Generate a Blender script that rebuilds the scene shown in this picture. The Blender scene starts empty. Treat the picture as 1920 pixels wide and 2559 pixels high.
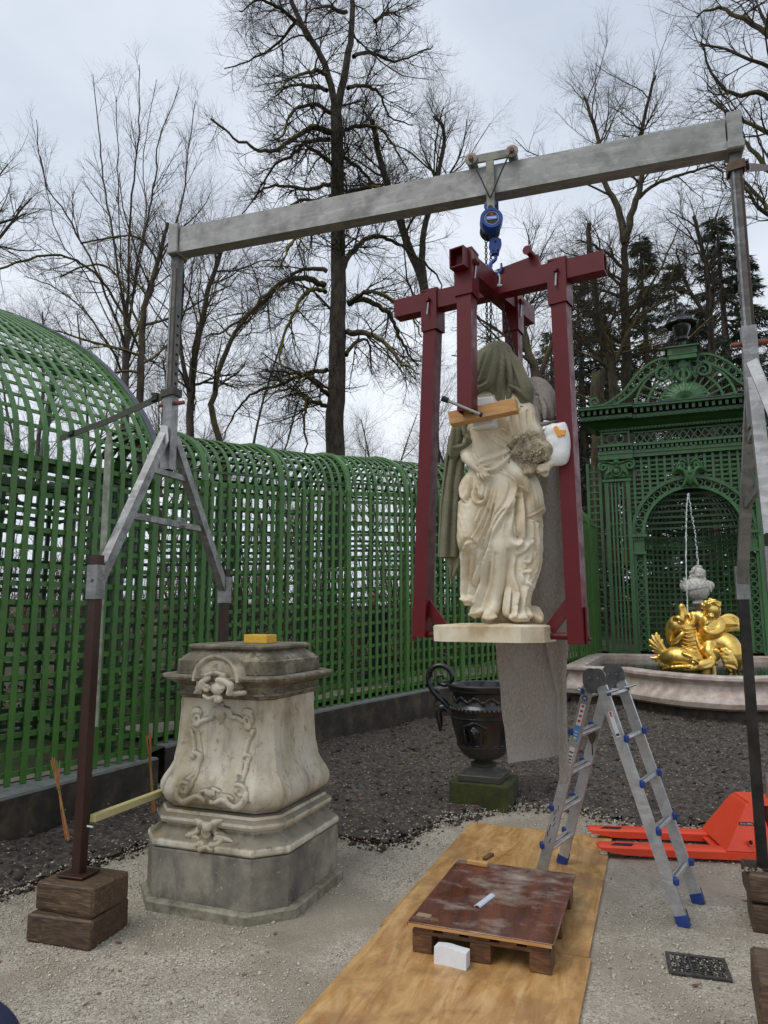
import bpy, math, random
import numpy as np
from math import sin, cos, pi, radians
rng = np.random.default_rng(7)
random.seed(7)
scene = bpy.context.scene
col = scene.collection

# ------------------------------------------------------------------ camera
F_PX, HZ, CAM_H = 1775.0, 1540.0, 1.9
PITCH = math.atan((HZ - 1279.5) / F_PX)
YAW = radians(20.8)
cd = bpy.data.cameras.new('camera'); cam = bpy.data.objects.new('camera', cd); col.objects.link(cam)
cam.location = (0, 0, CAM_H); cam.rotation_euler = (pi / 2 + PITCH, 0, YAW)
cd.sensor_fit = 'HORIZONTAL'; cd.sensor_width = 36.0; cd.lens = 36.0 * F_PX / 1920.0
cd.clip_start = 0.05; cd.clip_end = 2000
scene.camera = cam

# ------------------------------------------------------------------ overcast sky, soft sun, exposure
SUN_EL, SUN_AZ = radians(58), radians(215)
w = bpy.data.worlds.new('World'); scene.world = w; w.use_nodes = True
nt = w.node_tree; nt.nodes.clear()
def wn(t, **k):
    n = nt.nodes.new(t)
    for a, b in k.items(): setattr(n, a, b)
    return n
out = wn('ShaderNodeOutputWorld'); bg = wn('ShaderNodeBackground'); bg.inputs[1].default_value = 0.1
sky = wn('ShaderNodeTexSky', sky_type='NISHITA', sun_disc=False, sun_elevation=SUN_EL, sun_rotation=SUN_AZ,
         air_density=1.6, dust_density=4.0, ozone_density=1.0)
tc = wn('ShaderNodeTexCoord'); mp = wn('ShaderNodeMapping'); mp.inputs['Scale'].default_value = (1.0, 1.0, 2.0)
no = wn('ShaderNodeTexNoise'); no.inputs['Scale'].default_value = 1.7; no.inputs['Detail'].default_value = 5; no.inputs['Roughness'].default_value = .5
rp = wn('ShaderNodeValToRGB')
rp.color_ramp.elements[0].position = .36; rp.color_ramp.elements[0].color = (.52, .59, .70, 1)
rp.color_ramp.elements[1].position = .64; rp.color_ramp.elements[1].color = (.80, .85, .93, 1)
sc_ = wn('ShaderNodeVectorMath', operation='SCALE'); sc_.inputs['Scale'].default_value = 9.0
hs = wn('ShaderNodeHueSaturation'); hs.inputs['Saturation'].default_value = .35
mx = wn('ShaderNodeMix', data_type='RGBA'); mx.inputs[0].default_value = .90
L = nt.links.new
sx_ = wn('ShaderNodeSeparateXYZ'); gr = wn('ShaderNodeValToRGB'); gr.color_ramp.elements[0].position = .0; gr.color_ramp.elements[0].color = (1.28, 1.25, 1.2, 1)
gr.color_ramp.elements[1].position = .62; gr.color_ramp.elements[1].color = (.90, .91, .93, 1); mu = wn('ShaderNodeMix', data_type='RGBA', blend_type='MULTIPLY'); mu.inputs[0].default_value = 1.
L(tc.outputs['Generated'], sx_.inputs[0]); L(sx_.outputs[2], gr.inputs[0]); L(rp.outputs[0], mu.inputs[6]); L(gr.outputs[0], mu.inputs[7])
L(tc.outputs['Generated'], mp.inputs[0]); L(mp.outputs[0], no.inputs['Vector']); L(no.outputs[0], rp.inputs[0])
L(mu.outputs[2], sc_.inputs[0]); L(sky.outputs[0], hs.inputs['Color'])
L(hs.outputs[0], mx.inputs[6]); L(sc_.outputs[0], mx.inputs[7]); L(mx.outputs[2], bg.inputs[0]); L(bg.outputs[0], out.inputs[0])
sl = bpy.data.lights.new('sun', 'SUN'); sl.energy = 1.1; sl.angle = radians(35); sl.color = (1, .97, .93)
so = bpy.data.objects.new('sun', sl); col.objects.link(so)
so.rotation_euler = (pi / 2 - SUN_EL, 0, radians(-35)); so.location = (0, 0, 30)
vs = scene.view_settings; vs.view_transform = 'Standard'; vs.look = 'None'; vs.exposure = 0.36; vs.gamma = 1.0
vs.use_curve_mapping = False

# ------------------------------------------------------------------ photo pixels (1920 x 2559) to directions
CP = np.array([0, 0, CAM_H])
def ray(x, y):
    u = (x - 960) / F_PX; v = (1279.5 - y) / F_PX
    f = cos(PITCH) - v * sin(PITCH); z = sin(PITCH) + v * cos(PITCH)
    c, s = cos(YAW), sin(YAW)
    return np.array([u * c - f * s, u * s + f * c, z])
def onZ(x, y, z=0.): d = ray(x, y); return CP + d * ((z - CAM_H) / d[2])
def onY(x, y, Y): d = ray(x, y); return CP + d * (Y / d[1])
def onX(x, y, X): d = ray(x, y); return CP + d * (X / d[0])
def onP(x, y, p0, n): d = ray(x, y); return CP + d * (np.dot(np.asarray(p0) - CP, n) / np.dot(d, n))
def atD(x, y, D):                      # at horizontal distance D
    d = ray(x, y); return CP + d * (D / math.hypot(d[0], d[1]))
A3 = lambda *p: np.array(p, float)
def unit(v): v = np.asarray(v, float); return v / (np.linalg.norm(v) + 1e-12)

# ------------------------------------------------------------------ mesh builder
class MB:
    def __init__(s): s.v = []; s.f = []; s.n = 0
    def add(s, v, f):
        v = np.asarray(v, float).reshape(-1, 3); s.v.append(v)
        s.f.extend([tuple(i + s.n for i in q) for q in f]); s.n += len(v); return s
    def box(s, c, size, R=None, b=0.0):
        c = np.asarray(c, float); h = np.asarray(size, float) / 2
        if b <= 0:
            v = np.array([(x, y, z) for x in (-1, 1) for y in (-1, 1) for z in (-1, 1)]) * h
            f = [(0, 1, 3, 2), (4, 6, 7, 5), (0, 4, 5, 1), (2, 3, 7, 6), (0, 2, 6, 4), (1, 5, 7, 3)]
        else:
            v = []; idx = {}
            for sx in (-1, 1):
                for sy in (-1, 1):
                    for sz in (-1, 1):
                        for ax in range(3):
                            p = np.array([sx, sy, sz]) * (h - b); p[ax] = (sx, sy, sz)[ax] * h[ax]
                            idx[(sx, sy, sz, ax)] = len(v); v.append(p)
            f = []
            for ax in range(3):
                for sg in (-1, 1):
                    o = [a for a in range(3) if a != ax]; q = []
                    for a, bb in ((-1, -1), (1, -1), (1, 1), (-1, 1)):
                        k = [0, 0, 0]; k[ax] = sg; k[o[0]] = a; k[o[1]] = bb; q.append(idx[(*k, ax)])
                    flip = (sg < 0) ^ (ax == 1)
                    f.append(tuple(q[::-1] if flip else q))
            for ax in range(3):
                o = [a for a in range(3) if a != ax]
                for a in (-1, 1):
                    for bb in (-1, 1):
                        k0 = [0, 0, 0]; k0[o[0]] = a; k0[o[1]] = bb; k1 = list(k0); k0[ax] = -1; k1[ax] = 1
                        q = [idx[(*k0, o[0])], idx[(*k1, o[0])], idx[(*k1, o[1])], idx[(*k0, o[1])]]
                        if (a * bb > 0) ^ (ax == 1): q = q[::-1]
                        f.append(tuple(q))
            for sx in (-1, 1):
                for sy in (-1, 1):
                    for sz in (-1, 1):
                        q = [idx[(sx, sy, sz, a)] for a in range(3)]
                        f.append(tuple(q if sx * sy * sz > 0 else q[::-1]))
            v = np.array(v)
        if R is not None: v = v @ np.asarray(R).T
        return s.add(v + c, f)
    def bar(s, p0, p1, w, h, up=(0, 0, 1), b=0.0):
        p0 = np.asarray(p0, float); p1 = np.asarray(p1, float); t = unit(p1 - p0)
        up = np.asarray(up, float)
        if abs(np.dot(unit(up), t)) > .99: up = A3(0, 1, 0)
        x = unit(np.cross(t, up)); u = np.cross(x, t)
        return s.box((p0 + p1) / 2, (w, np.linalg.norm(p1 - p0), h), np.stack([x, t, u], 1), b)
    def sweep(s, pts, sec, up=(0, 0, 1), scale=None, closed=False, caps=True, ups=None):
        pts = np.asarray(pts, float); sec = np.asarray(sec, float); m = len(pts); k = len(sec)
        if closed: tn = np.roll(pts, -1, 0) - np.roll(pts, 1, 0)
        else: tn = np.gradient(pts, axis=0)
        tn /= np.linalg.norm(tn, axis=1)[:, None] + 1e-12
        U = np.tile(np.asarray(up, float), (m, 1)) if ups is None else np.asarray(ups, float)
        X = np.cross(tn, U); X /= np.linalg.norm(X, axis=1)[:, None] + 1e-12
        U = np.cross(X, tn)
        sc = np.ones(m) if scale is None else np.asarray(scale, float)
        v = pts[:, None] + (X[:, None] * sec[None, :, :1] + U[:, None] * sec[None, :, 1:2]) * sc[:, None, None]
        f = []
        for i in range(m if closed else m - 1):
            j = (i + 1) % m
            for a in range(k):
                b_ = (a + 1) % k; f.append((i * k + a, i * k + b_, j * k + b_, j * k + a))
        if caps and not closed: f.append(tuple(range(k))[::-1]); f.append(tuple((m - 1) * k + a for a in range(k)))
        return s.add(v, f)
    def tube(s, pts, r, n=8, **kw):
        pts = np.asarray(pts, float); r = np.broadcast_to(np.asarray(r, float), (len(pts),))
        a = np.arange(n) * 2 * pi / n
        return s.sweep(pts, np.stack([np.cos(a), np.sin(a)], 1), scale=r, ups=pframes(pts, kw.get('closed', False)), **kw)
    def lathe(s, prof, n=32, c=(0, 0, 0), R=None, a0=0., a1=2 * pi, mod=None):
        full = abs(a1 - a0 - 2 * pi) < 1e-6; m = n if full else n + 1
        an = a0 + (a1 - a0) * np.arange(m) / n; P = np.asarray(prof, float); k = len(P)
        r = P[:, 0][None] * (np.ones((m, 1)) if mod is None else mod(an)[:, None])
        v = np.stack([r * np.cos(an)[:, None], r * np.sin(an)[:, None], np.tile(P[:, 1], (m, 1))], -1).reshape(-1, 3)
        if R is not None: v = v @ np.asarray(R).T
        f = []
        for i in range(m if full else m - 1):
            j = (i + 1) % m
            for a in range(k - 1): f.append((i * k + a, j * k + a, j * k + a + 1, i * k + a + 1))
        return s.add(v + np.asarray(c, float), f)
    def loft(s, rings, caps=True):
        k = len(rings[0]); v = np.concatenate([np.asarray(r, float) for r in rings]); f = []
        for i in range(len(rings) - 1):
            for a in range(k): b_ = (a + 1) % k; f.append((i * k + a, i * k + b_, (i + 1) * k + b_, (i + 1) * k + a))
        if caps: f.append(tuple(range(k))[::-1]); f.append(tuple((len(rings) - 1) * k + a for a in range(k)))
        return s.add(v, f)
    def prism(s, poly, o, ex, ey, ez, d):       # polygon in plane (ex, ey) at o, extruded d along ez
        o, ex, ey, ez = (np.asarray(q, float) for q in (o, ex, ey, ez)); P = np.asarray(poly, float)
        a = o + P[:, :1] * ex + P[:, 1:2] * ey
        return s.loft([a, a + ez * d])
    def ring(s, r, w, d, o, ex, ey, ez, n=20, a0=0., a1=2 * pi):
        full = abs(a1 - a0 - 2 * pi) < 1e-6; m = n if full else n + 1
        an = a0 + (a1 - a0) * np.arange(m) / n; o, ex, ey, ez = (np.asarray(q, float) for q in (o, ex, ey, ez))
        dr = np.cos(an)[:, None] * ex + np.sin(an)[:, None] * ey
        v = np.stack([o + dr * (r - w / 2), o + dr * (r + w / 2), o + dr * (r + w / 2) + ez * d, o + dr * (r - w / 2) + ez * d], 1)
        f = []
        for i in range(m if full else m - 1):
            j = (i + 1) % m
            for a in range(4): b_ = (a + 1) % 4; f.append((i * 4 + a, i * 4 + b_, j * 4 + b_, j * 4 + a))
        if not full: f += [(3, 2, 1, 0), tuple((m - 1) * 4 + a for a in range(4))]
        return s.add(v, f)
    def ball(s, c, r, R=None, n=10, m=7):
        r = np.broadcast_to(np.asarray(r, float), (3,)); v = []; f = []
        for i in range(m + 1):
            t = pi * i / m
            for j in range(n): p = 2 * pi * j / n; v.append((sin(t) * cos(p), sin(t) * sin(p), cos(t)))
        v = np.array(v) * r
        if R is not None: v = v @ np.asarray(R).T
        for i in range(m):
            for j in range(n):
                q = (i * n + j, (i + 1) * n + j, (i + 1) * n + (j + 1) % n, i * n + (j + 1) % n)
                f.append(q)
        return s.add(v + np.asarray(c, float), f)
    def build(s, name, m, parent=None, smooth=0, origin=None):
        v = np.concatenate(s.v) if s.v else np.zeros((0, 3))
        return mesh_obj(name, v, s.f, m, parent, smooth, origin)

def pframes(pts, closed=False):
    pts = np.asarray(pts, float); t = np.gradient(pts, axis=0)
    if closed: t = np.roll(pts, -1, 0) - np.roll(pts, 1, 0)
    t /= np.linalg.norm(t, axis=1)[:, None] + 1e-12
    u = A3(0, 0, 1) if abs(t[0, 2]) < .9 else A3(1, 0, 0)
    res = []
    for k in range(len(pts)):
        u = u - t[k] * np.dot(u, t[k]); u = unit(u); res.append(u)
    return np.array(res)

def mesh_obj(name, v, f, m, parent=None, smooth=0, origin=None):
    v = np.asarray(v, float)
    if parent is not None and origin is None: origin = WLOC.get(parent.name, A3(0, 0, 0))
    if origin is None: origin = A3(v[:, 0].mean(), v[:, 1].mean(), v[:, 2].min()) if len(v) else A3(0, 0, 0)
    origin = np.asarray(origin, float)
    me = bpy.data.meshes.new(name)
    if isinstance(f, np.ndarray):
        k = f.shape[1]; me.vertices.add(len(v)); me.vertices.foreach_set('co', (v - origin).astype(np.float32).ravel())
        me.loops.add(f.size); me.loops.foreach_set('vertex_index', f.astype(np.int32).ravel())
        me.polygons.add(len(f)); me.polygons.foreach_set('loop_start', np.arange(0, f.size, k, dtype=np.int32))
        me.update(calc_edges=True)
    else:
        me.from_pydata((v - origin).tolist(), [], f); me.update()
    if m is not None: me.materials.append(m)
    if smooth:
        me.polygons.foreach_set('use_smooth', np.ones(len(me.polygons), bool))
        if smooth < 180: me.set_sharp_from_angle(angle=radians(smooth))
    o = bpy.data.objects.new(name, me); col.objects.link(o)
    if parent is not None:
        o.parent = parent; o.location = origin - WLOC.get(parent.name, A3(0, 0, 0))
    else: o.location = origin
    WLOC[o.name] = origin
    return o
WLOC = {}
def thing(name, label, cat, loc=(0, 0, 0), group=None):
    o = bpy.data.objects.new(name, None); col.objects.link(o); o.location = loc; o.empty_display_size = .1
    WLOC[o.name] = np.asarray(loc, float)
    o['label'] = label; o['category'] = cat
    if group: o['group'] = group
    return o
def tag(o, label, cat, group=None, kind=None):
    o['label'] = label; o['category'] = cat
    if group: o['group'] = group
    if kind: o['kind'] = kind
    return o
def struct(o): o['kind'] = 'structure'; return o
def rotz(a): return np.array([[cos(a), -sin(a), 0], [sin(a), cos(a), 0], [0, 0, 1.]])
def rotx(a): return np.array([[1, 0, 0], [0, cos(a), -sin(a)], [0, sin(a), cos(a)]])
def roty(a): return np.array([[cos(a), 0, sin(a)], [0, 1, 0], [-sin(a), 0, cos(a)]])
def spline(P, n, closed=False):         # Catmull-Rom through P, n samples per span
    P = np.asarray(P, float); m = len(P); o = []
    for i in range(m if closed else m - 1):
        if closed: a, b, c, d = P[(i - 1) % m], P[i], P[(i + 1) % m], P[(i + 2) % m]
        else: a, b, c, d = P[max(i - 1, 0)], P[i], P[i + 1], P[min(i + 2, m - 1)]
        for t in np.arange(n) / n:
            o.append(.5 * (2 * b + (c - a) * t + (2 * a - 5 * b + 4 * c - d) * t * t + (3 * b - a - 3 * c + d) * t ** 3))
    if not closed: o.append(P[-1])
    return np.array(o)
def resample(P, step):
    P = np.asarray(P, float); s = np.r_[0, np.cumsum(np.linalg.norm(np.diff(P, axis=0), axis=1))]
    n = max(2, int(round(s[-1] / step)) + 1); t = np.linspace(0, s[-1], n)
    return np.stack([np.interp(t, s, P[:, k]) for k in range(P.shape[1])], 1)
def spiral(c, ex, ey, r0, r1, turns, a0=0., n=24, sgn=1):
    t = np.linspace(0, 1, n); a = a0 + sgn * turns * 2 * pi * t; r = r0 + (r1 - r0) * t ** .8
    return np.asarray(c)[None] + r[:, None] * (np.cos(a)[:, None] * np.asarray(ex) + np.sin(a)[:, None] * np.asarray(ey))
def vnoise(p, f=1., seed=0, oct=3):     # cheap smooth pseudo noise
    p = np.asarray(p, float) * f; r = np.random.default_rng(seed); o = np.zeros(len(p)); a = 1.
    for k in range(oct):
        for q in range(4):
            d = r.normal(size=p.shape[1]); o += a * np.sin(p @ d * 2 + r.uniform(0, 6.28)) / 4
        p = p * 2.03; a *= .5
    return o

# ------------------------------------------------------------------ sculpting field: smooth unions on a grid
class SDF:
    def __init__(s, lo, hi, h):
        s.lo = np.asarray(lo, float); s.h = h; s.n = np.ceil((np.asarray(hi) - s.lo) / h).astype(int) + 1
        s.d = np.full(s.n, .3, np.float32)
    def _box(s, a, b):
        i = np.clip(np.floor((a - s.lo) / s.h).astype(int), 0, s.n); j = np.clip(np.ceil((b - s.lo) / s.h).astype(int) + 1, 0, s.n)
        if (j <= i).any(): return None
        g = [s.lo[k] + s.h * np.arange(i[k], j[k]) for k in range(3)]
        return tuple(slice(i[k], j[k]) for k in range(3)), g[0][:, None, None], g[1][None, :, None], g[2][None, None, :]
    def _put(s, sl, d, k, cut=False):
        a = s.d[sl]
        if cut: s.d[sl] = np.maximum(a, -d); return
        if k <= 0: s.d[sl] = np.minimum(a, d); return
        hh = np.clip(.5 + .5 * (a - d) / k, 0, 1); s.d[sl] = a + (d - a) * hh - k * hh * (1 - hh)
    def seg(s, a, b, ra, rb, k=.02, cut=False):
        a = np.asarray(a, float); b = np.asarray(b, float); m = max(ra, rb) + k + 3 * s.h
        q = s._box(np.minimum(a, b) - m, np.maximum(a, b) + m)
        if q is None: return s
        sl, x, y, z = q; ab = b - a; L2 = ab @ ab + 1e-12
        px, py, pz = x - a[0], y - a[1], z - a[2]
        t = np.clip((px * ab[0] + py * ab[1] + pz * ab[2]) / L2, 0, 1)
        d = np.sqrt((px - t * ab[0]) ** 2 + (py - t * ab[1]) ** 2 + (pz - t * ab[2]) ** 2) - (ra + (rb - ra) * t)
        s._put(sl, d, k, cut); return s
    def chain(s, P, R, k=.02, n=0, cut=False):
        P = np.asarray(P, float); R = np.broadcast_to(np.asarray(R, float), (len(P),))
        if n:
            PR = spline(np.c_[P, R], n); P, R = PR[:, :3], PR[:, 3]
        for i in range(len(P) - 1): s.seg(P[i], P[i + 1], max(R[i], .001), max(R[i + 1], .001), k, cut)
        return s
    def ell(s, c, r, R=None, k=.02, cut=False):
        c = np.asarray(c, float); r = np.broadcast_to(np.asarray(r, float), (3,)); m = r.max() + k + 3 * s.h
        q = s._box(c - m, c + m)
        if q is None: return s
        sl, x, y, z = q; px, py, pz = x - c[0], y - c[1], z - c[2]
        if R is not None:
            R = np.asarray(R); px, py, pz = (R[0, i] * px + R[1, i] * py + R[2, i] * pz for i in range(3))
        k0 = np.sqrt((px / r[0]) ** 2 + (py / r[1]) ** 2 + (pz / r[2]) ** 2)
        k1 = np.sqrt((px / r[0] ** 2) ** 2 + (py / r[1] ** 2) ** 2 + (pz / r[2] ** 2) ** 2) + 1e-9
        s._put(sl, k0 * (k0 - 1) / k1, k, cut); return s
    def slab(s, c, size, R=None, rd=.01, k=.01, cut=False):
        c = np.asarray(c, float); hs_ = np.asarray(size, float) / 2 - rd; m = np.linalg.norm(hs_) + rd + k + 3 * s.h
        q = s._box(c - m, c + m)
        if q is None: return s
        sl, x, y, z = q; px, py, pz = x - c[0], y - c[1], z - c[2]
        if R is not None:
            R = np.asarray(R); px, py, pz = (R[0, i] * px + R[1, i] * py + R[2, i] * pz for i in range(3))
        a, b, e = np.abs(px) - hs_[0], np.abs(py) - hs_[1], np.abs(pz) - hs_[2]
        d = np.sqrt(np.maximum(a, 0) ** 2 + np.maximum(b, 0) ** 2 + np.maximum(e, 0) ** 2) + np.minimum(np.maximum(np.maximum(a, b), e), 0) - rd
        s._put(sl, d, k, cut); return s
    def mesh(s):
        d = s.d; n = s.n; inside = d < 0
        inside[0] = inside[-1] = False; inside[:, 0] = inside[:, -1] = False; inside[:, :, 0] = inside[:, :, -1] = False
        d = np.where(inside, d, np.maximum(d, 1e-4))
        sh = tuple(n - 1); acc = np.zeros(sh + (3,), np.float32); cnt = np.zeros(sh, np.float32)
        cor = [(i, j, k) for i in (0, 1) for j in (0, 1) for k in (0, 1)]
        sub = lambda A, c: A[c[0]:c[0] + sh[0], c[1]:c[1] + sh[1], c[2]:c[2] + sh[2]]
        tot = np.zeros(sh, np.int8)
        for c in cor: tot += sub(inside, c)
        act = np.argwhere((tot > 0) & (tot < 8))
        vals = np.stack([d[act[:, 0] + c[0], act[:, 1] + c[1], act[:, 2] + c[2]] for c in cor], 1)
        pos = np.zeros((len(act), 3)); ct = np.zeros(len(act))
        for a in range(8):
            for b in range(a + 1, 8):
                df = [cor[b][q] - cor[a][q] for q in range(3)]
                if sum(abs(q) for q in df) != 1: continue
                va, vb = vals[:, a], vals[:, b]; cr = (va < 0) != (vb < 0)
                t = np.where(cr, va / (va - vb + 1e-20), 0)
                p = np.array(cor[a])[None] + t[:, None] * np.array(df)[None]
                pos += np.where(cr[:, None], p, 0); ct += cr
        pos = pos / np.maximum(ct, 1)[:, None]
        ids = np.full(sh, -1, np.int64); ids[act[:, 0], act[:, 1], act[:, 2]] = np.arange(len(act))
        V = s.lo + (act + pos) * s.h; Q = []
        for ax in range(3):
            sl0 = [slice(None)] * 3; sl1 = [slice(None)] * 3; sl0[ax] = slice(0, -1); sl1[ax] = slice(1, None)
            a = inside[tuple(sl0)]; b = inside[tuple(sl1)]; e = np.argwhere(a != b); fl = a[e[:, 0], e[:, 1], e[:, 2]]
            u, v_ = [(1, 2), (2, 0), (0, 1)][ax]; ok = (e[:, u] > 0) & (e[:, v_] > 0) & (e[:, u] < sh[u]) & (e[:, v_] < sh[v_]); e = e[ok]; fl = fl[ok]
            du = np.zeros(3, int); dv = np.zeros(3, int); du[u] = 1; dv[v_] = 1
            g = lambda o: ids[o[:, 0], o[:, 1], o[:, 2]]
            q = np.stack([g(e - du - dv), g(e - dv), g(e), g(e - du)], 1)
            q[~fl] = q[~fl][:, ::-1]; Q.append(q)
        Q = np.concatenate(Q); Q = Q[(Q >= 0).all(1)]
        return V, Q
    def build(s, name, m, parent=None, origin=None, noise=None):
        V, Q = s.mesh()
        if noise is not None: V = V + noise(V)
        return mesh_obj(name, V, Q, m, parent, 180, origin)
# ------------------------------------------------------------------ materials
class NT:
    def __init__(s, name, rough=.6, metal=0., spec=.5):
        s.m = bpy.data.materials.new(name); s.m.use_nodes = True; s.t = s.m.node_tree
        s.b = s.t.nodes['Principled BSDF']; s.b.inputs['Roughness'].default_value = rough
        s.b.inputs['Metallic'].default_value = metal; s.b.inputs['Specular IOR Level'].default_value = spec
        s.geo = s.n('ShaderNodeNewGeometry'); s.pos = s.geo.outputs['Position']
    def n(s, t, **k):
        x = s.t.nodes.new(t)
        for a, b in k.items(): setattr(x, a, b)
        return x
    def l(s, a, b): s.t.links.new(a, b)
    def put(s, sock, v):
        if hasattr(v, 'node'): s.l(v, sock)
        elif isinstance(v, (tuple, list)) and len(v) == 3 and sock.type == 'RGBA': sock.default_value = (*v, 1)
        else: sock.default_value = v
    def map(s, scale=(1, 1, 1), rot=(0, 0, 0), vec=None):
        x = s.n('ShaderNodeMapping'); s.l(vec or s.pos, x.inputs[0]); x.inputs['Scale'].default_value = scale; x.inputs['Rotation'].default_value = rot
        return x.outputs[0]
    def noise(s, sc, det=4, ro=.55, vec=None, dist=0.):
        x = s.n('ShaderNodeTexNoise'); s.l(vec or s.pos, x.inputs['Vector']); x.inputs['Scale'].default_value = sc
        x.inputs['Detail'].default_value = det; x.inputs['Roughness'].default_value = ro; x.inputs['Distortion'].default_value = dist
        return x.outputs[0]
    def vor(s, sc, vec=None, out='Distance', feat='F1'):
        x = s.n('ShaderNodeTexVoronoi', feature=feat); s.l(vec or s.pos, x.inputs['Vector']); x.inputs['Scale'].default_value = sc
        return x.outputs[out]
    def wave(s, sc, vec=None, dist=3., det=2, dsc=1.):
        x = s.n('ShaderNodeTexWave'); s.l(vec or s.pos, x.inputs['Vector']); x.inputs['Scale'].default_value = sc
        x.inputs['Distortion'].default_value = dist; x.inputs['Detail'].default_value = det; x.inputs['Detail Scale'].default_value = dsc
        return x.outputs[1]
    def ramp(s, fac, *st):
        x = s.n('ShaderNodeValToRGB'); s.l(fac, x.inputs[0]); e = x.color_ramp.elements
        while len(e) < len(st): e.new(.5)
        for q, (p, c) in zip(e, st):
            q.position = p; q.color = (c, c, c, 1) if isinstance(c, (int, float)) else (*c, 1)
        return x.outputs[0]
    def mix(s, fac, a, b, mode='MIX'):
        x = s.n('ShaderNodeMix', data_type='RGBA', blend_type=mode); s.put(x.inputs[0], fac); s.put(x.inputs[6], a); s.put(x.inputs[7], b)
        return x.outputs[2]
    def math(s, op, a, b=0.):
        x = s.n('ShaderNodeMath', operation=op); s.put(x.inputs[0], a); s.put(x.inputs[1], b); return x.outputs[0]
    def up(s):                       # upward facing factor
        x = s.n('ShaderNodeSeparateXYZ'); s.l(s.geo.outputs['Normal'], x.inputs[0]); return x.outputs[2]
    def zc(s):
        x = s.n('ShaderNodeSeparateXYZ'); s.l(s.pos, x.inputs[0]); return x.outputs[2]
    def rnd(s):
        x = s.n('ShaderNodeObjectInfo'); return x.outputs['Random']
    def bump(s, h, st=.5, d=.01):
        x = s.n('ShaderNodeBump'); s.l(h, x.inputs['Height']); x.inputs['Strength'].default_value = st; x.inputs['Distance'].default_value = d
        s.l(x.outputs[0], s.b.inputs['Normal']); return s
    def col(s, c): s.put(s.b.inputs['Base Color'], c); return s
    def rough(s, r): s.put(s.b.inputs['Roughness'], r); return s
MT = {}
def simple(name, c, rough=.6, metal=0., var=.15, sc=20., bump=0., spec=.5):
    t = NT(name, rough, metal, spec); n = t.noise(sc, 4)
    t.col(t.mix(t.ramp(n, (.3, 0.), (.7, 1.)), tuple(q * (1 - var) for q in c), tuple(min(1, q * (1 + var)) for q in c)))
    if bump: t.bump(n, bump, .004)
    MT[name] = t.m; return t.m

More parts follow.
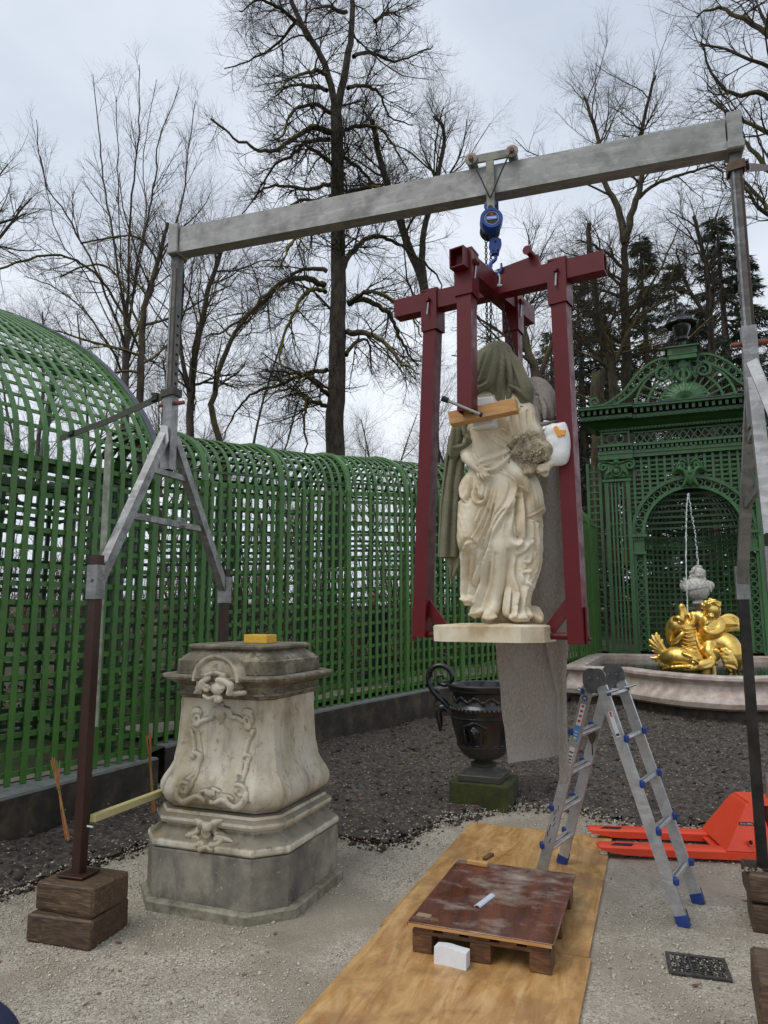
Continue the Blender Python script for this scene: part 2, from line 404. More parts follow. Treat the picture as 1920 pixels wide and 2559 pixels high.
def make_mats():
    # gravel: crushed pale limestone, damp
    t = NT('gravel', .8); v = t.vor(105); v2 = t.vor(105, out='Color'); sp = t.n('ShaderNodeSeparateColor'); t.l(v2, sp.inputs[0])
    c = t.ramp(sp.outputs[0], (0, (.19, .16, .118)), (.3, (.34, .295, .225)), (.65, (.47, .42, .335)), (1, (.68, .63, .53)))
    damp = t.ramp(t.noise(.75, 7, .62, None, .6), (.44, 0.), (.56, 1.))
    c = t.mix(damp, c, t.mix(.72, c, (.235, .195, .14)))
    dk = t.ramp(t.noise(2.1, 7, .7, None, .8), (.52, 0.), (.66, .6)); c = t.mix(dk, c, (.15, .118, .08))
    fine = t.noise(260, 2); c = t.mix(.35, c, t.mix(fine, (.16, .135, .10), (.5, .45, .37)))
    t.col(c); t.rough(t.ramp(damp, (0, .85), (1, .45)))
    t.bump(t.math('ADD', t.math('MULTIPLY', v, -1.), t.math('MULTIPLY', fine, .35)), .55, .012); MT['gravel'] = t.m
    simple('pebble', (.40, .355, .285), .75, var=.55, sc=60)
    # soil
    t = NT('soil', .85); n = t.noise(21, 9, .72); n2 = t.noise(4, 4)
    c = t.ramp(n, (.28, (.010, .008, .006)), (.46, (.045, .035, .027)), (.58, (.115, .092, .072)), (.74, (.30, .25, .20)))
    t.col(t.mix(t.ramp(n2, (.45, 0.), (.7, .45)), c, (.030, .024, .019))); t.bump(n, 1., .03); t.rough(t.ramp(n2, (.3, .75), (.7, .95))); MT['soil'] = t.m
    simple('wood_chip', (.42, .37, .28), .8, var=.4); simple('dead_leaf', (.16, .07, .035), .7, var=.5)
    t = NT('forest_floor', .9); n = t.noise(9, 8, .7); n3 = t.noise(.6, 3)
    c = t.ramp(n, (.35, (.02, .016, .012)), (.5, (.075, .05, .033)), (.6, (.05, .085, .02)), (.75, (.16, .19, .055)))
    t.col(t.mix(t.ramp(n3, (.42, 0.), (.6, .8)), c, (.045, .09, .02))); t.bump(n, .8, .05); MT['forest'] = t.m
    # green painted slats
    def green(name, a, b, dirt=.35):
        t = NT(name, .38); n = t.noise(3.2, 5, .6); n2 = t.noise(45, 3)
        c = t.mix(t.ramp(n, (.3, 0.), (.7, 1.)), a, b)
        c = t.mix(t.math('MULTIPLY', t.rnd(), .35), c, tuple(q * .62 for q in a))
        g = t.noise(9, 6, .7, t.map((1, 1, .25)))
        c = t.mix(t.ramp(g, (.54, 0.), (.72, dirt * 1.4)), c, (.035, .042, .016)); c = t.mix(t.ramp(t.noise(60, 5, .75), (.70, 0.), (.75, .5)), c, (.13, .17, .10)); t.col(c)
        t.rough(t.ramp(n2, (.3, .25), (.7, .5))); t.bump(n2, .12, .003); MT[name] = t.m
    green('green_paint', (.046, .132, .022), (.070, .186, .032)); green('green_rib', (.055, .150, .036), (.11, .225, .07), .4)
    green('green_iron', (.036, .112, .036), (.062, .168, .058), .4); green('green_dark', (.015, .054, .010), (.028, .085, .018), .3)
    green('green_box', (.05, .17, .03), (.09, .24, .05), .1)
    t = NT('lead', .55, .2); t.col(t.mix(t.noise(12, 4), (.06, .065, .08), (.13, .14, .17))); MT['lead'] = t.m
    # old limestone of the pedestal: pale with black crust and lichen
    t = NT('limestone', .82); n = t.noise(3.0, 8, .62); n2 = t.noise(16, 7, .7); st = t.noise(7, 6, .65, t.map((1, 1, .16)))
    c = t.ramp(n, (.28, (.27, .22, .135)), (.42, (.42, .37, .265)), (.55, (.53, .48, .38)), (.72, (.60, .56, .47)))
    c = t.mix(t.ramp(st, (.53, 0.), (.70, .75)), c, (.17, .15, .125))
    c = t.mix(t.ramp(n2, (.56, 0.), (.70, .7)), c, (.11, .095, .072))
    c = t.mix(t.ramp(t.math('ADD', t.up(), t.math('MULTIPLY', n2, .5)), (.75, 0.), (1.0, .7)), c, (.085, .075, .045))
    c = t.mix(t.ramp(t.noise(5.1, 4, .5, t.map((1, 1, .5))), (.62, 0.), (.72, .55)), c, (.36, .27, .10))
    t.col(c); t.bump(t.noise(70, 6, .7), .35, .006); MT['limestone'] = t.m
    t = NT('limestone_dark', .85); n = t.noise(6, 8, .65); n2 = t.noise(22, 7, .7); c = t.ramp(n, (.3, (.075, .062, .042)), (.5, (.17, .145, .10)), (.7, (.34, .30, .22)))
    c = t.mix(t.ramp(n2, (.5, 0.), (.62, .8)), c, (.055, .048, .034)); t.col(c); t.bump(t.noise(60, 6, .7), .5, .008); MT['limestone_dark'] = t.m
    t = NT('limestone_clean', .75); n = t.noise(4, 7, .6); n2 = t.noise(22, 6, .7)
    c = t.ramp(n, (.32, (.30, .255, .18)), (.5, (.46, .41, .31)), (.7, (.56, .52, .43)))
    c = t.mix(t.ramp(n2, (.52, 0.), (.66, .8)), c, (.12, .105, .08)); t.col(c); t.bump(n2, .3, .005); MT['limestone_clean'] = t.m
    t = NT('limestone_block', .8); n = t.noise(2.6, 8, .65); n2 = t.noise(30, 6, .7); st = t.noise(5, 6, .65, t.map((1, 1, .2)))
    c = t.ramp(n, (.33, (.085, .08, .072)), (.5, (.19, .172, .135)), (.68, (.36, .325, .25)))
    c = t.mix(t.ramp(st, (.5, 0.), (.66, .75)), c, (.06, .058, .055))
    c = t.mix(t.ramp(n2, (.6, 0.), (.68, .7)), c, (.42, .38, .28)); t.col(c); t.bump(n2, .3, .005); MT['limestone_block'] = t.m
    t = NT('concrete_slab', .85); n = t.noise(14, 7, .7); c = t.ramp(n, (.3, (.10, .095, .07)), (.55, (.27, .245, .18)), (.8, (.36, .33, .26)))
    c = t.mix(t.ramp(t.noise(3, 5), (.52, 0.), (.66, .5)), c, (.12, .115, .055)); t.col(c); t.bump(n, .5, .008); MT['concrete_slab'] = t.m
    # kerb wall: wet concrete with black algae and moss
    t = NT('kerb', .7); n = t.noise(3.4, 8, .65); n2 = t.noise(11, 7, .7); z = t.up()
    c = t.ramp(n, (.3, (.010, .009, .007)), (.5, (.034, .026, .017)), (.68, (.095, .072, .046)))
    c = t.mix(t.ramp(n2, (.55, 0.), (.72, .7)), c, (.05, .06, .014))
    top = t.ramp(n2, (.3, (.11, .115, .11)), (.6, (.24, .245, .235)), (.8, (.05, .06, .035)))
    t.col(t.mix(t.ramp(z, (.55, 0.), (.9, 1.)), c, top)); t.bump(n2, .5, .01); MT['kerb'] = t.m
    # statue marble limestone
    t = NT('statue_stone', .62); n = t.noise(4.5, 6, .6); n2 = t.noise(20, 5, .65)
    c = t.ramp(n, (.30, (.40, .30, .165)), (.46, (.58, .49, .34)), (.62, (.68, .62, .49)))
    c = t.mix(t.ramp(n2, (.6, 0.), (.75, .35)), c, (.42, .30, .15)); t.col(c); t.bump(t.noise(60, 4), .12, .003); MT['statue_stone'] = t.m
    t = NT('bouquet_stone', .75); n = t.noise(30, 5, .6)
    c = t.ramp(n, (.35, (.20, .155, .095)), (.6, (.43, .36, .25))); t.col(c); MT['bouquet_stone'] = t.m
    t = NT('bust_stone', .65); n = t.noise(14, 6, .6); t.col(t.ramp(n, (.35, (.30, .28, .25)), (.6, (.62, .60, .55)))); MT['bust_stone'] = t.m
    # blanket and felt
    t = NT('blanket', .95, 0, .2); n = t.noise(160, 3, .6, t.map((.35, 1, 1.6))); n2 = t.noise(5, 4)
    c = t.mix(t.ramp(n2, (.35, 0.), (.65, 1.)), (.105, .10, .058), (.165, .155, .098)); c = t.mix(t.ramp(n, (.4, 0.), (.65, .55)), c, (.26, .25, .17))
    t.col(c); t.bump(n, .5, .004); t.b.inputs['Sheen Weight'].default_value = .15; MT['blanket'] = t.m
    t = NT('felt', .95, 0, .2); n = t.noise(90, 5, .7, t.map((1, 1, .5), (0, .5, 0))); n2 = t.noise(3.5, 4); n3 = t.noise(38, 5, .7)
    c = t.ramp(n, (.32, (.20, .172, .148)), (.55, (.29, .255, .225)), (.75, (.38, .345, .31)))
    c = t.mix(t.ramp(n2, (.5, 0.), (.68, .6)), c, (.29, .29, .285)); c = t.mix(t.ramp(n3, (.62, 0.), (.74, .4)), c, (.11, .10, .09)); t.col(c); t.bump(n, .35, .003); MT['felt'] = t.m
    # metals
    def galv(name, a, b, rough=.42, metal=.75):
        t = NT(name, rough, metal); v = t.vor(22, out='Color'); s_ = t.n('ShaderNodeSeparateColor'); t.l(v, s_.inputs[0])
        n = t.noise(7, 5, .6); nl = t.noise(30, 4, .6, t.map((.15, 1, 1)))
        c = t.mix(t.math('MULTIPLY', s_.outputs[0], .55), a, b); c = t.mix(t.ramp(n, (.5, 0.), (.72, .6)), c, tuple(q * .55 for q in a))
        c = t.mix(t.ramp(nl, (.52, 0.), (.7, .35)), c, tuple(min(1, q * 1.35) for q in b)); t.col(c); t.rough(t.ramp(n, (.3, rough - .1), (.7, rough + .15))); MT[name] = t.m
    galv('galvanised', (.20, .20, .195), (.36, .36, .35)); galv('galv_dark', (.085, .082, .075), (.17, .165, .15), .5, .5)
    galv('beam_metal', (.24, .238, .225), (.36, .355, .335), .55, .45); galv('aluminium', (.42, .42, .42), (.56, .56, .56), .38, .7)
    galv('trolley_metal', (.16, .16, .13), (.27, .27, .22), .55, .4)
    t = NT('brown_steel', .45, .2); n = t.noise(6, 6, .65, t.map((1, 1, .3)))
    t.col(t.ramp(n, (.35, (.022, .010, .007)), (.6, (.048, .018, .011)), (.78, (.085, .042, .028)))); MT['brown_steel'] = t.m
    t = NT('dark_steel', .4, .3); n = t.noise(9, 5, .6); t.col(t.ramp(n, (.35, (.010, .009, .008)), (.65, (.035, .03, .026)))); MT['dark_steel'] = t.m
    t = NT('red_paint', .4, 0., .35); n = t.noise(5, 5, .6); n2 = t.noise(85, 5, .75)
    c = t.mix(n, (.080, .0022, .005), (.125, .0045, .009)); c = t.mix(t.ramp(n2, (.73, 0.), (.77, .6)), c, (.30, .2, .19)); t.col(c)
    t.rough(t.ramp(t.noise(14, 4), (.3, .3), (.7, .55))); MT['red_paint'] = t.m
    t = NT('signal_red', .42); n = t.noise(6, 4); c = t.mix(n, (.66, .050, .016), (.78, .075, .026))
    c = t.mix(t.ramp(t.noise(40, 5, .7), (.68, 0.), (.76, .5)), c, (.25, .06, .04)); t.col(c); MT['signal_red'] = t.m
    simple('blue_paint', (.012, .055, .27), .35, var=.25, sc=15); simple('blue_plastic', (.012, .04, .20), .5, var=.2); simple('navy_plastic', (.008, .014, .05), .55)
    simple('chain_steel', (.045, .04, .038), .4, .6, var=.4, sc=80); simple('bare_steel', (.36, .35, .33), .35, .8, var=.2); simple('zinc', (.42, .42, .41), .35, .85)
    simple('rust_pin', (.20, .055, .03), .6, .2, var=.4); simple('black_rubber', (.012, .012, .012), .7); simple('white_plastic', (.7, .7, .66), .4)
    # cast iron, black gloss and wet
    t = NT('cast_iron', .26, .0); n = t.noise(26, 5, .6); n2 = t.noise(3, 4); t.col(t.mix(t.ramp(n2, (.45, 0.), (.7, 1.)), (.006, .006, .007), (.022, .022, .020)))
    t.bump(n, .35, .006); t.b.inputs['Coat Weight'].default_value = .2; MT['cast_iron'] = t.m
    t = NT('urn_foot', .5); t.col(t.mix(t.noise(9, 6, .7), (.02, .02, .018), (.075, .072, .06))); MT['urn_foot'] = t.m
    t = NT('moss_stone', .95); n = t.noise(8, 7, .7); n2 = t.noise(90, 4); c = t.ramp(n, (.3, (.025, .02, .013)), (.5, (.05, .06, .008)), (.7, (.085, .125, .012)))
    t.col(t.mix(n2, c, (.03, .03, .012))); t.bump(n2, .8, .012); MT['moss_stone'] = t.m
    # gold leaf
    t = NT('gold', .27, 1.); n = t.noise(9, 5, .6); t.col(t.mix(t.ramp(n, (.3, 0.), (.7, 1.)), (.70, .43, .09), (.92, .66, .21))); t.rough(t.ramp(t.noise(20, 4), (.3, .3), (.7, .48))); MT['gold'] = t.m
    # fountain stone
    t = NT('basin_stone', .7); n = t.noise(5, 7, .65); n2 = t.noise(24, 6, .7); c = t.ramp(n, (.3, (.30, .22, .185)), (.5, (.44, .36, .31)), (.7, (.60, .55, .48)))
    c = t.mix(t.ramp(n2, (.6, 0.), (.72, .6)), c, (.13, .10, .08)); t.col(c); t.bump(n2, .25, .006); MT['basin_stone'] = t.m
    simple('basin_foot', (.075, .06, .045), .85, var=.6, sc=7, bump=.4)
    t = NT('water', .06); t.col((.018, .024, .016)); t.bump(t.noise(9, 3), .12, .02); MT['water'] = t.m
    t = NT('spray', .08); t.b.inputs['Transmission Weight'].default_value = .55; t.col((.93, .96, .98)); MT['spray'] = t.m
    # woods
    def wood(name, a, b, c_, sc, rot=(0, 0, 0), rough=.55, stain=None, bump=.15):
        t = NT(name, rough); v = t.map(sc, rot); n = t.noise(3, 6, .6, v, 1.2); n2 = t.noise(1.6, 4)
        c = t.ramp(n, (.3, a), (.5, b), (.7, c_)); c = t.mix(t.math('MULTIPLY', t.rnd(), .3), c, a)
        if stain: c = t.mix(t.ramp(n2, (.45, 0.), (.68, .7)), c, stain)
        t.col(c); t.bump(n, bump, .004); MT[name] = t.m
    wood('sleeper', (.022, .012, .006), (.085, .050, .026), (.20, .135, .08), (2.5, 22, 22), rough=.6, stain=(.05, .026, .014), bump=.5)
    wood('new_timber', (.40, .19, .055), (.50, .265, .09), (.58, .33, .13), (3, 30, 30)); wood('pallet_wood', (.06, .024, .010), (.16, .070, .028), (.28, .14, .062), (3, 16, 16), stain=(.03, .014, .007))
    wood('yellow_timber', (.40, .35, .14), (.48, .43, .20), (.55, .50, .26), (3, 30, 30)); wood('cane', (.30, .10, .025), (.42, .17, .05), (.50, .26, .09), (9, 9, 2))
    t = NT('plywood', .5); v = t.map((5.5, .9, 1)); n = t.noise(1.5, 9, .68, v, 2.2); w_ = t.wave(1.6, t.map((1, 1.6, 1)), 9., 4, .7); n2 = t.noise(2.2, 6, .65); n3 = t.noise(55, 4, .7)
    c = t.ramp(n, (.3, (.29, .145, .05)), (.46, (.48, .265, .095)), (.62, (.59, .375, .165)), (.8, (.66, .47, .26))); c = t.mix(t.ramp(w_, (.2, .25), (.6, 0.)), c, (.24, .10, .02))
    c = t.mix(t.ramp(n2, (.5, 0.), (.6, .55)), c, (.22, .115, .045)); c = t.mix(t.ramp(n3, (.63, 0.), (.72, .6)), c, (.42, .33, .2)); c = t.mix(t.ramp(t.noise(7, 5, .7), (.64, 0.), (.74, .6)), c, (.09, .055, .028)); t.col(c)
    t.rough(t.ramp(n2, (.4, .16), (.62, .6))); t.bump(n3, .1, .003); MT['plywood'] = t.m
    t = NT('phenolic_board', .3); n = t.noise(2, 6, .6, t.map((6, 1, 1))); n2 = t.noise(2.6, 6, .62); n3 = t.noise(40, 5, .7); n4 = t.noise(2.3, 5, .68, t.map((1, 1.6, 1)))
    c = t.ramp(n, (.3, (.050, .012, .005)), (.6, (.135, .038, .016))); c = t.mix(t.ramp(n4, (.50, 0.), (.74, .75)), c, (.50, .44, .36)); c = t.mix(t.ramp(n3, (.68, 0.), (.73, .8)), c, (.60, .55, .45))
    t.col(c); t.rough(t.ramp(n2, (.42, .14), (.6, .5))); MT['phenolic_board'] = t.m
    t = NT('foam_white', .7); t.col(t.mix(t.noise(40, 3), (.66, .67, .70), (.78, .79, .80))); t.b.inputs['Subsurface Weight'].default_value = .1; MT['foam_white'] = t.m
    simple('foam_yellow', (.68, .40, .045), .75, var=.12, sc=60); simple('orange_tape', (.75, .32, .02), .45, var=.12); simple('paper', (.55, .56, .58), .8, var=.1)
    t = NT('wrap_film', .3); t.col(t.mix(t.noise(8, 4), (.66, .66, .66), (.80, .80, .79))); t.bump(t.noise(26, 4, .6, t.map((1, 1, .4)), 1.), .5, .01); MT['wrap_film'] = t.m
    simple('strap', (.055, .055, .042), .7, var=.4, sc=40); simple('strap_brown', (.095, .052, .03), .65, var=.35)
    simple('jacket', (.012, .013, .017), .8); simple('trousers', (.010, .014, .026), .8); simple('skin', (.42, .23, .16), .55); simple('hair', (.03, .02, .015), .7); simple('navy_cloth', (.012, .018, .055), .85)
    simple('decal_white', (.72, .72, .72), .45, var=.04); simple('decal_blue', (.10, .28, .62), .45, var=.05); simple('decal_black', (.01, .01, .01), .5); simple('decal_red', (.6, .05, .04), .5); simple('decal_yellow', (.72, .42, .04), .5)
    simple('decal_navy', (.012, .03, .16), .45); simple('drain_iron', (.05, .048, .044), .6, .3, var=.5, sc=40); simple('hole_dark', (.006, .006, .006), .9)
    # bark with moss on the upper sides
    def bark(name, a, b, moss):
        t = NT(name, .92, 0, .2); n = t.noise(7, 7, .7, t.map((1, 1, .35))); n2 = t.noise(1.6, 5, .65)
        c = t.ramp(n, (.35, a), (.62, b)); u = t.math('ADD', t.up(), t.math('MULTIPLY', t.math('SUBTRACT', n2, .5), 2.2))
        t.col(t.mix(t.ramp(u, (.15, 0.), (.55, moss)), c, (.13, .12, .012))); t.bump(n, .8, .04); MT[name] = t.m
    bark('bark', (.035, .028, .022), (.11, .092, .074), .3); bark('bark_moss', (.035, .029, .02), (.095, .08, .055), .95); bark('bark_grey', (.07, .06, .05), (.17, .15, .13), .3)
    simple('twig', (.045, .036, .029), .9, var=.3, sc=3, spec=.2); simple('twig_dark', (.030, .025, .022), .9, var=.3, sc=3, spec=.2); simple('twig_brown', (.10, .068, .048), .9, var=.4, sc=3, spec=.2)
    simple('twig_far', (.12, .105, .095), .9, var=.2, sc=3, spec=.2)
    t = NT('needles', .8, 0, .2); t.col(t.mix(t.noise(.8, 3), (.032, .044, .028), (.080, .095, .062))); MT['needles'] = t.m
    t = NT('ivy', .45); t.col(t.mix(t.noise(2.5, 3), (.02, .06, .012), (.16, .20, .05))); MT['ivy'] = t.m
    simple('brown_leaf', (.075, .04, .025), .8, var=.5, sc=4)
make_mats()
M = MT
# ------------------------------------------------------------------ setting: fence path, ground, soil, kerbs
ZB = .41
FA0 = onZ(20, 1965, ZB); FA1 = onZ(355, 1897, ZB)
TA = unit((FA1 - FA0) * A3(1, 1, 0)); NA = A3(-TA[1], TA[0], 0)          # along the tall section, and outwards
bz = {385: .41, 470: .43, 560: .45, 820: .545, 930: .60, 1090: .66, 1243: .70}
by = {385: 1862, 470: 1842, 560: 1821, 820: 1766, 930: 1745, 1090: 1716, 1243: 1699}
PB = [onZ(x, by[x], bz[x]) for x in bz] + [A3(-2.35, 16.6, .74), A3(-1.75, 18.6, .80), A3(-1.5, 20.8, .86)]
SPB = .158; PATHB = resample(spline(PB, 12), SPB)
def nrm2(P):                                     # left-hand (outward) normals of a plan path
    t = np.gradient(P[:, :2], axis=0); t /= np.linalg.norm(t, axis=1)[:, None]
    return np.c_[-t[:, 1], t[:, 0], np.zeros(len(t))]
NB = nrm2(PATHB)
FAm = FA0 - TA * 2.4

# ground sheet to the horizon
g = MB(); S = 400.
g.add([(-S, -S, 0), (S, -S, 0), (S, S, 0), (-S, S, 0)], [(0, 1, 2, 3)])
struct(g.build('gravel_ground', M['gravel'], origin=(0, 0, 0)))

# raised woodland floor outside the fence: ring from the fence line to the horizon
cen = A3(0.5, 12, 0)
inner = [FAm - TA * 9 + NA * .12, FAm + NA * .12] + [FA1 + NA * .12 + TA * .05] + [p + n * .10 for p, n in zip(PATHB[4::4], NB[4::4])] + \
        [A3(-1.8, 22.6, .88), A3(.8, 23.6, .9), A3(3.6, 22.8, .88), A3(4.8, 20, .8), A3(6.8, 15, .6), A3(8, 6, .4), A3(8, -6, .3), A3(-2, -9, .2)]
inner = np.array(inner); inner[:, 2] -= .015
rings = []
for q in (0, .004, .012, .03, .07, .15, .4, 1.):
    r = []
    for p in inner:
        d = p - cen; d[2] = 0; e = cen + unit(d) * 260; x = p * (1 - q) + e * q
        x[2] = p[2] * (1 - min(1, q * 5)) + min(1, q * 5) * 3.4 + (0.06 * sin(x[0] * 1.7) * cos(x[1] * 1.3) if q > 0 else 0); r.append(x)
    rings.append(r)
mb = MB(); mb.loft(rings, caps=False)
struct(mb.build('woodland_floor', M['forest'], origin=(0, 0, 0), smooth=60))
# gravel path inside the trellis walk
def strip(name, P, N, o0, o1, dz, m):
    a = P + N * o0; b = P + N * o1; v = np.concatenate([a, b]); v[:, 2] += dz; k = len(P)
    mb = MB(); mb.add(v, [(i, i + 1, k + i + 1, k + i) for i in range(k - 1)]); return struct(mb.build(name, m, origin=(0, 0, 0)))
PA = np.array([FAm + (FA1 - FAm) * t for t in np.linspace(0, 1, 12)]); NAv = np.tile(NA, (12, 1))
strip('walk_path', PA, NAv, .1, 1.75, .006, M['gravel'])
strip('walk_path', PATHB, NB, .1, 1.75, .06, M['gravel'])

# soil bed
BED = [onZ(-60, 2262)[:2], onZ(100, 2205)[:2], onZ(265, 2151)[:2], onZ(377, 2111)[:2], onZ(560, 2085)[:2], onZ(845, 2092)[:2], onZ(975, 2117)[:2], onZ(1096, 2058)[:2],
       onZ(1180, 2038)[:2], onZ(1290, 2016)[:2], onZ(1420, 2025)[:2], onZ(1560, 2062)[:2], onZ(1900, 2075)[:2], (4.5, 8.0), (6, 14), (4, 19), (-1.5, 19.5)] + \
      [(p + n * -.12)[:2] for p, n in zip(PATHB[::-6], NB[::-6])] + [(FA1 - NA * .1)[:2], (FAm - NA * .1)[:2]]
BED = np.array(BED)
def inpoly(P, poly):
    x, y = P[:, 0], P[:, 1]; c = np.zeros(len(P), bool)
    for i in range(len(poly)):
        (x0, y0), (x1, y1) = poly[i - 1], poly[i]
        if y0 == y1: continue
        c ^= ((y0 > y) != (y1 > y)) & (x < (x1 - x0) * (y - y0) / (y1 - y0) + x0)
    return c
def polydist(P, poly, m):
    d = np.full(len(P), 9.)
    for i in range(m - 1):
        a, b = poly[i], poly[i + 1]; ab = b - a; t = np.clip(((P - a) @ ab) / (ab @ ab), 0, 1); d = np.minimum(d, np.linalg.norm(P - a - t[:, None] * ab, axis=1))
    return d
def soil_z(P, edge=None):
    e = polydist(P, BED, 13) if edge is None else edge
    base = .03 + .17 * np.clip((P[:, 1] - 7) / 7, 0, 1)
    n = vnoise(P, 2.3, 3, 2) * .03 + vnoise(P, 7., 5, 3) * .024 + np.abs(vnoise(P, 15., 6, 3)) * .03
    return (base + n) * np.clip(e / .10, 0, 1) + .006
h = .055; gx = np.arange(-6.4, 4.6, h); gy = np.arange(3.3, 19.5, h)
X, Y = np.meshgrid(gx, gy, indexing='ij'); P2 = np.stack([X.ravel(), Y.ravel()], 1)
ins = inpoly(P2, BED); jit = P2 + rng.uniform(-.4, .4, P2.shape) * h * .9
z = soil_z(jit); V = np.c_[jit, z]; I = np.arange(len(V)).reshape(X.shape)
Q = np.stack([I[:-1, :-1], I[1:, :-1], I[1:, 1:], I[:-1, 1:]], -1).reshape(-1, 4); Q = Q[ins[Q].all(1)]
used = np.unique(Q); rm = np.full(len(V), -1); rm[used] = np.arange(len(used))
struct(mesh_obj('soil_bed', V[used], rm[Q], M['soil'], None, 60, (0, 0, 0)))
# thin steel edging of the bed, where it shows
def edging(pts, label):
    mb = MB(); P = resample(np.array([(p[0], p[1], .012) for p in pts]), .15); P[:, 2] += vnoise(P, 2, 9, 1) * .004
    mb.sweep(P, [(-.006, -.02), (.006, -.02), (.006, .022), (-.006, .022)]); tag(mb.build('bed_edging', M['brown_steel']), label, 'edging')
edging([onZ(-40, 2258), onZ(100, 2208), onZ(265, 2154), onZ(377, 2114)], 'thin rusty edging strip between gravel and soil by the kerb')
edging([onZ(845, 2095), onZ(978, 2120), onZ(1099, 2061)], 'thin dark edging strip at the soil corner beside the stone pedestal')

# scatter helper: many small faceted lumps in one mesh
OCT = np.array([(1, 0, 0), (-1, 0, 0), (0, 1, 0), (0, -1, 0), (0, 0, 1), (0, 0, -1)], float)
OCF = np.array([(0, 2, 4), (2, 1, 4), (1, 3, 4), (3, 0, 4), (2, 0, 5), (1, 2, 5), (3, 1, 5), (0, 3, 5)])
def lumps(name, P, r, m, flat=.6, seed=1):
    R = np.random.default_rng(seed); n = len(P); r = np.broadcast_to(r, (n,))
    v = OCT[None] * R.uniform(.55, 1.25, (n, 6, 1)); a = R.uniform(0, 6.28, n); c, s_ = np.cos(a), np.sin(a)
    tl = R.uniform(-.5, .5, n)
    x = v[..., 0] * c[:, None] - v[..., 1] * s_[:, None]; y = v[..., 0] * s_[:, None] + v[..., 1] * c[:, None]
    v = np.stack([x, y, v[..., 2] * flat + x * tl[:, None] * .5], -1) * r[:, None, None] + P[:, None]
    f = (OCF[None] + 6 * np.arange(n)[:, None, None]).reshape(-1, 3)
    o = mesh_obj(name, v.reshape(-1, 3), f, m, None, 0, (0, 0, 0)); o['kind'] = 'stuff'; return o
# loose stones on the near gravel
n = 42000; rr = 2.2 + 5.2 * rng.power(1.6, n); aa = YAW + pi / 2 + rng.uniform(-.62, .62, n)
gp = np.c_[rr * np.cos(aa), rr * np.sin(aa), np.full(n, .002)]
ply = lambda P: (P[:, 0] > -1.75) & (P[:, 0] < -.42) & (P[:, 1] < 6.75)
dens = vnoise(gp[:, :2], 1.1, 21, 2); keep = ~inpoly(gp[:, :2], BED) & ~ply(gp) & (dens > -.35) & (gp[:, 1] < 8)
gp = gp[keep]; tag(lumps('loose_gravel', gp, rng.gamma(5, .0014, len(gp)), M['pebble'], .7, 2), 'loose pale crushed stones scattered over the gravel yard', 'gravel')
# clods, wood chips and dead leaves on the soil
n = 20000; cp = np.c_[rng.uniform(-6, 3, n), rng.uniform(3.8, 16, n)]; cp = cp[inpoly(cp, BED)]; cz = soil_z(cp)
tag(lumps('soil_clods', np.c_[cp, cz + .002], rng.gamma(1.3, .0095, len(cp)) , M['soil'], .7, 3), 'dark crumbly clods of earth covering the empty bed', 'soil')
n = 5200; cp = np.c_[rng.uniform(-6, 3, n), rng.uniform(3.8, 15, n)]; cp = cp[inpoly(cp, BED)]; cz = soil_z(cp)
tag(lumps('bark_chips', np.c_[cp, cz + .014], rng.uniform(.006, .014, len(cp)), M['wood_chip'], .45, 4), 'pale chips and grit sprinkled on the dark soil', 'chips')
def leaves(name, P, r, m, label, cat, seed=5, curl=.5):
    R = np.random.default_rng(seed); n = len(P); b = np.array([(-1, 0, 0), (0, -.45, 0), (1, 0, 0), (0, .45, 0)], float)
    v = np.tile(b, (n, 1, 1)); v[:, [0, 2], 2] += R.uniform(0, curl, (n, 2)); a = R.uniform(0, 6.28, n); c, s_ = np.cos(a)[:, None], np.sin(a)[:, None]
    v = np.stack([v[..., 0] * c - v[..., 1] * s_, v[..., 0] * s_ + v[..., 1] * c, v[..., 2]], -1) * np.broadcast_to(r, (n,))[:, None, None] + P[:, None]
    f = np.arange(4 * n).reshape(-1, 4); o = mesh_obj(name, v.reshape(-1, 3), f, m, None, 0, (0, 0, 0)); return tag(o, label, cat, kind='stuff')
n = 420; cp = np.c_[rng.uniform(-6, 3, n), rng.uniform(4, 13, n)]; cp = cp[inpoly(cp, BED)]
leaves('fallen_leaves', np.c_[cp, soil_z(cp) + .016], rng.uniform(.018, .04, len(cp)), M['dead_leaf'], 'curled brown dead leaves lying on the soil', 'leaves')

gb = np.c_[rr * np.cos(aa), rr * np.sin(aa)][:900]; gb = gb[~inpoly(gb, BED) & ~ply(gb)]
leaves('leaf_scraps', np.c_[gb, np.full(len(gb), .006)], rng.gamma(2., .0042, len(gb)), M['dead_leaf'], 'tiny dark scraps of leaf and twig trodden into the gravel', 'scraps', 8, .3)
n = 5000; t_ = rng.uniform(0, 11.99, n); i_ = t_.astype(int); ep = BED[i_] + (BED[i_ + 1] - BED[i_]) * (t_ - i_)[:, None] + rng.normal(0, .10, (n, 2))
tag(lumps('edge_spill', np.c_[ep[:2600], np.full(2600, .008)], rng.gamma(1.6, .006, 2600), M['soil'], .7, 15), 'crumbs of dark soil spilling over the gravel edge', 'soil')
tag(lumps('edge_stones', np.c_[ep[2600:], soil_z(ep[2600:]) * .8 + .006], rng.gamma(3, .0025, 2400), M['pebble'], .7, 16), 'pale stones mixed into the soil edge', 'gravel')
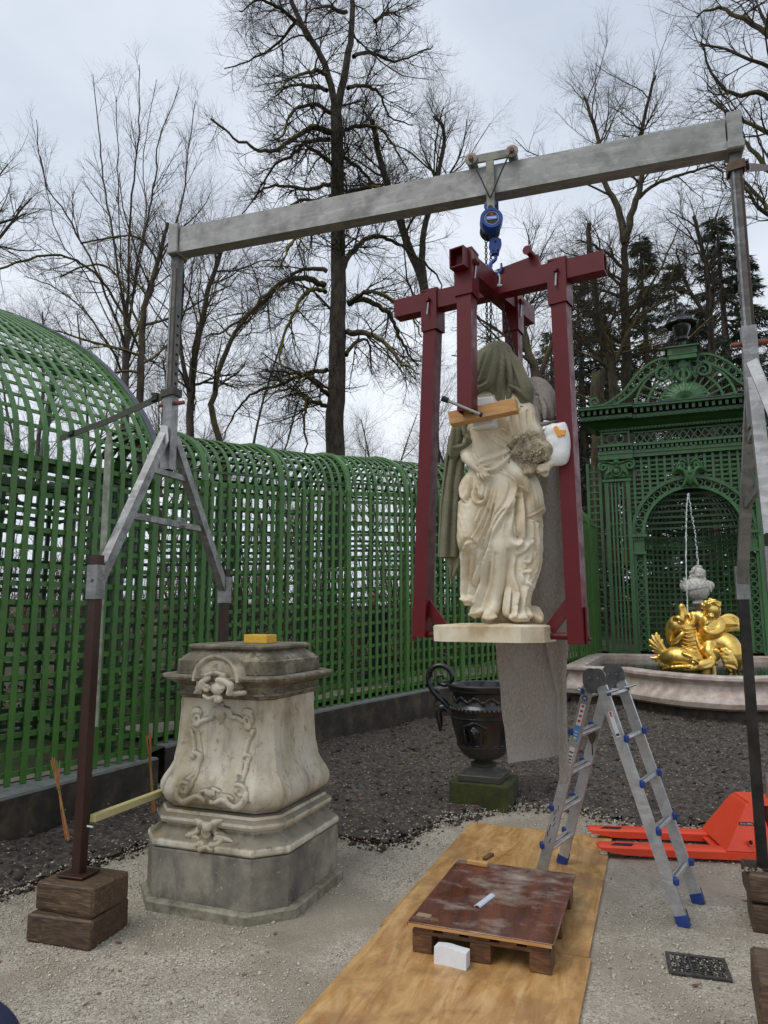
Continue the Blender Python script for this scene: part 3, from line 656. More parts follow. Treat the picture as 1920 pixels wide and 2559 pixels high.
# kerb walls
def kerbwall(P, N, top, depth, wth, label, closed_end=True):
    mb = MB(); secs = []
    P = np.asarray(P)
    for p, nn, tz in zip(P, N, top):
        f = p - nn * depth; b = p + nn * wth
        secs.append([A3(f[0], f[1], -.05), A3(f[0], f[1], tz - .02), A3(*(f + nn * .02)[:2], tz), A3(b[0], b[1], tz - .004), A3(b[0], b[1], -.05)])
    mb.loft(secs); return tag(mb.build('kerb_wall', M['kerb'], smooth=35), label, 'wall')
kA0 = onZ(0, 1997, ZB); kA1 = onZ(397, 1893, ZB); tk = unit(kA1 - kA0); nk = A3(-tk[1], tk[0], 0)
Pk = np.array([kA0 + tk * s_ for s_ in np.linspace(-4, np.linalg.norm(kA1 - kA0), 20)])
kerbwall(Pk, np.tile(nk, (20, 1)), np.full(20, ZB), 0, .42, 'wet blackened concrete kerb wall under the tall trellis')
kerbwall(PATHB, NB, PATHB[:, 2] + .0, .20, .14, 'long curved concrete kerb under the low green trellis walk')
# kerb on the far side of the walk
kb = PATHB + NB * 1.85; kerbwall(kb, NB, kb[:, 2] + .22, .0, .15, 'low grey kerb along the far side of the trellis walk')
kb = PA + NAv * 1.95; kerbwall(kb, NAv, kb[:, 2] + .18, .0, .15, 'low grey kerb seen through the tall trellis')

# ------------------------------------------------------------------ trellis
def copy_part(src, name, parent, loc, rz):
    o = src.copy(); o.name = name; col.objects.link(o); o.parent = parent; o.location = A3(*loc) - WLOC[parent.name]; o.rotation_euler = (0, 0, rz); return o
def proto(name, mb, m, smooth=0):
    v = np.concatenate(mb.v); me = bpy.data.meshes.new(name); me.from_pydata(v.tolist(), [], mb.f); me.update(); me.materials.append(m)
    if smooth:
        me.polygons.foreach_set('use_smooth', np.ones(len(me.polygons), bool)); me.set_sharp_from_angle(angle=radians(smooth))
    return me
def put(me, name, parent, loc, rz=0., mat=None):
    o = bpy.data.objects.new(name, me); col.objects.link(o); o.parent = parent; o.location = A3(*loc) - WLOC[parent.name]; o.rotation_euler = (0, 0, rz); return o
LATH = [(-.011, -.024), (.011, -.024), (.011, .024), (-.011, .024)]
def rowsweep(root, P, N, off, z, name, m, sec=LATH):
    Q = P + N * off; Q = Q.copy(); Q[:, 2] += z; mb = MB(); mb.sweep(Q, sec); return mb.build(name, m, root)

# --- low curved walk
root = thing('trellis_walk', 'low green lattice walk with rounded roof curving along the soil bed', 'trellis', PATHB[0])
HB = 3.17; WB = 1.7; RB = .74
hts = np.interp(np.arange(len(PATHB)) * SPB, [0, .5, 1.13, 3.08, 3.99, 5.68, 7.2, 10.1, 14.4], [3.18, 3.21, 3.25, 3.31, 3.345, 3.46, 3.5, 3.45, 3.4])
vs_mesh = proto('vertical_slat', MB().box((0, 0, HB / 2), (.060, .026, HB), b=.004), M['green_paint'])
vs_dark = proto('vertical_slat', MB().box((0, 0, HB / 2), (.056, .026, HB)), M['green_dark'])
ang = np.arctan2(NB[:, 1], NB[:, 0])
def roof_rib(w, d, m, rise, wd, lift=0., flat=8):
    a = np.linspace(0, pi, 15); pts = np.stack([wd / 2 * (1 - np.cos(a)), np.zeros(15), rise * np.sin(a) ** .85], 1)
    c_ = A3(wd / 2, 0, -.1); ups = pts - c_; pts = pts + np.array([unit(u) for u in ups]) * lift
    mb = MB(); mb.sweep(pts, [(-w / 2, -d / 2), (w / 2, -d / 2), (w / 2, d / 2), (-w / 2, d / 2)], ups=ups); return proto('roof_slat', mb, m, 40)
rib = roof_rib(.058, .014, M['green_rib'], RB, WB); big = roof_rib(.095, .045, M['green_rib'], RB, WB, .02)
post = proto('post', MB().box((0, 0, HB / 2), (.085, .075, HB), b=.006), M['green_paint'])
for i in range(len(PATHB)):
    p = PATHB[i]; nn = NB[i]; a = ang[i]; sc = hts[i] / HB
    isp = i % 9 == 4
    o = put(post if isp else vs_mesh, 'post' if isp else 'vertical_slat', root, p - nn * .013, a + pi / 2); o.scale = (1, 1, sc)
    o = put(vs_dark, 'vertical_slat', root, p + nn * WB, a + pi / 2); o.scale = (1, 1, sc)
    o = put(big if isp else rib, 'arch_rib' if isp else 'roof_slat', root, p + A3(0, 0, hts[i]), a)
row_z = np.arange(.10, HB - .02, .171)
PH = PATHB.copy()
for z_ in row_z:
    s_ = z_ / HB; Q = PATHB.copy(); Q[:, 2] += hts * s_ - z_
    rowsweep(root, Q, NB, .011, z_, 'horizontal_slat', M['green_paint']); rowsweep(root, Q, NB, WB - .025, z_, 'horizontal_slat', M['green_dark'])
Q = PATHB.copy(); Q[:, 2] += hts - HB
rowsweep(root, Q, NB, .012, HB - .03, 'top_rail', M['green_paint'], [(-.013, -.035), (.013, -.035), (.013, .035), (-.013, .035)])
for a in np.linspace(.16, pi - .16, 13):
    Q2 = Q + NB * (WB / 2 * (1 - cos(a))); Q2[:, 2] += HB + RB * sin(a) ** .85 - .018
    up_ = A3(0, 0, 1); mb = MB(); ups = -NB * cos(a) * .9 + A3(0, 0, sin(a) + .15); mb.sweep(Q2, [(-.02, -.006), (.02, -.006), (.02, .006), (-.02, .006)], ups=ups); mb.build('roof_row', M['green_dark'], root)

# --- tall section on the left with the big vault
root = thing('tall_trellis', 'tall green lattice wall sweeping up into a high vaulted roof', 'trellis', FA1)
ZT = 3.54; HA = ZT - ZB; LA = np.linalg.norm(FA1 - FAm)
prof = spline([(0, 3.54), (.09, 3.87), (.48, 4.40), (1.21, 5.04), (2.02, 5.53), (2.95, 6.0), (3.9, 6.38), (5.2, 6.75), (6.6, 6.95)], 5)
vA = proto('vertical_slat', MB().box((0, 0, HA / 2), (.056, .028, HA), b=.004), M['green_paint']); vAd = proto('vertical_slat', MB().box((0, 0, HA / 2), (.05, .026, HA)), M['green_dark'])
aA = math.atan2(NA[1], NA[0]); pr3 = np.stack([prof[:, 0], np.zeros(len(prof)), prof[:, 1] - ZT], 1)
tn = np.gradient(pr3, axis=0); upsA = np.stack([-tn[:, 2], tn[:, 1], tn[:, 0]], 1)
mb = MB(); mb.sweep(pr3, [(-.027, -.008), (.027, -.008), (.027, .008), (-.027, .008)], ups=upsA); ribA = proto('roof_slat', mb, M['green_rib'], 40)
sA = np.arange(1.44 - .146, 1.44 - LA, -.146)
for s_ in sA:
    p = FA0 + TA * s_
    put(vA, 'vertical_slat', root, p - NA * .013, aA + pi / 2); put(vAd, 'vertical_slat', root, p + NA * 1.75, aA + pi / 2); put(ribA, 'roof_slat', root, p + A3(0, 0, HA), aA)
MB_ = MB(); MB_.box((0, 0, HA / 2), (.075, .07, HA), b=.006); put(proto('post', MB_, M['green_paint']), 'post', root, FA1 - NA * .013, aA + pi / 2)
def rowA(o, z_, name, m, wv=.011, hv=.024, up=(0, 0, 1)):
    a = FAm + NA * o; b = FA1 + NA * o; mb = MB(); mb.bar(A3(a[0], a[1], z_), A3(b[0], b[1], z_), 2 * wv, 2 * hv, up=up); return mb.build(name, m, root)
for z_ in np.arange(ZB + .09, ZT - .03, .17): rowA(.011, z_, 'horizontal_slat', M['green_paint']); rowA(1.73, z_, 'horizontal_slat', M['green_dark'])
rs = resample(prof, .172)
for k, (o_, z_) in enumerate(rs[1:]):
    d = rs[min(k + 2, len(rs) - 1)] - rs[k]; nrm_ = NA * (-d[1]) + A3(0, 0, d[0]); rowA(o_ + .012 * unit(d)[1], z_ - .012 * unit(d)[0], 'roof_row', M['green_paint'], .021, .006, up=unit(nrm_))
# end lattice, end arch and lead flashing
for o_ in np.arange(.15, 1.75, .16):
    put(vAd, 'vertical_slat', root, FA1 + NA * o_ - TA * .02, aA)
for z_ in np.arange(ZB + .09, ZT, .17):
    mb = MB(); a = FA1 + NA * .05 - TA * .04; b = FA1 + NA * 1.72 - TA * .04; mb.bar(A3(a[0], a[1], z_), A3(b[0], b[1], z_), .02, .042); mb.build('horizontal_slat', M['green_dark'], root)
arch = np.array([FA1 + NA * o_ + A3(0, 0, z_ - ZB) for o_, z_ in prof]); tn = np.gradient(arch, axis=0); ua = np.array([unit(np.cross(TA, t_)) for t_ in tn]); ua *= np.sign(ua[3, 2])
mb = MB(); mb.sweep(arch, [(-.05, -.03), (.05, -.03), (.05, .012), (-.05, .012)], ups=ua); mb.build('end_arch', M['green_paint'], root, 40)
pl = resample(np.c_[arch + ua * .018 + TA * .03, ua], .42)
for k in range(len(pl) - 1):
    a = pl[k]; b = pl[k + 1]; seg_ = spline([a[:3], (a[:3] + b[:3]) / 2 + unit(a[3:]) * .006, b[:3] + unit(b[3:]) * .003], 3)
    mb = MB(); mb.sweep(seg_, [(-.045, -.004), (.045, -.004), (.045, .005), (-.045, .005)], up=unit(a[3:] + b[3:])); mb.build('lead_flashing', M['lead'], root, 40)
mb = MB(); mb.bar(arch[0] + A3(0, 0, .02) - NA * .04, arch[0] + A3(0, 0, -.16) - NA * .04, .10, .012, up=NA); mb.build('lead_flashing', M['lead'], root)
for o_, z_ in ((1.1, 4.75), (2.5, 5.6), (4.2, 6.3), (.1, 3.35), (1.7, 3.45)):
    rowA(o_, z_, 'purlin', M['green_dark'], .04, .05)
for s_ in np.arange(1.1, 1.5 - LA, -1.0):
    p = FA0 + TA * s_; mb = MB(); mb.bar(p + NA * .05 + A3(0, 0, HA - .15), p + NA * 2.6 + A3(0, 0, HA - .1), .06, .08); mb.bar(p + NA * 1.7 + A3(0, 0, HA - .1), p + NA * 1.5 + A3(0, 0, HA + 1.6), .05, .06, up=TA); mb.build('roof_frame', M['green_dark'], root)
# ------------------------------------------------------------------ gantry over the yard
def hollow(p0, p1, w, h, t=.006, up=(0, 0, 1)):
    p0, p1 = np.asarray(p0, float), np.asarray(p1, float); d = unit(p1 - p0); up = np.asarray(up, float)
    if abs(np.dot(unit(up), d)) > .99: up = A3(0, 1, 0)
    x = unit(np.cross(d, up)); u = np.cross(x, d); v = []; f = []
    for p in (p0, p1):
        for k in (0, t):
            for a, b in ((-1, -1), (1, -1), (1, 1), (-1, 1)): v.append(p + x * a * (w / 2 - k) + u * b * (h / 2 - k))
    for a in range(4):
        b = (a + 1) % 4
        f += [(a, b, 8 + b, 8 + a), (4 + b, 4 + a, 12 + a, 12 + b), (b, a, 4 + a, 4 + b), (8 + a, 8 + b, 12 + b, 12 + a)]
    return v, f
def hbuild(name, m, par, *a, **k): mb = MB(); mb.add(*hollow(*a, **k)); return mb.build(name, m, par)
def bbuild(name, m, par, *a, **k): mb = MB(); mb.bar(*a, **k); return mb.build(name, m, par)
def tbuild(name, m, par, pts, r, n=8, smooth=50): mb = MB(); mb.tube(pts, r, n); return mb.build(name, m, par, smooth)
def bolt(par, p, d, r=.014, l=.016, m='trolley_metal'):
    mb = MB(); p = np.asarray(p, float); d = unit(d); mb.tube([p, p + d * l], r, 6); return mb.build('bolt', M[m], par)

BL = A3(-3.42, 4.37, 4.735); BR = A3(.605, 4.585, 4.765); bd = unit(BR - BL); bn = A3(bd[1], -bd[0], 0)     # beam ends (underside), direction, towards the viewer
gan = thing('lifting_gantry', 'grey metal portal gantry with long level beam on two splayed trestles', 'gantry', (-1.4, 4.5, 0))
hbuild('beam', M['beam_metal'], gan, BL + bd * .05 + A3(0, 0, .107), BR - bd * .05 + A3(0, 0, .107), .11, .21, t=.008)
def stand(ap, near, far, left):
    zt = ap[2]; s_ = unit((far - near) * A3(1, 1, 0)); x_ = A3(s_[1], -s_[0], 0)
    # head bracket around the beam end
    mb = MB(); mb.box(ap + A3(0, 0, .118), (.085, .15, .25), rotz(math.atan2(bd[1], bd[0])), .006); mb.build('beam_bracket', M['beam_metal'], gan)
    mb = MB(); mb.box(ap + A3(0, 0, .02), (.100, .160, .06), rotz(math.atan2(bd[1], bd[0])), .008); mb.build('bracket_collar', M['beam_metal'], gan)
    zc = 3.62                                           # the telescopic post slides in a sleeve
    hbuild('inner_post', M['galv_dark'], gan, A3(ap[0], ap[1], zc - .55), A3(ap[0], ap[1], zt - .015), .066, .066, up=s_)
    for sgn in (-1, 1):                                 # welded guide strips on the post
        q = A3(ap[0], ap[1], 0) + bn * (.034) + bd * sgn * .022; bbuild('guide_strip', M['brown_steel' if sgn > 0 else 'galvanised'], gan, q + A3(0, 0, zc), q + A3(0, 0, zt - .12), .012, .006, up=bn)
    k = 0
    for z_ in np.arange(zc + .06, zc + .62, .078):
        p = A3(ap[0], ap[1], z_) + x_ * (.034 if left else -.034); mb = MB(); mb.tube([p, p + x_ * (.002 if left else -.002)], .012, 10); mb.build('pin_hole', M['hole_dark'], gan)
    hbuild('outer_sleeve', M['galvanised'], gan, A3(ap[0], ap[1], zc - .62), A3(ap[0], ap[1], zc), .082, .082, up=s_)
    p = A3(ap[0], ap[1], zc - .10); mb = MB(); mb.tube([p - x_ * .10, p + x_ * .12], .017, 8); mb.build('locking_pin', M['rust_pin'], gan, 50)
    zs = 2.13
    for ft, sg in ((near, -1), (far, 1)):
        top = A3(ap[0], ap[1], 0) + s_ * sg * .05 + A3(0, 0, 3.27); bot = A3(ft[0], ft[1], zs) - s_ * sg * .02
        hbuild('trestle_leg', M['galvanised'], gan, top, bot, .066, .066, up=x_)
        hbuild('leg_socket', M['galvanised'], gan, A3(ft[0], ft[1], zs - .12), A3(ft[0], ft[1], zs + .10), .082, .082, up=s_)
        hbuild('extension_leg', M['brown_steel' if left else 'dark_steel'], gan, A3(ft[0], ft[1], .345), A3(ft[0], ft[1], zs + .165), .062, .062, up=s_)
        mb = MB(); mb.box(A3(ft[0], ft[1], .340), (.19, .17, .010), rotz(math.atan2(s_[0], -s_[1]) * 0 + .06), .002); mb.build('foot_plate', M['brown_steel'], gan)
        bolt(gan, A3(ft[0], ft[1], zs) + bn * .041, bn, .009, .014)
    for zz, fr in ((2.97, .33), (2.60, .68)):
        a = A3(ap[0], ap[1], 0) + (A3(near[0], near[1], 0) - A3(ap[0], ap[1], 0)) * fr * .92; b = A3(ap[0], ap[1], 0) + (A3(far[0], far[1], 0) - A3(ap[0], ap[1], 0)) * fr * .92
        fr2 = (3.27 - zz) / (3.27 - zs); a = A3(ap[0], ap[1], 0) + (A3(near[0], near[1], 0) - A3(ap[0], ap[1], 0)) * fr2; b = A3(ap[0], ap[1], 0) + (A3(far[0], far[1], 0) - A3(ap[0], ap[1], 0)) * fr2
        bbuild('cross_brace', M['galvanised'], gan, a + A3(0, 0, zz), b + A3(0, 0, zz), .028, .05, b=.004)
    if left:
        m_ = (A3(near[0], near[1], 2.62) + A3(far[0], far[1], 2.62)) / 2; mb = MB(); mb.box(m_ + s_ * .12, (.036, .08, .07), rotz(0), .006); mb.build('brace_joint', M['galvanised'], gan)
stand(BL, A3(-3.40, 3.67, 0), A3(-3.42, 5.19, 0), True)
stand(BR, A3(.54, 3.84, 0), A3(.545, 5.30, 0), False)
# paper slip stuck on the left trestle head
pp = A3(BL[0], BL[1] - .07, 3.25); mb = MB(); P = [(-.045, .085), (.03, .07), (.05, -.05), (.02, -.075), (-.04, -.06)]
a = pp + A3(.02, -.015, .0); mb.prism(P, a, unit(A3(.95, -.15, .0)), A3(0, 0, 1), unit(A3(-.15, -.95, 0)), .003); tag(mb.build('paper_slip', M['paper']), 'crumpled wet white paper slip stuck at the trestle apex', 'paper')
# yellow brace timber between the two left legs
mb = MB(); mb.bar(A3(-3.345, 3.70, .655), A3(-3.365, 5.17, .665), .045, .045, b=.003); tag(mb.build('timber_brace', M['yellow_timber']), 'pale yellow timber brace between the brown gantry legs', 'timber')
mb = MB(); mb.tube([A3(-3.345, 3.66, .62), A3(-3.30, 3.66, .618)], .008, 6); tag(mb.build('brace_bolt', M['zinc']), 'small steel bolt end beside the yellow timber brace', 'bolt')
# weathered lath behind the near leg
mb = MB(); mb.prism([(-.022, -1.9), (.020, -1.9), (.024, .0), (.018, .06), (.0, .085), (-.014, .06), (-.022, 0)], A3(-3.475, 3.79, 3.09), unit(A3(.95, .3, 0)), unit(A3(-.012, 0, 1)), A3(-.3, .95, 0), .010)
tag(mb.build('weathered_lath', simple('lath_grey', (.20, .22, .17), .8, var=.4, sc=18)), 'pale weathered wooden lath standing behind the brown gantry leg', 'lath')

# straps
def ribbon(name, pts, w, th, m, label, up=(0, 0, 1), n=6):
    P = spline(pts, n); mb = MB(); mb.sweep(P, [(-th / 2, -w / 2), (th / 2, -w / 2), (th / 2, w / 2), (-th / 2, w / 2)], up=up); return mb.build(name, M[m], None, 40)
def strap(name, loop_c, z0, r, w, far, m, label, cat='strap'):
    t = thing(name, label, cat, loop_c)
    c = np.asarray(loop_c, float); ring_ = []
    a = r; cs = [(-a, -a), (a, -a), (a, a), (-a, a)]
    P = np.array([c + A3(x, y, z0 + (x * .15)) for x, y in cs]); P = np.concatenate([np.linspace(P[i], P[(i + 1) % 4], 4, endpoint=False) for i in range(4)])
    mb = MB(); mb.sweep(P, [(-.004, -w / 2), (.004, -w / 2), (.004, w / 2), (-.004, w / 2)], closed=True); mb.build('loop', M[m], t, 30)
    far = np.asarray(far, float); s0 = c + A3(-a if far[0] < c[0] else a, 0, z0); mid = (s0 + far) / 2 - A3(0, 0, .02)
    P = spline([s0, s0 * .7 + far * .3 - A3(0, 0, .012), mid, far], 5); mb = MB(); mb.sweep(P, [(-.004, -w / 2), (.004, -w / 2), (.004, w / 2), (-.004, w / 2)]); mb.build('webbing', M[m], t, 30)
    d = unit(far - s0); q = s0 + d * .10; mb = MB(); mb.bar(q, q + d * .09, w * .9, .045, b=.005); mb.bar(q + d * .02 + A3(0, 0, .03), q + d * .10 + A3(0, 0, .045), w * .7, .02); mb.build('ratchet', M['dark_steel'], t)
    q = far - d * .35; mb = MB(); mb.bar(q, q + d * .10, .05, .045, b=.005); mb.build('buckle', M['dark_steel'], t)
    return t
fe = onP(150, 1096, FA0 - NA * .03, NA)
strap('tension_strap', (BL[0], BL[1], 0), 3.60, .055, .055, fe, 'strap', 'mossy grey tension strap from the left gantry post to the trellis')
strap('tension_strap', (BR[0], BR[1], 0), 4.66, .047, .055, atD(1974, 415, 16.75), 'strap_brown', 'brown webbing strap tied around the post under the beam end')
mb = MB(); w_ = onP(150, 1096, FA0 - NA * .03, NA)
# ------------------------------------------------------------------ timber blocks under the feet
def chunk(c, size, rz, label, seed, group=None):
    t = MB(); t.box((0, 0, 0), size, None, .012); v = np.concatenate(t.v)
    # subdivide lightly by jittering the corners so that no edge is perfectly straight
    R = np.random.default_rng(seed); v = v + R.normal(0, .0045, v.shape); v = v @ rotz(rz).T + np.asarray(c, float)
    o = mesh_obj('timber_block', v, t.f, M['sleeper'], None, 0); return tag(o, label, 'timber block', group)
chunk((-3.37, 3.66, .080), (.45, .36, .160), .10, 'lower of two dark sleeper blocks under the left brown gantry leg', 1)
chunk((-3.36, 3.67, .245), (.42, .32, .163), .03, 'upper of two dark sleeper blocks under the left brown gantry leg', 2)
chunk((-3.52, 5.22, .080), (.48, .36, .160), .05, 'lower sleeper block hidden behind the stone pedestal', 3); chunk((-3.52, 5.22, .245), (.46, .34, .163), -.04, 'upper sleeper block hidden behind the stone pedestal', 4)
chunk((.705, 5.30, .080), (.50, .36, .160), -.02, 'lower of two sleeper blocks beside the red pallet truck', 5); chunk((.69, 5.31, .245), (.50, .34, .163), .02, 'upper of two sleeper blocks beside the red pallet truck', 6)
chunk((.60, 3.88, .080), (.50, .42, .160), -.06, 'lower of two sleeper blocks beside the drain grate', 7); chunk((.59, 3.87, .245), (.52, .40, .163), -.03, 'upper of two sleeper blocks beside the drain grate', 8)
tag(lumps('mortar_crumbs', A3(.50, 5.22, .335) + rng.normal(0, .018, (30, 3)) * A3(1.6, 1, .3), rng.uniform(.008, .022, 30), M['concrete_slab'], .6, 11), 'heap of grey crumbs on the upper block beside the red truck', 'crumbs')
# ------------------------------------------------------------------ beam trolley
ft = lambda x, y, o=.0: onP(x, y, BL - bd * 0 + bn * (.055 + o), bn)
T = thing('beam_trolley', 'khaki steel trolley with two rollers riding on the gantry beam', 'trolley', ft(1232, 430))
tz = 4.998
tx = np.dot(ft(1180, 415) - BL, bd); tx2 = np.dot(ft(1281, 397) - BL, bd); tm = (tx + tx2) / 2 - .012
bp = lambda s_, o, z_: A3(*(BL + bd * s_ + bn * o)[:2], z_)
for sd in (1, -1):
    bbuild('side_bar', M['trolley_metal'], T, bp(tx - .03, .078 * sd, tz + .015), bp(tx2 + .03, .078 * sd, tz + .015), .016, .062, b=.003)
    bbuild('hanger_plate', M['trolley_metal'], T, bp(tm, .089 * sd, tz - .02), bp(tm, .089 * sd, tz - .40), .055, .010, up=bn, b=.002)
    bolt(T, bp(tm, .094 * sd, tz - .375), bn * sd, .016, .02, 'dark_steel')
for s_ in (tx, tx2):
    mb = MB(); mb.tube([bp(s_, -.066, tz + .012), bp(s_, .066, tz + .012)], .033, 18); mb.build('roller', M['trolley_metal'], T, 40)
    mb = MB(); mb.tube([bp(s_, .087, tz + .015), bp(s_, .099, tz + .015)], .043, 18); mb.build('roller_plate', M['trolley_metal'], T, 40)
    bolt(T, bp(s_, .099, tz + .015), bn, .018, .018, 'rust_pin')
for s_ in (tx, tx2):
    P = spline([bp(s_, .125, tz), bp(s_ * .55 + tm * .45, .118, tz - .13), bp(tm + (s_ - tm) * .12, .108, tz - .27), bp(tm, .105, tz - .30)], 5); tbuild('wire_sling', M['dark_steel'], T, P, .0055, 6)
# ------------------------------------------------------------------ chain hoist
hc = onY(1227, 561, 4.44); HT = thing('chain_hoist', 'blue hand chain hoist with round drum hanging from the trolley', 'hoist', hc)
ax = unit(A3(.28, -.95, 0)); ex = A3(ax[1], -ax[0], 0) * -1
def disc(name, m, c, r0, prof, n=28, par=HT):
    R = np.stack([ex, np.cross(ax, ex), ax], 1); mb = MB(); mb.lathe(prof, n, c, R); return mb.build(name, m, par, 40)
disc('drum_cover', M['blue_paint'], hc + ax * .02, 0, [(0, -.02), (.072, -.02), (.076, -.01), (.076, .055), (.070, .068), (.052, .068), (.050, .062), (0, .062)])
disc('hand_wheel', M['black_rubber'], hc - ax * .075, 0, [(0, -.03), (.066, -.03), (.07, -.02), (.06, -.005), (.06, .008), (.07, .022), (.066, .03), (0, .03)])
disc('gear_case', M['blue_paint'], hc - ax * .03, 0, [(0, -.028), (.06, -.028), (.06, .018), (0, .018)])
disc('badge', M['decal_black'], hc + ax * .084, 0, [(.044, -.003), (.044, .001), (0, .001)]); disc('badge_rim', M['decal_white'], hc + ax * .0835, 0, [(.047, -.004), (.047, .0), (.044, .0)])
ey = np.cross(ax, ex)
def text(body, size, loc, xd, nd, m, par, name='lettering'):
    cu = bpy.data.curves.new(name, 'FONT'); cu.body = body; cu.size = size; cu.align_x = 'CENTER'; cu.align_y = 'CENTER'; cu.extrude = .0004
    o = bpy.data.objects.new(name, cu); col.objects.link(o); xd = unit(xd); nd = unit(nd); yd = np.cross(nd, xd)
    import mathutils
    o.matrix_world = mathutils.Matrix(((xd[0], yd[0], nd[0], 0), (xd[1], yd[1], nd[1], 0), (xd[2], yd[2], nd[2], 0), (0, 0, 0, 1)))
    dg = bpy.context.evaluated_depsgraph_get(); me = bpy.data.meshes.new_from_object(o.evaluated_get(dg)); bpy.data.objects.remove(o)
    R = np.stack([xd, yd, nd], 1); v = np.array([tuple(q.co) for q in me.vertices]); f = [tuple(p.vertices) for p in me.polygons]; bpy.data.meshes.remove(me)
    return mesh_obj(name, v @ R.T + np.asarray(loc, float), f, m, par)
mb = MB(); R_ = np.stack([ex, ey, ax], 1); mb.box(hc + ax * .0855, (.072, .024, .002), R_ @ rotz(.12)); mb.build('badge_plate', M['decal_blue'], HT)
mb = MB()
for k in range(8): mb.box(hc + ax * .0872 + ex * (k - 3.5) * .0075, (.0045, .011, .0008), R_ @ rotz(.12 + (k % 3 - 1) * .3))
mb.build('lettering', M['decal_white'], HT)['kind'] = 'stuff'
mb = MB(); mb.prism([(-.012, 0), (.012, 0), (0, .018)], hc + ax * .0855 + ey * .018, ex, ey, ax, .001); mb.build('badge_mark', M['decal_red'], HT)
# upper hook and lower block
P = [hc + A3(0, 0, .07), hc + A3(0, 0, .10), hc + A3(-.028, 0, .125), hc + A3(-.03, 0, .155), hc + A3(0, 0, .178), hc + A3(.03, 0, .16), hc + A3(.034, 0, .13)]
tbuild('top_hook', M['blue_paint'], HT, spline(P, 4), .012, 8)
lb = onY(1238, 618, 4.46); mb = MB(); out_ = [(-.038, .045), (-.02, .058), (.02, .058), (.038, .045), (.042, .01), (.03, -.02), (.024, -.052), (-.024, -.052), (-.03, -.02), (-.042, .01)]
mb.prism(out_, lb - ax * .025, ex, A3(0, 0, 1), ax, .05); mb.build('hook_block', M['blue_paint'], HT, 30)
for q in ((0, .03), (-.015, -.035), (.015, -.035)): bolt(HT, lb + ax * .025 + ex * q[0] + A3(0, 0, q[1]), ax, .007, .008, 'dark_steel')
P = [lb + A3(0, 0, -.05), lb + A3(0, 0, -.085), lb - ex * .035 + A3(0, 0, -.12), lb - ex * .034 + A3(0, 0, -.165), lb + A3(0, 0, -.19), lb + ex * .034 + A3(0, 0, -.165), lb + ex * .038 + A3(0, 0, -.115)]
tbuild('bottom_hook', M['blue_paint'], HT, spline(P, 4), np.interp(np.arange(25), [0, 12, 24], [.011, .016, .006]), 8)
def chain(par, name, P, m, L=.030, r=.0042, w=.0085):
    P = resample(np.asarray(P, float), L * .72); mb = MB()
    for k in range(len(P) - 1):
        c = (P[k] + P[k + 1]) / 2; t = unit(P[k + 1] - P[k]); s_ = unit(np.cross(t, A3(cos(.6 + k * pi / 2), sin(.6 + k * pi / 2), .01)))
        a = np.arange(10) * 2 * pi / 10; q = c + (np.cos(a) * (L / 2 - r))[:, None] * t + (np.sin(a) * w)[:, None] * s_
        mb.tube(q, r, 5, closed=True)
    return mb.build(name, m, par, 60)
c1 = hc - ax * .06; 
chain(HT, 'hand_chain', [c1 + A3(-.03, 0, -.05), c1 + A3(-.035, 0, -.4), c1 + A3(-.04, .01, -1.3)], M['chain_steel']); chain(HT, 'hand_chain', [c1 + A3(.0, .02, -.05), c1 + A3(-.01, .02, -.5), c1 + A3(-.035, .02, -1.3)], M['chain_steel'])
chain(HT, 'load_chain', [hc + A3(-.02, 0, -.06), lb + A3(-.012, 0, .05)], M['chain_steel']); chain(HT, 'load_chain', [hc + A3(.03, 0, -.06), lb + A3(.022, 0, .05)], M['chain_steel'])
# shackle
sh = thing('bow_shackle', 'galvanised bow shackle linking the blue hook to the red frame', 'shackle', lb + A3(0, 0, -.28))
sp = lb + A3(0, 0, -.175); P = [sp + ex * .018 + A3(0, 0, -.10), sp + ex * .024 + A3(0, 0, -.04), sp + ex * .0 + A3(0, 0, .002), sp - ex * .024 + A3(0, 0, -.04), sp - ex * .018 + A3(0, 0, -.10)]
tbuild('bow', M['zinc'], sh, spline(P, 5), .010, 8); tbuild('shackle_pin', M['zinc'], sh, [sp + ex * .04 + A3(0, 0, -.10), sp - ex * .035 + A3(0, 0, -.10)], .012, 8)
# ------------------------------------------------------------------ red lifting frame around the statue
FC = A3(-.915, 4.52, 4.10); ua_ = radians(-8); va_ = radians(76); FU = A3(cos(ua_), sin(ua_), 0); FV = A3(cos(va_), sin(va_), 0)
fr = thing('lifting_cage', 'dark red steel lifting frame with crossed beams and four legs around the statue', 'lifting frame', (FC[0], FC[1], 1.72)); RP = M['red_paint']
hbuild('cross_beam', RP, fr, FC - FU * .745, FC + FU * .735, .10, .13, t=.008)
hbuild('cross_beam', RP, fr, FC - FV * .53, FC - FV * .052, .10, .128, t=.008); hbuild('cross_beam', RP, fr, FC + FV * .052, FC + FV * .57, .10, .128, t=.008)
mb = MB(); mb.bar(FC + FU * .02 + A3(0, 0, .075), FC + FU * .32 + A3(0, 0, .115), .05, .09); mb.build('gusset_plate', RP, fr)
p = FC + FU * .27 + A3(0, 0, .17); tbuild('pivot_pin', RP, fr, [p - FV * .09, p + FV * .09], .022, 12)
mb = MB(); mb.tube([p - FV * .085, p - FV * .095], .030, 12); mb.build('pin_head', RP, fr)
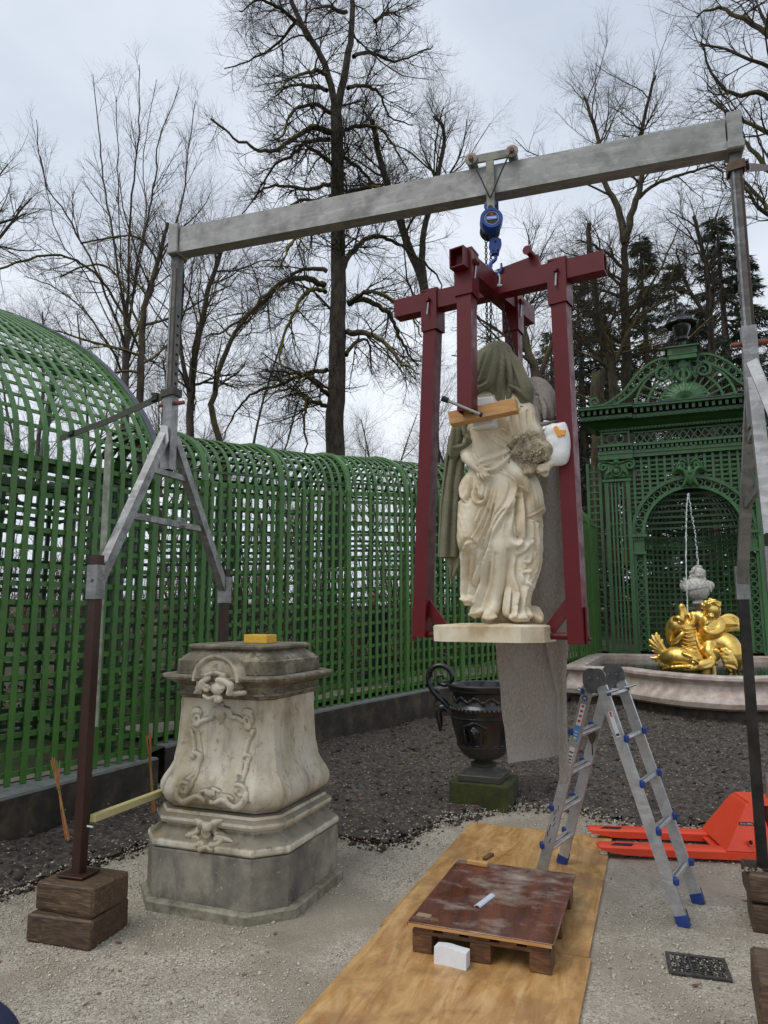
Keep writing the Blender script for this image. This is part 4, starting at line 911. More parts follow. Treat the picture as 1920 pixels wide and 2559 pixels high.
def leg(pos, dirv, zb, bot, sleeve_rot):
    top = FC + dirv * pos; hbuild('sleeve', RP, fr, top + A3(0, 0, .072), top - A3(0, 0, .22), .125, .118, up=FV if dirv is FU else FU)
    mb = MB(); mb.box(top + A3(0, 0, .078), (.125, .118, .012), rotz(ua_)); mb.build('sleeve_cap', RP, fr)
    hbuild('leg', RP, fr, top - A3(0, 0, .14), bot, .10, .095, up=FV if dirv is FU else FU)
    q = top - (FV * .062 if dirv is FU else FU * -.065); tbuild('t_handle', M['zinc'], fr, [q - A3(0, 0, .02), q - A3(0, 0, .115) - FV * .02], .006, 6)
    mb = MB(); mb.tube([q + FV * .02, q - FV * .025], .018, 6); mb.build('clamp_screw', RP, fr)
LB = onP(1055, 1592, FC, FV * 1.0 if False else A3(-FU[1], FU[0], 0)); RBt = onP(1446, 1610, FC, A3(-FU[1], FU[0], 0))
leg(-.46, FU, 0, LB, 0); leg(.445, FU, 0, RBt, 0)
Fb = FC - FV * .40; Fb = A3(Fb[0] - .005, Fb[1] - .02, onY(1148, 1035, Fb[1])[2]); leg(-.40, FV, 0, Fb, 0)
Bb = FC + FV * .29; leg(.29, FV, 0, A3(Bb[0], Bb[1], 3.05), 0)
slz = 1.745
for bt, sg in ((LB, 1), (RBt, -1)):
    e = A3(bt[0], bt[1], slz + .035) + FU * sg * (.14 if sg > 0 else .20); a = A3(bt[0], bt[1], slz + .035) + FU * sg * .05
    tbuild('support_rod', RP, fr, [a, e], .021, 12); mb = MB(); mb.tube([e, e + FU * sg * .02], .03, 12); mb.build('rod_end', RP, fr, 40)
    mb = MB(); mb.bar(A3(bt[0], bt[1], slz + .25) + FU * sg * .03, A3(bt[0], bt[1], slz + .07) + FU * sg * .17, .07, .016, up=FV); mb.build('corner_brace', RP, fr)
    mb = MB(); mb.box(A3(bt[0], bt[1], slz + .10) - FU * sg * .056, (.012, .05, .22), rotz(ua_), .002); mb.build('side_lug', RP, fr); bolt(fr, A3(bt[0], bt[1], slz + .02) - FU * sg * .06, -FU * sg, .012, .02, 'red_paint')
chain(fr, 'hanging_chain', [FC + FV * .06 + FU * .02 + A3(0, 0, -.07), FC + FV * .13 + FU * .06 + A3(0, 0, -.40), FC + FV * .13 + FU * .09 + A3(0, 0, -.75)], M['chain_steel'], .036, .005, .010)
# ------------------------------------------------------------------ stone pedestal
PC = A3(-2.845, 4.690, 0); SHR = .022
PROF = {'base_block': [(.07, .572), (.372, .575), (.378, .57), (.38, .56)],
        'base_moulding': [(.384, .55), (.388, .572), (.40, .581), (.42, .582), (.438, .572), (.450, .552), (.453, .54), (.47, .52), (.497, .49), (.515, .477), (.520, .476), (.522, .502), (.53, .520), (.55, .531), (.568, .529), (.583, .512), (.588, .494), (.60, .490), (.606, .486), (.609, .462)],
        'body': [(.618, .455), (.636, .468), (.652, .495), (.675, .516), (.71, .528), (.75, .526), (.79, .507), (.84, .474), (.89, .447), (.94, .428), (1.0, .415), (1.12, .406), (1.24, .401), (1.335, .399)],
        'cornice': [(1.338, .40), (1.342, .415), (1.352, .416), (1.36, .428), (1.366, .442), (1.378, .443), (1.381, .428), (1.40, .412), (1.42, .418), (1.438, .45), (1.444, .475), (1.452, .478), (1.456, .508), (1.47, .530), (1.484, .535), (1.495, .527), (1.499, .515)],
        'top_block': [(1.503, .437), (1.592, .432), (1.597, .425), (1.60, .412), (1.612, .405), (1.635, .372), (1.652, .347), (1.66, .342), (1.663, .352), (1.674, .366), (1.688, .370), (1.698, .362), (1.703, .345)]}
ped = thing('stone_pedestal', 'weathered carved stone pedestal with bulging body and cartouche', 'pedestal', PC)
def octa(hf, z, c=.19):
    cc = c + .586 * (hf - .575) * 1.0; cc = max(cc, .06); h_ = hf
    pts = [(-h_ + cc, -h_), (h_ - cc, -h_), (h_, -h_ + cc), (h_, h_ - cc), (h_ - cc, h_), (-h_ + cc, h_), (-h_, h_ - cc), (-h_, -h_ + cc)]
    return [PC + A3(x, y, z) for x, y in pts]
allp = [q for k in PROF for q in PROF[k]]
def ped_front(z): return PC[1] + SHR + (.012 if .61 < z < .9 else 0) - np.interp(z, [q[0] for q in allp], [q[1] for q in allp])
mats_ = {'base_block': 'limestone_block', 'base_moulding': 'limestone', 'body': 'limestone', 'cornice': 'limestone_dark', 'top_block': 'limestone_dark'}
for k in PROF:
    mb = MB(); mb.loft([octa(h_ - SHR - (.012 if k == 'body' and z < .9 else 0), z) for z, h_ in PROF[k]]); mb.build(k, M[mats_[k]], ped, 32)
mb = MB(); mb.loft([octa(.603, -.02, .22), octa(.605, .055, .22), octa(.59, .066, .22), octa(.57, .068, .22)]); mb.build('foundation_slab', M['concrete_slab'], ped, 30)
ODF = .55; ODY = None
def cr3(cx, cy, d=0.):                                  # a spot read off the front of the pedestal
    px, py = 340 + cx / 2.7304, 1540 + cy / 2.7304; Yp = 4.25
    for _ in range(4): p = onY(px, py, Yp); Yp = ped_front(p[2]) if ODY is None else ODY
    return onY(px, py, Yp) + A3(0, -d * ODF, 0)
pa = cr3(408, 445); pb = cr3(712, 460); x0 = (pa[0] + pb[0]) / 2; rr = (pb[0] - pa[0]) / 2; zc_ = 1.462; yf = PC[1] - .50
a = np.linspace(0, pi, 21); P = np.stack([x0 + rr * np.cos(a), np.full(21, yf), zc_ + rr * .98 * np.sin(a)], 1); ups_ = np.stack([np.cos(a), 0 * a, np.sin(a)], 1)
mb = MB(); sec = [(.10, .024), (-.006, .022), (-.016, .014), (-.016, .004), (-.010, -.004), (.0, -.008), (.004, -.016), (.10, -.016)]; mb.sweep(P, sec, ups=ups_); mb.build('arched_hood', M['limestone'], ped, 40)
mb = MB(); aa_ = np.linspace(0, pi, 15); mb.prism(np.r_[np.stack([rr * .95 * np.cos(aa_), rr * .86 * np.sin(aa_)], 1), [(-rr * .95, -.05), (rr * .95, -.05)]], A3(x0, PC[1] - .385, zc_), A3(1, 0, 0), A3(0, 0, 1), A3(0, -1, 0), .108); mb.build('hood_back', M['limestone_clean'], ped)
def ornament(name, items, lo, hi, h, mat_='limestone', k=.005):
    s_ = SDF(lo, hi, h)
    for it in items:
        if it[0] == 'c': s_.chain(PQ := [cr3(*q) for q in it[1]], np.array(it[2]) * .0013 if not np.isscalar(it[2]) else it[2] * .0013, k, 4)
        if it[0] == 'c' and len(it[1]) > 2:               # small leaf lobes along the stems
            R_ = np.broadcast_to(np.asarray(it[2], float), (len(PQ),)); S_ = spline(np.c_[np.array(PQ), R_], 5)
            for q_, (a_, b2) in enumerate(zip(S_[:-1:2], S_[1::2])):
                t_ = unit(b2[:3] - a_[:3]); n_ = A3(-t_[2], 0, t_[0]) * (1 if q_ % 2 else -1); s_.seg(a_[:3] + n_ * a_[3] * .0005, a_[:3] + (n_ * 1.3 + t_ * 1.1) * a_[3] * .00095, a_[3] * .00045, a_[3] * .00022, .002)
        elif it[0] == 's':
            c = cr3(*it[1]); P = spiral(c, A3(1, 0, 0), A3(0, -.15, 1), it[2] * .00088, it[2] * .00018, it[4], it[3], 22, it[5]); s_.chain(P, np.linspace(it[6], it[6] * .6, 22) * .00112, k * .4)
        elif it[0] == 'e': s_.ell(cr3(*it[1]), np.array(it[2]) * .00088, k=k)
    return s_.build(name, M[mat_], ped)
ca = cr3(250, 1330); cb = cr3(850, 590)
it = [('c', [(585, 600, .012), (582, 650, .022), (585, 712, .012)], [16, 30, 14]), ('c', [(575, 625, .012), (545, 640, .02), (520, 690, .016), (470, 705, .012), (440, 725, .01)], [12, 17, 15, 13, 12]), ('c', [(592, 625, .012), (630, 640, .02), (655, 680, .016), (700, 690, .012), (730, 715, .01)], [12, 17, 15, 13, 12]),
      ('s', (418, 690, .012), 52, 1.2, 1.35, 1, 15), ('s', (765, 705, .012), 55, 1.9, 1.35, -1, 15), ('c', [(395, 640, .01), (430, 632, .014), (445, 660, .012)], 12), ('c', [(790, 650, .01), (755, 640, .014), (735, 665, .012)], 12), ('e', (415, 735, .012), (38, 20, 26)), ('e', (765, 755, .012), (36, 20, 30)),
      ('c', [(378, 770, .006), (398, 840, .01), (402, 915, .01)], [9, 13, 10]), ('c', [(430, 790, .004), (440, 860, .007), (448, 925, .006), (436, 975, .006)], 8), ('c', [(400, 925, .012), (445, 950, .012), (425, 1020, .01), (390, 1085, .012), (340, 1120, .012)], [16, 18, 14, 16, 18]), ('e', (390, 950, .012), (28, 18, 30)), ('c', [(430, 1000, .004), (425, 1060, .006), (405, 1110, .008)], 8),
      ('c', [(806, 780, .008), (772, 850, .01), (748, 930, .01), (738, 960, .01)], [14, 12, 12, 10]), ('s', (770, 965, .01), 28, 2.6, 1.1, -1, 12), ('c', [(765, 995, .008), (742, 1080, .01), (718, 1135, .014)], [12, 13, 18]), ('c', [(725, 1000, .004), (720, 1060, .005), (700, 1110, .006)], 8),
      ('s', (335, 1172, .014), 52, .9, 1.4, 1, 17), ('c', [(395, 1100, .012), (375, 1150, .014), (350, 1200, .014)], [14, 20, 14]), ('c', [(285, 1180, .008), (290, 1235, .01), (335, 1262, .012), (385, 1238, .012), (430, 1225, .012), (468, 1255, .01)], [12, 16, 18, 16, 16, 12]),
      ('e', (510, 1205, .014), (45, 24, 26)), ('s', (512, 1212, .02), 32, 0., 1.2, 1, 12), ('e', (520, 1265, .012), (22, 18, 24)), ('c', [(440, 1195, .008), (480, 1185, .012), (540, 1175, .012), (575, 1195, .008)], 10), ('c', [(545, 1270, .01), (600, 1248, .012), (635, 1275, .012), (690, 1300, .012), (740, 1268, .012), (758, 1205, .01)], [12, 17, 16, 18, 18, 12]),
      ('s', (715, 1190, .014), 52, 2.2, 1.4, -1, 17), ('c', [(700, 1100, .012), (705, 1150, .014), (690, 1195, .012)], [14, 20, 14]), ('c', [(590, 1215, .006), (640, 1225, .01), (665, 1245, .01)], 9)]
ornament('cartouche', it, (ca[0] - .06, 4.08, .62), (cb[0] + .04, 4.40, 1.36), .0052)
ODF = .7; ODY = PC[1] - .485
it = [('e', (575, 490, .05), (62, 30, 45)), ('c', [(415, 520, .03), (450, 500, .04), (470, 450, .05), (520, 420, .05)], [8, 14, 16, 12]), ('c', [(430, 490, .03), (460, 470, .04)], 12), ('c', [(580, 435, .05), (620, 432, .06), (668, 470, .06), (650, 525, .05)], [16, 20, 18, 12]), ('s', (600, 470, .06), 38, .5, 1.2, -1, 13), ('s', (505, 480, .055), 36, 2.4, 1.2, 1, 13), ('c', [(500, 400, .05), (560, 380, .055), (620, 395, .05)], 12),
      ('e', (582, 560, .04), (32, 24, 34)), ('e', (565, 575, .05), (14, 14, 16)), ('c', [(640, 520, .03), (690, 525, .03), (750, 520, .02)], [12, 14, 12]), ('c', [(480, 540, .03), (520, 560, .04), (560, 545, .04)], 12), ('e', (450, 515, .035), (20, 14, 16))]
ornament('hood_shell', it, (x0 - .22, 4.02, 1.28), (x0 + .26, 4.36, 1.62), .005)
ODF = .55; ODY = None
it = [('c', [(415, 1385, .012), (450, 1400, .03), (450, 1445, .03), (400, 1480, .03), (355, 1495, .02)], [10, 20, 20, 20, 10]), ('c', [(590, 1390, .012), (550, 1400, .03), (545, 1445, .03), (600, 1500, .03), (655, 1525, .02)], [10, 20, 20, 20, 10]), ('e', (500, 1425, .04), (42, 36, 48)), ('s', (500, 1480, .045), 42, 1.5, 1.2, 1, 15), ('c', [(420, 1560, .015), (465, 1540, .03), (520, 1590, .02)], [10, 18, 12]), ('c', [(520, 1550, .03), (570, 1545, .03), (605, 1500, .03), (660, 1535, .015)], [14, 18, 16, 8]), ('s', (415, 1520, .03), 30, 0, 1.1, 1, 12), ('s', (580, 1520, .035), 34, 3.1, 1.1, -1, 12), ('c', [(440, 1590, .012), (490, 1565, .03)], 14)]
ornament('base_shell', it, (x0 - .30, 3.98, .36), (x0 + .26, 4.36, .66), .005)
mb = MB(); mb.box(onY(652, 1601, 4.66) + A3(-.005, 0, .005), (.205, .13, .062), rotz(-.10), .004); o = mb.build('foam_block', M['foam_yellow']); o.location.z += 1.704 - (o.location.z); tag(o, 'bright yellow foam block on top of the stone pedestal', 'foam')

# ------------------------------------------------------------------ plywood, pallet and loose pieces
def sheet(x0, x1, y0, y1, z0, z1, rz, label):
    mb = MB(); n = 8; c = A3((x0 + x1) / 2, (y0 + y1) / 2, 0); top = []; bot = []
    pts = [(x0 + (x1 - x0) * t, y0) for t in np.linspace(0, 1, n)][:-1] + [(x1, y0 + (y1 - y0) * t) for t in np.linspace(0, 1, n)][:-1] + [(x1 - (x1 - x0) * t, y1) for t in np.linspace(0, 1, n)][:-1] + [(x0, y1 - (y1 - y0) * t) for t in np.linspace(0, 1, n)][:-1]
    P = np.array([(x, y, 0) for x, y in pts]); P = (P - c) @ rotz(rz).T + c; P[:, :2] += rng.normal(0, .0012, (len(P), 2))
    mb.loft([P + A3(0, 0, z0), P + A3(0, 0, z1)]); return tag(mb.build('plywood_sheet', M['plywood']), label, 'plywood')
sheet(-1.695, -.455, 4.392, 6.72, .004, .022, .002, 'damp orange plywood sheet lying under the pallet and ladder foot'); sheet(-1.672, -.442, 1.9, 4.386, .004, .024, -.004, 'wide orange plywood sheet on the gravel with white foam on it')
pal = thing('wooden_pallet', 'wooden pallet with dusty dark red board on top', 'pallet', (-1.0, 4.63, .024)); PX0, PX1, PY0, PY1 = -1.39, -.612, 4.10, 5.17; z0 = .0245
for y_ in (PY0 + .075, (PY0 + PY1) / 2, PY1 - .075):
    for x_ in (PX0 + .06, (PX0 + PX1) / 2, PX1 - .06):
        mb = MB(); mb.box((x_, y_, z0 + .049), (.115, .14, .096), rotz(rng.normal(0, .02)), .004); mb.build('block', M['pallet_wood'], pal)
    mb = MB(); mb.box(((PX0 + PX1) / 2, y_, z0 + .108), (.775, .135, .021), None, .002); mb.build('stringer_board', M['pallet_wood'], pal)
for k, x_ in enumerate(np.linspace(PX0 + .07, PX1 - .07, 5)):
    mb = MB(); mb.box((x_, (PY0 + PY1) / 2, z0 + .130), (.118 if k % 2 == 0 else .095, 1.07, .020), None, .002); mb.build('deck_board', M['pallet_wood'], pal)
mb = MB(); mb.box(((PX0 + PX1) / 2 - .003, (PY0 + PY1) / 2 + .004, z0 + .1535), (.815, 1.11, .021), None, .0025); tb = mb.build('top_board', M['phenolic_board'], pal)
mb = MB(); mb.box(((PX0 + PX1) / 2 - .003, PY0 - .0495 + .02 + .008 - .0005 * 0, z0 + .1525), (.80, .0012, .016)); 
ed = mb.build('raw_edge', M['new_timber'], tb); ed.location.y -= .0005
zt = z0 + .1645
def loose(name, c, size, rz, m, label, cat, b=.003): mb = MB(); mb.box(c, size, rotz(rz), b); return tag(mb.build(name, M[m]), label, cat)
q = onZ(1194, 2163, zt); loose('timber_offcut', A3(q[0], q[1], zt + .015), (.15, .035, .028), -.12, 'new_timber', 'small sawn timber offcut near the far edge of the pallet board', 'timber')
q = onZ(1213, 2152, zt); loose('timber_offcut', A3(q[0] + .01, q[1] + .06, zt + .013), (.035, .12, .024), -.25, 'pallet_wood', 'brown timber offcut touching the pale one on the pallet', 'timber')
q = onZ(1213, 2252, zt); mb = MB(); a = np.linspace(.25, pi - .25, 9); P = [(.022 * cos(t), .016 * sin(t)) for t in a] + [(.016 * cos(t), .010 * sin(t)) for t in a[::-1]]
dv = unit(A3(.22, .97, 0)); mb.prism(P, A3(q[0], q[1], zt - .0025) - dv * .11, A3(dv[1], -dv[0], 0), A3(0, 0, 1), dv, .21); tag(mb.build('foam_strip', simple('foam_pale_blue', (.50, .56, .64), .6, var=.08)), 'pale blue curved foam strip lying on the pallet board', 'foam')
q = onZ(1060, 2288, zt); mb = MB(); mb.box(A3(q[0], q[1], zt + .0012), (.085, .05, .002), rotz(-.1)); tag(mb.build('tape_patch', simple('tape_tan', (.30, .20, .13), .6)), 'tan tape patch at the front corner of the pallet board', 'tape')
q = onZ(1122, 2416, .024); mb = MB(); P = spline([(-.092, 0, 0), (-.03, 0, .006), (.03, 0, .0), (.092, 0, -.004)], 4); rings = []
for x, _, w_ in P:
    rings.append([A3(x, -.035 + w_, 0), A3(x, .035 + w_, 0), A3(x + .002, .034 + w_, .085 + w_ * .5), A3(x + .002, -.034 + w_, .088 + w_)])
mb.loft([[p @ rotz(-.06).T + A3(q[0] + .01, q[1] + .03, .0245) for p in r] for r in rings]); tag(mb.build('foam_block', M['foam_white'], None, 40), 'white foam block on the plywood in front of the pallet', 'foam')

# ------------------------------------------------------------------ drain grate
D = [onZ(*p) for p in ((1672, 2383), (1825, 2402), (1818, 2458), (1664, 2440))]; dc = sum(D) / 4; du = unit(D[1] - D[0]); dv = A3(-du[1], du[0], 0)
dr = thing('drain_grate', 'rectangular cast iron drain grate half filled with gravel', 'drain', dc)
mb = MB(); mb.box(dc + A3(0, 0, .002), (.30, .23, .004), rotz(math.atan2(du[1], du[0]))); mb.build('pit_bottom', M['hole_dark'], dr)
for s_, L_, c in ((1, .31, dv * .115), (-1, .31, dv * -.115)): mb = MB(); mb.bar(dc + c - du * .155 + A3(0, 0, .009), dc + c + du * .155 + A3(0, 0, .009), .022, .016, b=.002); mb.build('rim_bar', M['drain_iron'], dr)
for s_ in (-1, 1): mb = MB(); mb.bar(dc + du * s_ * .145 - dv * .103 + A3(0, 0, .0085), dc + du * s_ * .145 + dv * .103 + A3(0, 0, .0085), .022, .016, b=.002); mb.build('rim_bar', M['drain_iron'], dr)
for x in np.linspace(-.105, .105, 7): mb = MB(); mb.bar(dc + du * x - dv * .10 + A3(0, 0, .010), dc + du * x + dv * .10 + A3(0, 0, .010), .009, .010); mb.build('grate_bar', M['drain_iron'], dr)
for y in np.linspace(-.075, .075, 6): mb = MB(); mb.bar(dc + dv * y - du * .13 + A3(0, 0, .008), dc + dv * y + du * .13 + A3(0, 0, .008), .007, .008); mb.build('grate_bar', M['drain_iron'], dr)
lp = dc + du * rng.uniform(-.14, .14, (260, 1)) + dv * rng.uniform(-.10, .10, (260, 1)); keep = (np.abs((lp - dc) @ du) > .085) | (rng.uniform(size=260) < .3); lp = lp[keep]; lp[:, 2] = .010
tag(lumps('grate_gravel', lp, rng.uniform(.004, .008, len(lp)), M['pebble'], .7, 12), 'pale gravel clogging the ends of the drain grate', 'gravel')

# ------------------------------------------------------------------ folding ladder
lad = thing('folding_ladder', 'aluminium folding ladder with blue clips standing as an A frame', 'ladder', (-.4, 5.4, 0)); AL = M['aluminium']; ro = A3(.105, .42, 0); rd = unit(ro)
NT_ = A3(-.425, 5.275, 1.47); LFn = A3(-.885, 5.47, 0.022); RFn = A3(.062, 5.065, 0.0)
def rail(p0, p1, w, t, name='rail'): mb = MB(); mb.add(*hollow(p0, p1, t, w, .004, up=np.cross(rd, unit(p1 - p0)))); return mb.build(name, AL, lad)
for (ft_, sg) in ((LFn, -1), (RFn, 1)):
    tp = NT_ + A3(sg * .045, -sg * .018, -.05); d = unit(tp - ft_); side = np.cross(rd, d)
    for k, ofs in enumerate((A3(0, 0, 0), ro)):
        z_off = A3(0, 0, 0)
        rail(ft_ + ofs + d * .06, tp + ofs, .072, .026, 'rail')
        inn = rd * (.031 if k == 0 else -.031); rail(ft_ + ofs + rd * (-.03 if k == 0 else .03) + d * .07 + side * sg * 0, ft_ + ofs + rd * (-.03 if k == 0 else .03) + d * .80, .058, .02, 'outer_rail') if k == 1 else rail(ft_ + ofs + rd * .03 + d * .07, ft_ + ofs + rd * .03 + d * .9, .058, .02, 'outer_rail')
        mb = MB(); mb.bar(ft_ + ofs + d * .0, ft_ + ofs + d * .065, .034, .08, up=np.cross(rd, d), b=.003); mb.build('foot', M['blue_plastic'], lad)
        mb = MB(); oo = rd * (.036 if k == 0 else .036); mb.bar(ft_ + ofs + oo + d * .015, ft_ + ofs + oo + d * .085, .028, .066, up=np.cross(rd, d), b=.003); mb.build('foot', M['navy_plastic'], lad)
    Lr = np.linalg.norm(tp - ft_)
    for k, fr_ in enumerate((.17, .365, .56, .755, .955)):
        c = ft_ + d * (Lr * fr_)
        for dz_, sd_ in ((0., -.018), (.012, .022)):
            mb = MB(); mb.bar(c + rd * .014 + side * sd_, c + ro - rd * .014 + side * sd_, .026, .022, up=d, b=.003); mb.build('rung', AL, lad)
        if k < 4:
            for e_ in (0, 1):
                q = c + ro * e_ + side * (.042 if (sg > 0) else -.042) * (1 if sg > 0 else 1); mb = MB(); mb.box(q, (.036, .05, .045), rotz(.25), .008); mb.build('blue_clip', M['blue_plastic'], lad)
    for e_ in (0, 1):
        q = tp - d * .05 + ro * e_; tbuild('locking_bar', M['zinc'], lad, spline([q + side * sg * .03 - rd * .05, q + side * sg * .06 - rd * .03, q + side * sg * .06 + rd * .12, q + side * sg * .03 + rd * .14], 4), .010, 8)
        mb = MB(); mb.box(tp - d * .055 + ro * e_ + side * sg * .03, (.03, .04, .04), rotz(.25), .006); mb.build('blue_clip', M['blue_plastic'], lad)
for e_ in (0, 1):
    c = NT_ + ro * e_ + A3(0, 0, .0); hx = unit(A3(.95, -.25, 0)); hx = unit(np.cross(A3(0, 0, 1), rd) * -1)
    for sg in (-1, 1):
        mb = MB(); a = np.linspace(0, pi, 13); poly = [(.058 * cos(t), .058 * sin(t) + .012) for t in a] + [(-.052, -.05), (-.02, -.10), (.03, -.10), (.058, -.03)]
        mb.prism([(x * sg + sg * .022, y) for x, y in (poly if sg > 0 else poly)][::sg], c - rd * (.022 - .004 * sg), hx, A3(0, 0, 1), rd, .016); mb.build('hinge', simple('hinge_steel', (.16, .165, .165), .4, .7, var=.25) if 'hinge_steel' not in MT else MT['hinge_steel'], lad, 30)
        bolt(lad, c - rd * .03 + hx * sg * .03 + A3(0, 0, .005), -rd, .008, .008, 'zinc')
# stickers and pen marks on the rails
dL = unit(NT_ + A3(-.045, .018, -.05) - LFn); sL = np.cross(rd, dL); LL = np.linalg.norm(NT_ + A3(-.045, .018, -.05) - LFn)
def decal(fr0, fr1, w, m, base=LFn, d=dL, s=None, L_=LL, o=0., name='sticker', lift=.0006):
    s = np.cross(rd, d) if s is None else s
    c0 = base + d * (L_ * fr0) - rd * (.0135 + lift); c1 = base + d * (L_ * fr1) - rd * (.0135 + lift); mb = MB(); mb.bar(c0 + s * o, c1 + s * o, .0008, w, up=s); return mb.build(name, M[m], lad)
decal(.80, .905, .034, 'decal_white'); decal(.72, .795, .040, 'decal_blue'); decal(.60, .69, .038, 'decal_white')
for f_ in (.815, .84, .865, .89): decal(f_, f_ + .012, .020, 'decal_red', name='pictogram', lift=.0016)
for f_ in (.61, .625, .64, .66): decal(f_, f_ + .007, .030, 'decal_black', name='print_line', lift=.0016)
for f_ in (.735, .75, .765): decal(f_, f_ + .004, .026, 'decal_white', name='print_line', lift=.0016)
mb = MB(); mb.tube([LFn + dL * (LL * .732) - rd * .0135, LFn + dL * (LL * .732) - rd * .0152], .012, 14); mb.build('seal', M['decal_yellow'], lad)
mb = MB(); q = LFn + dL * (LL * .935); aa = np.arange(28) * 2 * pi / 28; rr_ = np.where(np.arange(28) % 2, .021, .018); mb.prism(np.stack([rr_ * np.cos(aa), rr_ * np.sin(aa)], 1), q - rd * .0137, sL, dL, -rd, .001); mb.build('round_badge', M['decal_navy'], lad)
for f_ in (-.007, 0, .007): mb = MB(); mb.bar(q - rd * .0152 + dL * f_ - sL * .011, q - rd * .0152 + dL * f_ + sL * .011, .0008, .003, up=dL); mb.build('print_line', M['decal_white'], lad)
text('W6', .055, LFn + dL * (LL * .535) - rd * .0142, -dL, -rd, M['decal_black'], lad, 'pen_lettering')
for k in range(7):
    q = LFn + dL * (LL * (.20 + .028 * k)) - rd * .0140 + sL * rng.uniform(-.02, .015); mb = MB(); mb.bar(q, q + dL * rng.uniform(.03, .06) + sL * rng.uniform(-.012, .012), .0008, .005, up=sL); mb.build('tar_mark', simple('tar', (.03, .018, .012), .6) if 'tar' not in MT else MT['tar'], lad)
dR = unit(NT_ + A3(.045, -.018, -.05) - RFn); sR = np.cross(rd, dR); LR = np.linalg.norm(NT_ + A3(.045, -.018, -.05) - RFn)
decal(.77, .885, .030, 'decal_white', RFn, dR, None, LR)
for f_ in (.86, .87, .875): decal(f_, f_ + .008, .014, 'decal_red', RFn, dR, None, LR, 0, 'pictogram', .0016)
decal(.775, .785, .022, 'decal_black', RFn, dR, None, LR, 0, 'print_line', .0016)

# ------------------------------------------------------------------ red pallet truck
tip = onZ(1497, 2146, .0); tre = onZ(1900, 2162, .0); fa = unit((tre - tip) * A3(1, 1, 0)); sa = A3(-fa[1], fa[0], 0); trk = thing('pallet_truck', 'bright red hand pallet truck with two forks', 'pallet truck', tip); SR = M['signal_red']
for s_ in (.09, .545):
    o = tip + sa * (s_ - .09 + .08); mb = MB(); rings = []
    for f_, w_, h_ in ((.0, .030, .012), (.008, .052, .018), (.03, .068, .026), (.09, .08, .036), (.2, .08, .056), (1.28, .08, .062), (1.33, .08, .062)):
        rings.append([o + fa * f_ + sa * -w_ + A3(0, 0, .088 - h_), o + fa * f_ + sa * -w_ + A3(0, 0, .082), o + fa * f_ + sa * (-w_ + .012) + A3(0, 0, .09), o + fa * f_ + sa * (w_ - .012) + A3(0, 0, .09), o + fa * f_ + sa * w_ + A3(0, 0, .082), o + fa * f_ + sa * w_ + A3(0, 0, .088 - h_)])
    mb.loft(rings); fk = mb.build('fork', SR, trk, 40)
    mb = MB(); mb.prism([(.10, -.032), (.26, -.046), (.30, .03), (.15, .034)], o + A3(0, 0, .0905), fa, sa, A3(0, 0, 1), .001); mb.build('wheel_opening', M['hole_dark'], fk)
    for e_ in (-.03, .0, .03):
        q = o + fa * .235 + sa * (e_ * .6) + A3(0, 0, .038); mb = MB(); mb.tube([q - sa * .012 , q + sa * .012], .037, 16); mb.build('fork_wheel', M['black_rubber'], trk, 40) if e_ == 0 else None
    q = o + fa * .05 - sa * .03 + A3(0, 0, .030); mb = MB(); mb.tube([q - sa * .012, q + sa * .022], .026, 14); mb.build('guide_roller', M['white_plastic'], trk, 40)
    q = o + fa * .30 - sa * .05 + A3(0, 0, .035); mb = MB(); mb.bar(q, q + fa * .16, .02, .03, b=.004); mb.build('push_link', SR, trk); bolt(trk, q + fa * .02 - sa * .012, -sa, .012, .012, 'zinc')
b0 = tip + sa * .0; rings = []
def rect(f0, f1, s0, s1, z):
    f0 += .13; f1 += .13; return [b0 + fa * f0 + sa * s0 + A3(0, 0, z), b0 + fa * f1 + sa * s0 + A3(0, 0, z), b0 + fa * f1 + sa * s1 + A3(0, 0, z), b0 + fa * f0 + sa * s1 + A3(0, 0, z)]
mb = MB(); mb.loft([rect(.84, 1.20, .002, .613, .0915), rect(1.05, 1.165, .13, .485, .405), rect(1.06, 1.16, .14, .475, .415)]); mb.build('housing', SR, trk)
mb = MB(); mb.prism([(0, 0), (.34, 0), (.34, .015), (0, .012)], b0 + fa * .93 + sa * .12 + A3(0, 0, .052), fa, A3(0, 0, 1), sa, .38); mb.build('cross_plate', SR, trk)
mb = MB(); mb.loft([rect(1.07, 1.30, .13, .485, .407), rect(1.08, 1.30, .14, .475, .43)]); mb.build('top_plate', SR, trk)
mb = MB(); q = b0 + fa * 1.43 + sa * .30; mb.lathe([(.055, .1), (.06, .12), (.06, .34), (.05, .37), (0, .37)], 20, q); mb.build('pump', M['galvanised'], trk, 40); mb = MB(); mb.lathe([(.03, .43), (.03, .62), (0, .62)], 14, q); mb.build('piston', M['zinc'], trk, 40)
mb = MB(); mb.box(q + fa * .03 - sa * .05 + A3(0, 0, .32), (.11, .1, .09), rotz(math.atan2(fa[1], fa[0])), .015); mb.build('valve_body', M['galvanised'], trk); mb = MB(); mb.box(q + fa * .0 - sa * .06 + A3(0, 0, .27), (.09, .07, .08), rotz(math.atan2(fa[1], fa[0])), .012); mb.build('valve_body', M['galvanised'], trk)
tbuild('tow_handle', SR, trk, [q + fa * .08 + A3(0, 0, .35), q + fa * .25 + A3(0, 0, 1.1)], .02, 10)
for e_ in (-.05, .05): mb = MB(); mb.tube([q + sa * (e_ - .022) + A3(0, 0, .09), q + sa * (e_ + .022) + A3(0, 0, .09)], .088, 20); mb.build('steer_wheel', M['black_rubber'], trk, 40)
nf = unit(np.cross(fa, A3(0, 0, 1)) + A3(0, 0, .27)); st = b0 + fa * 1.15 + sa * .045 + A3(0, 0, .19)
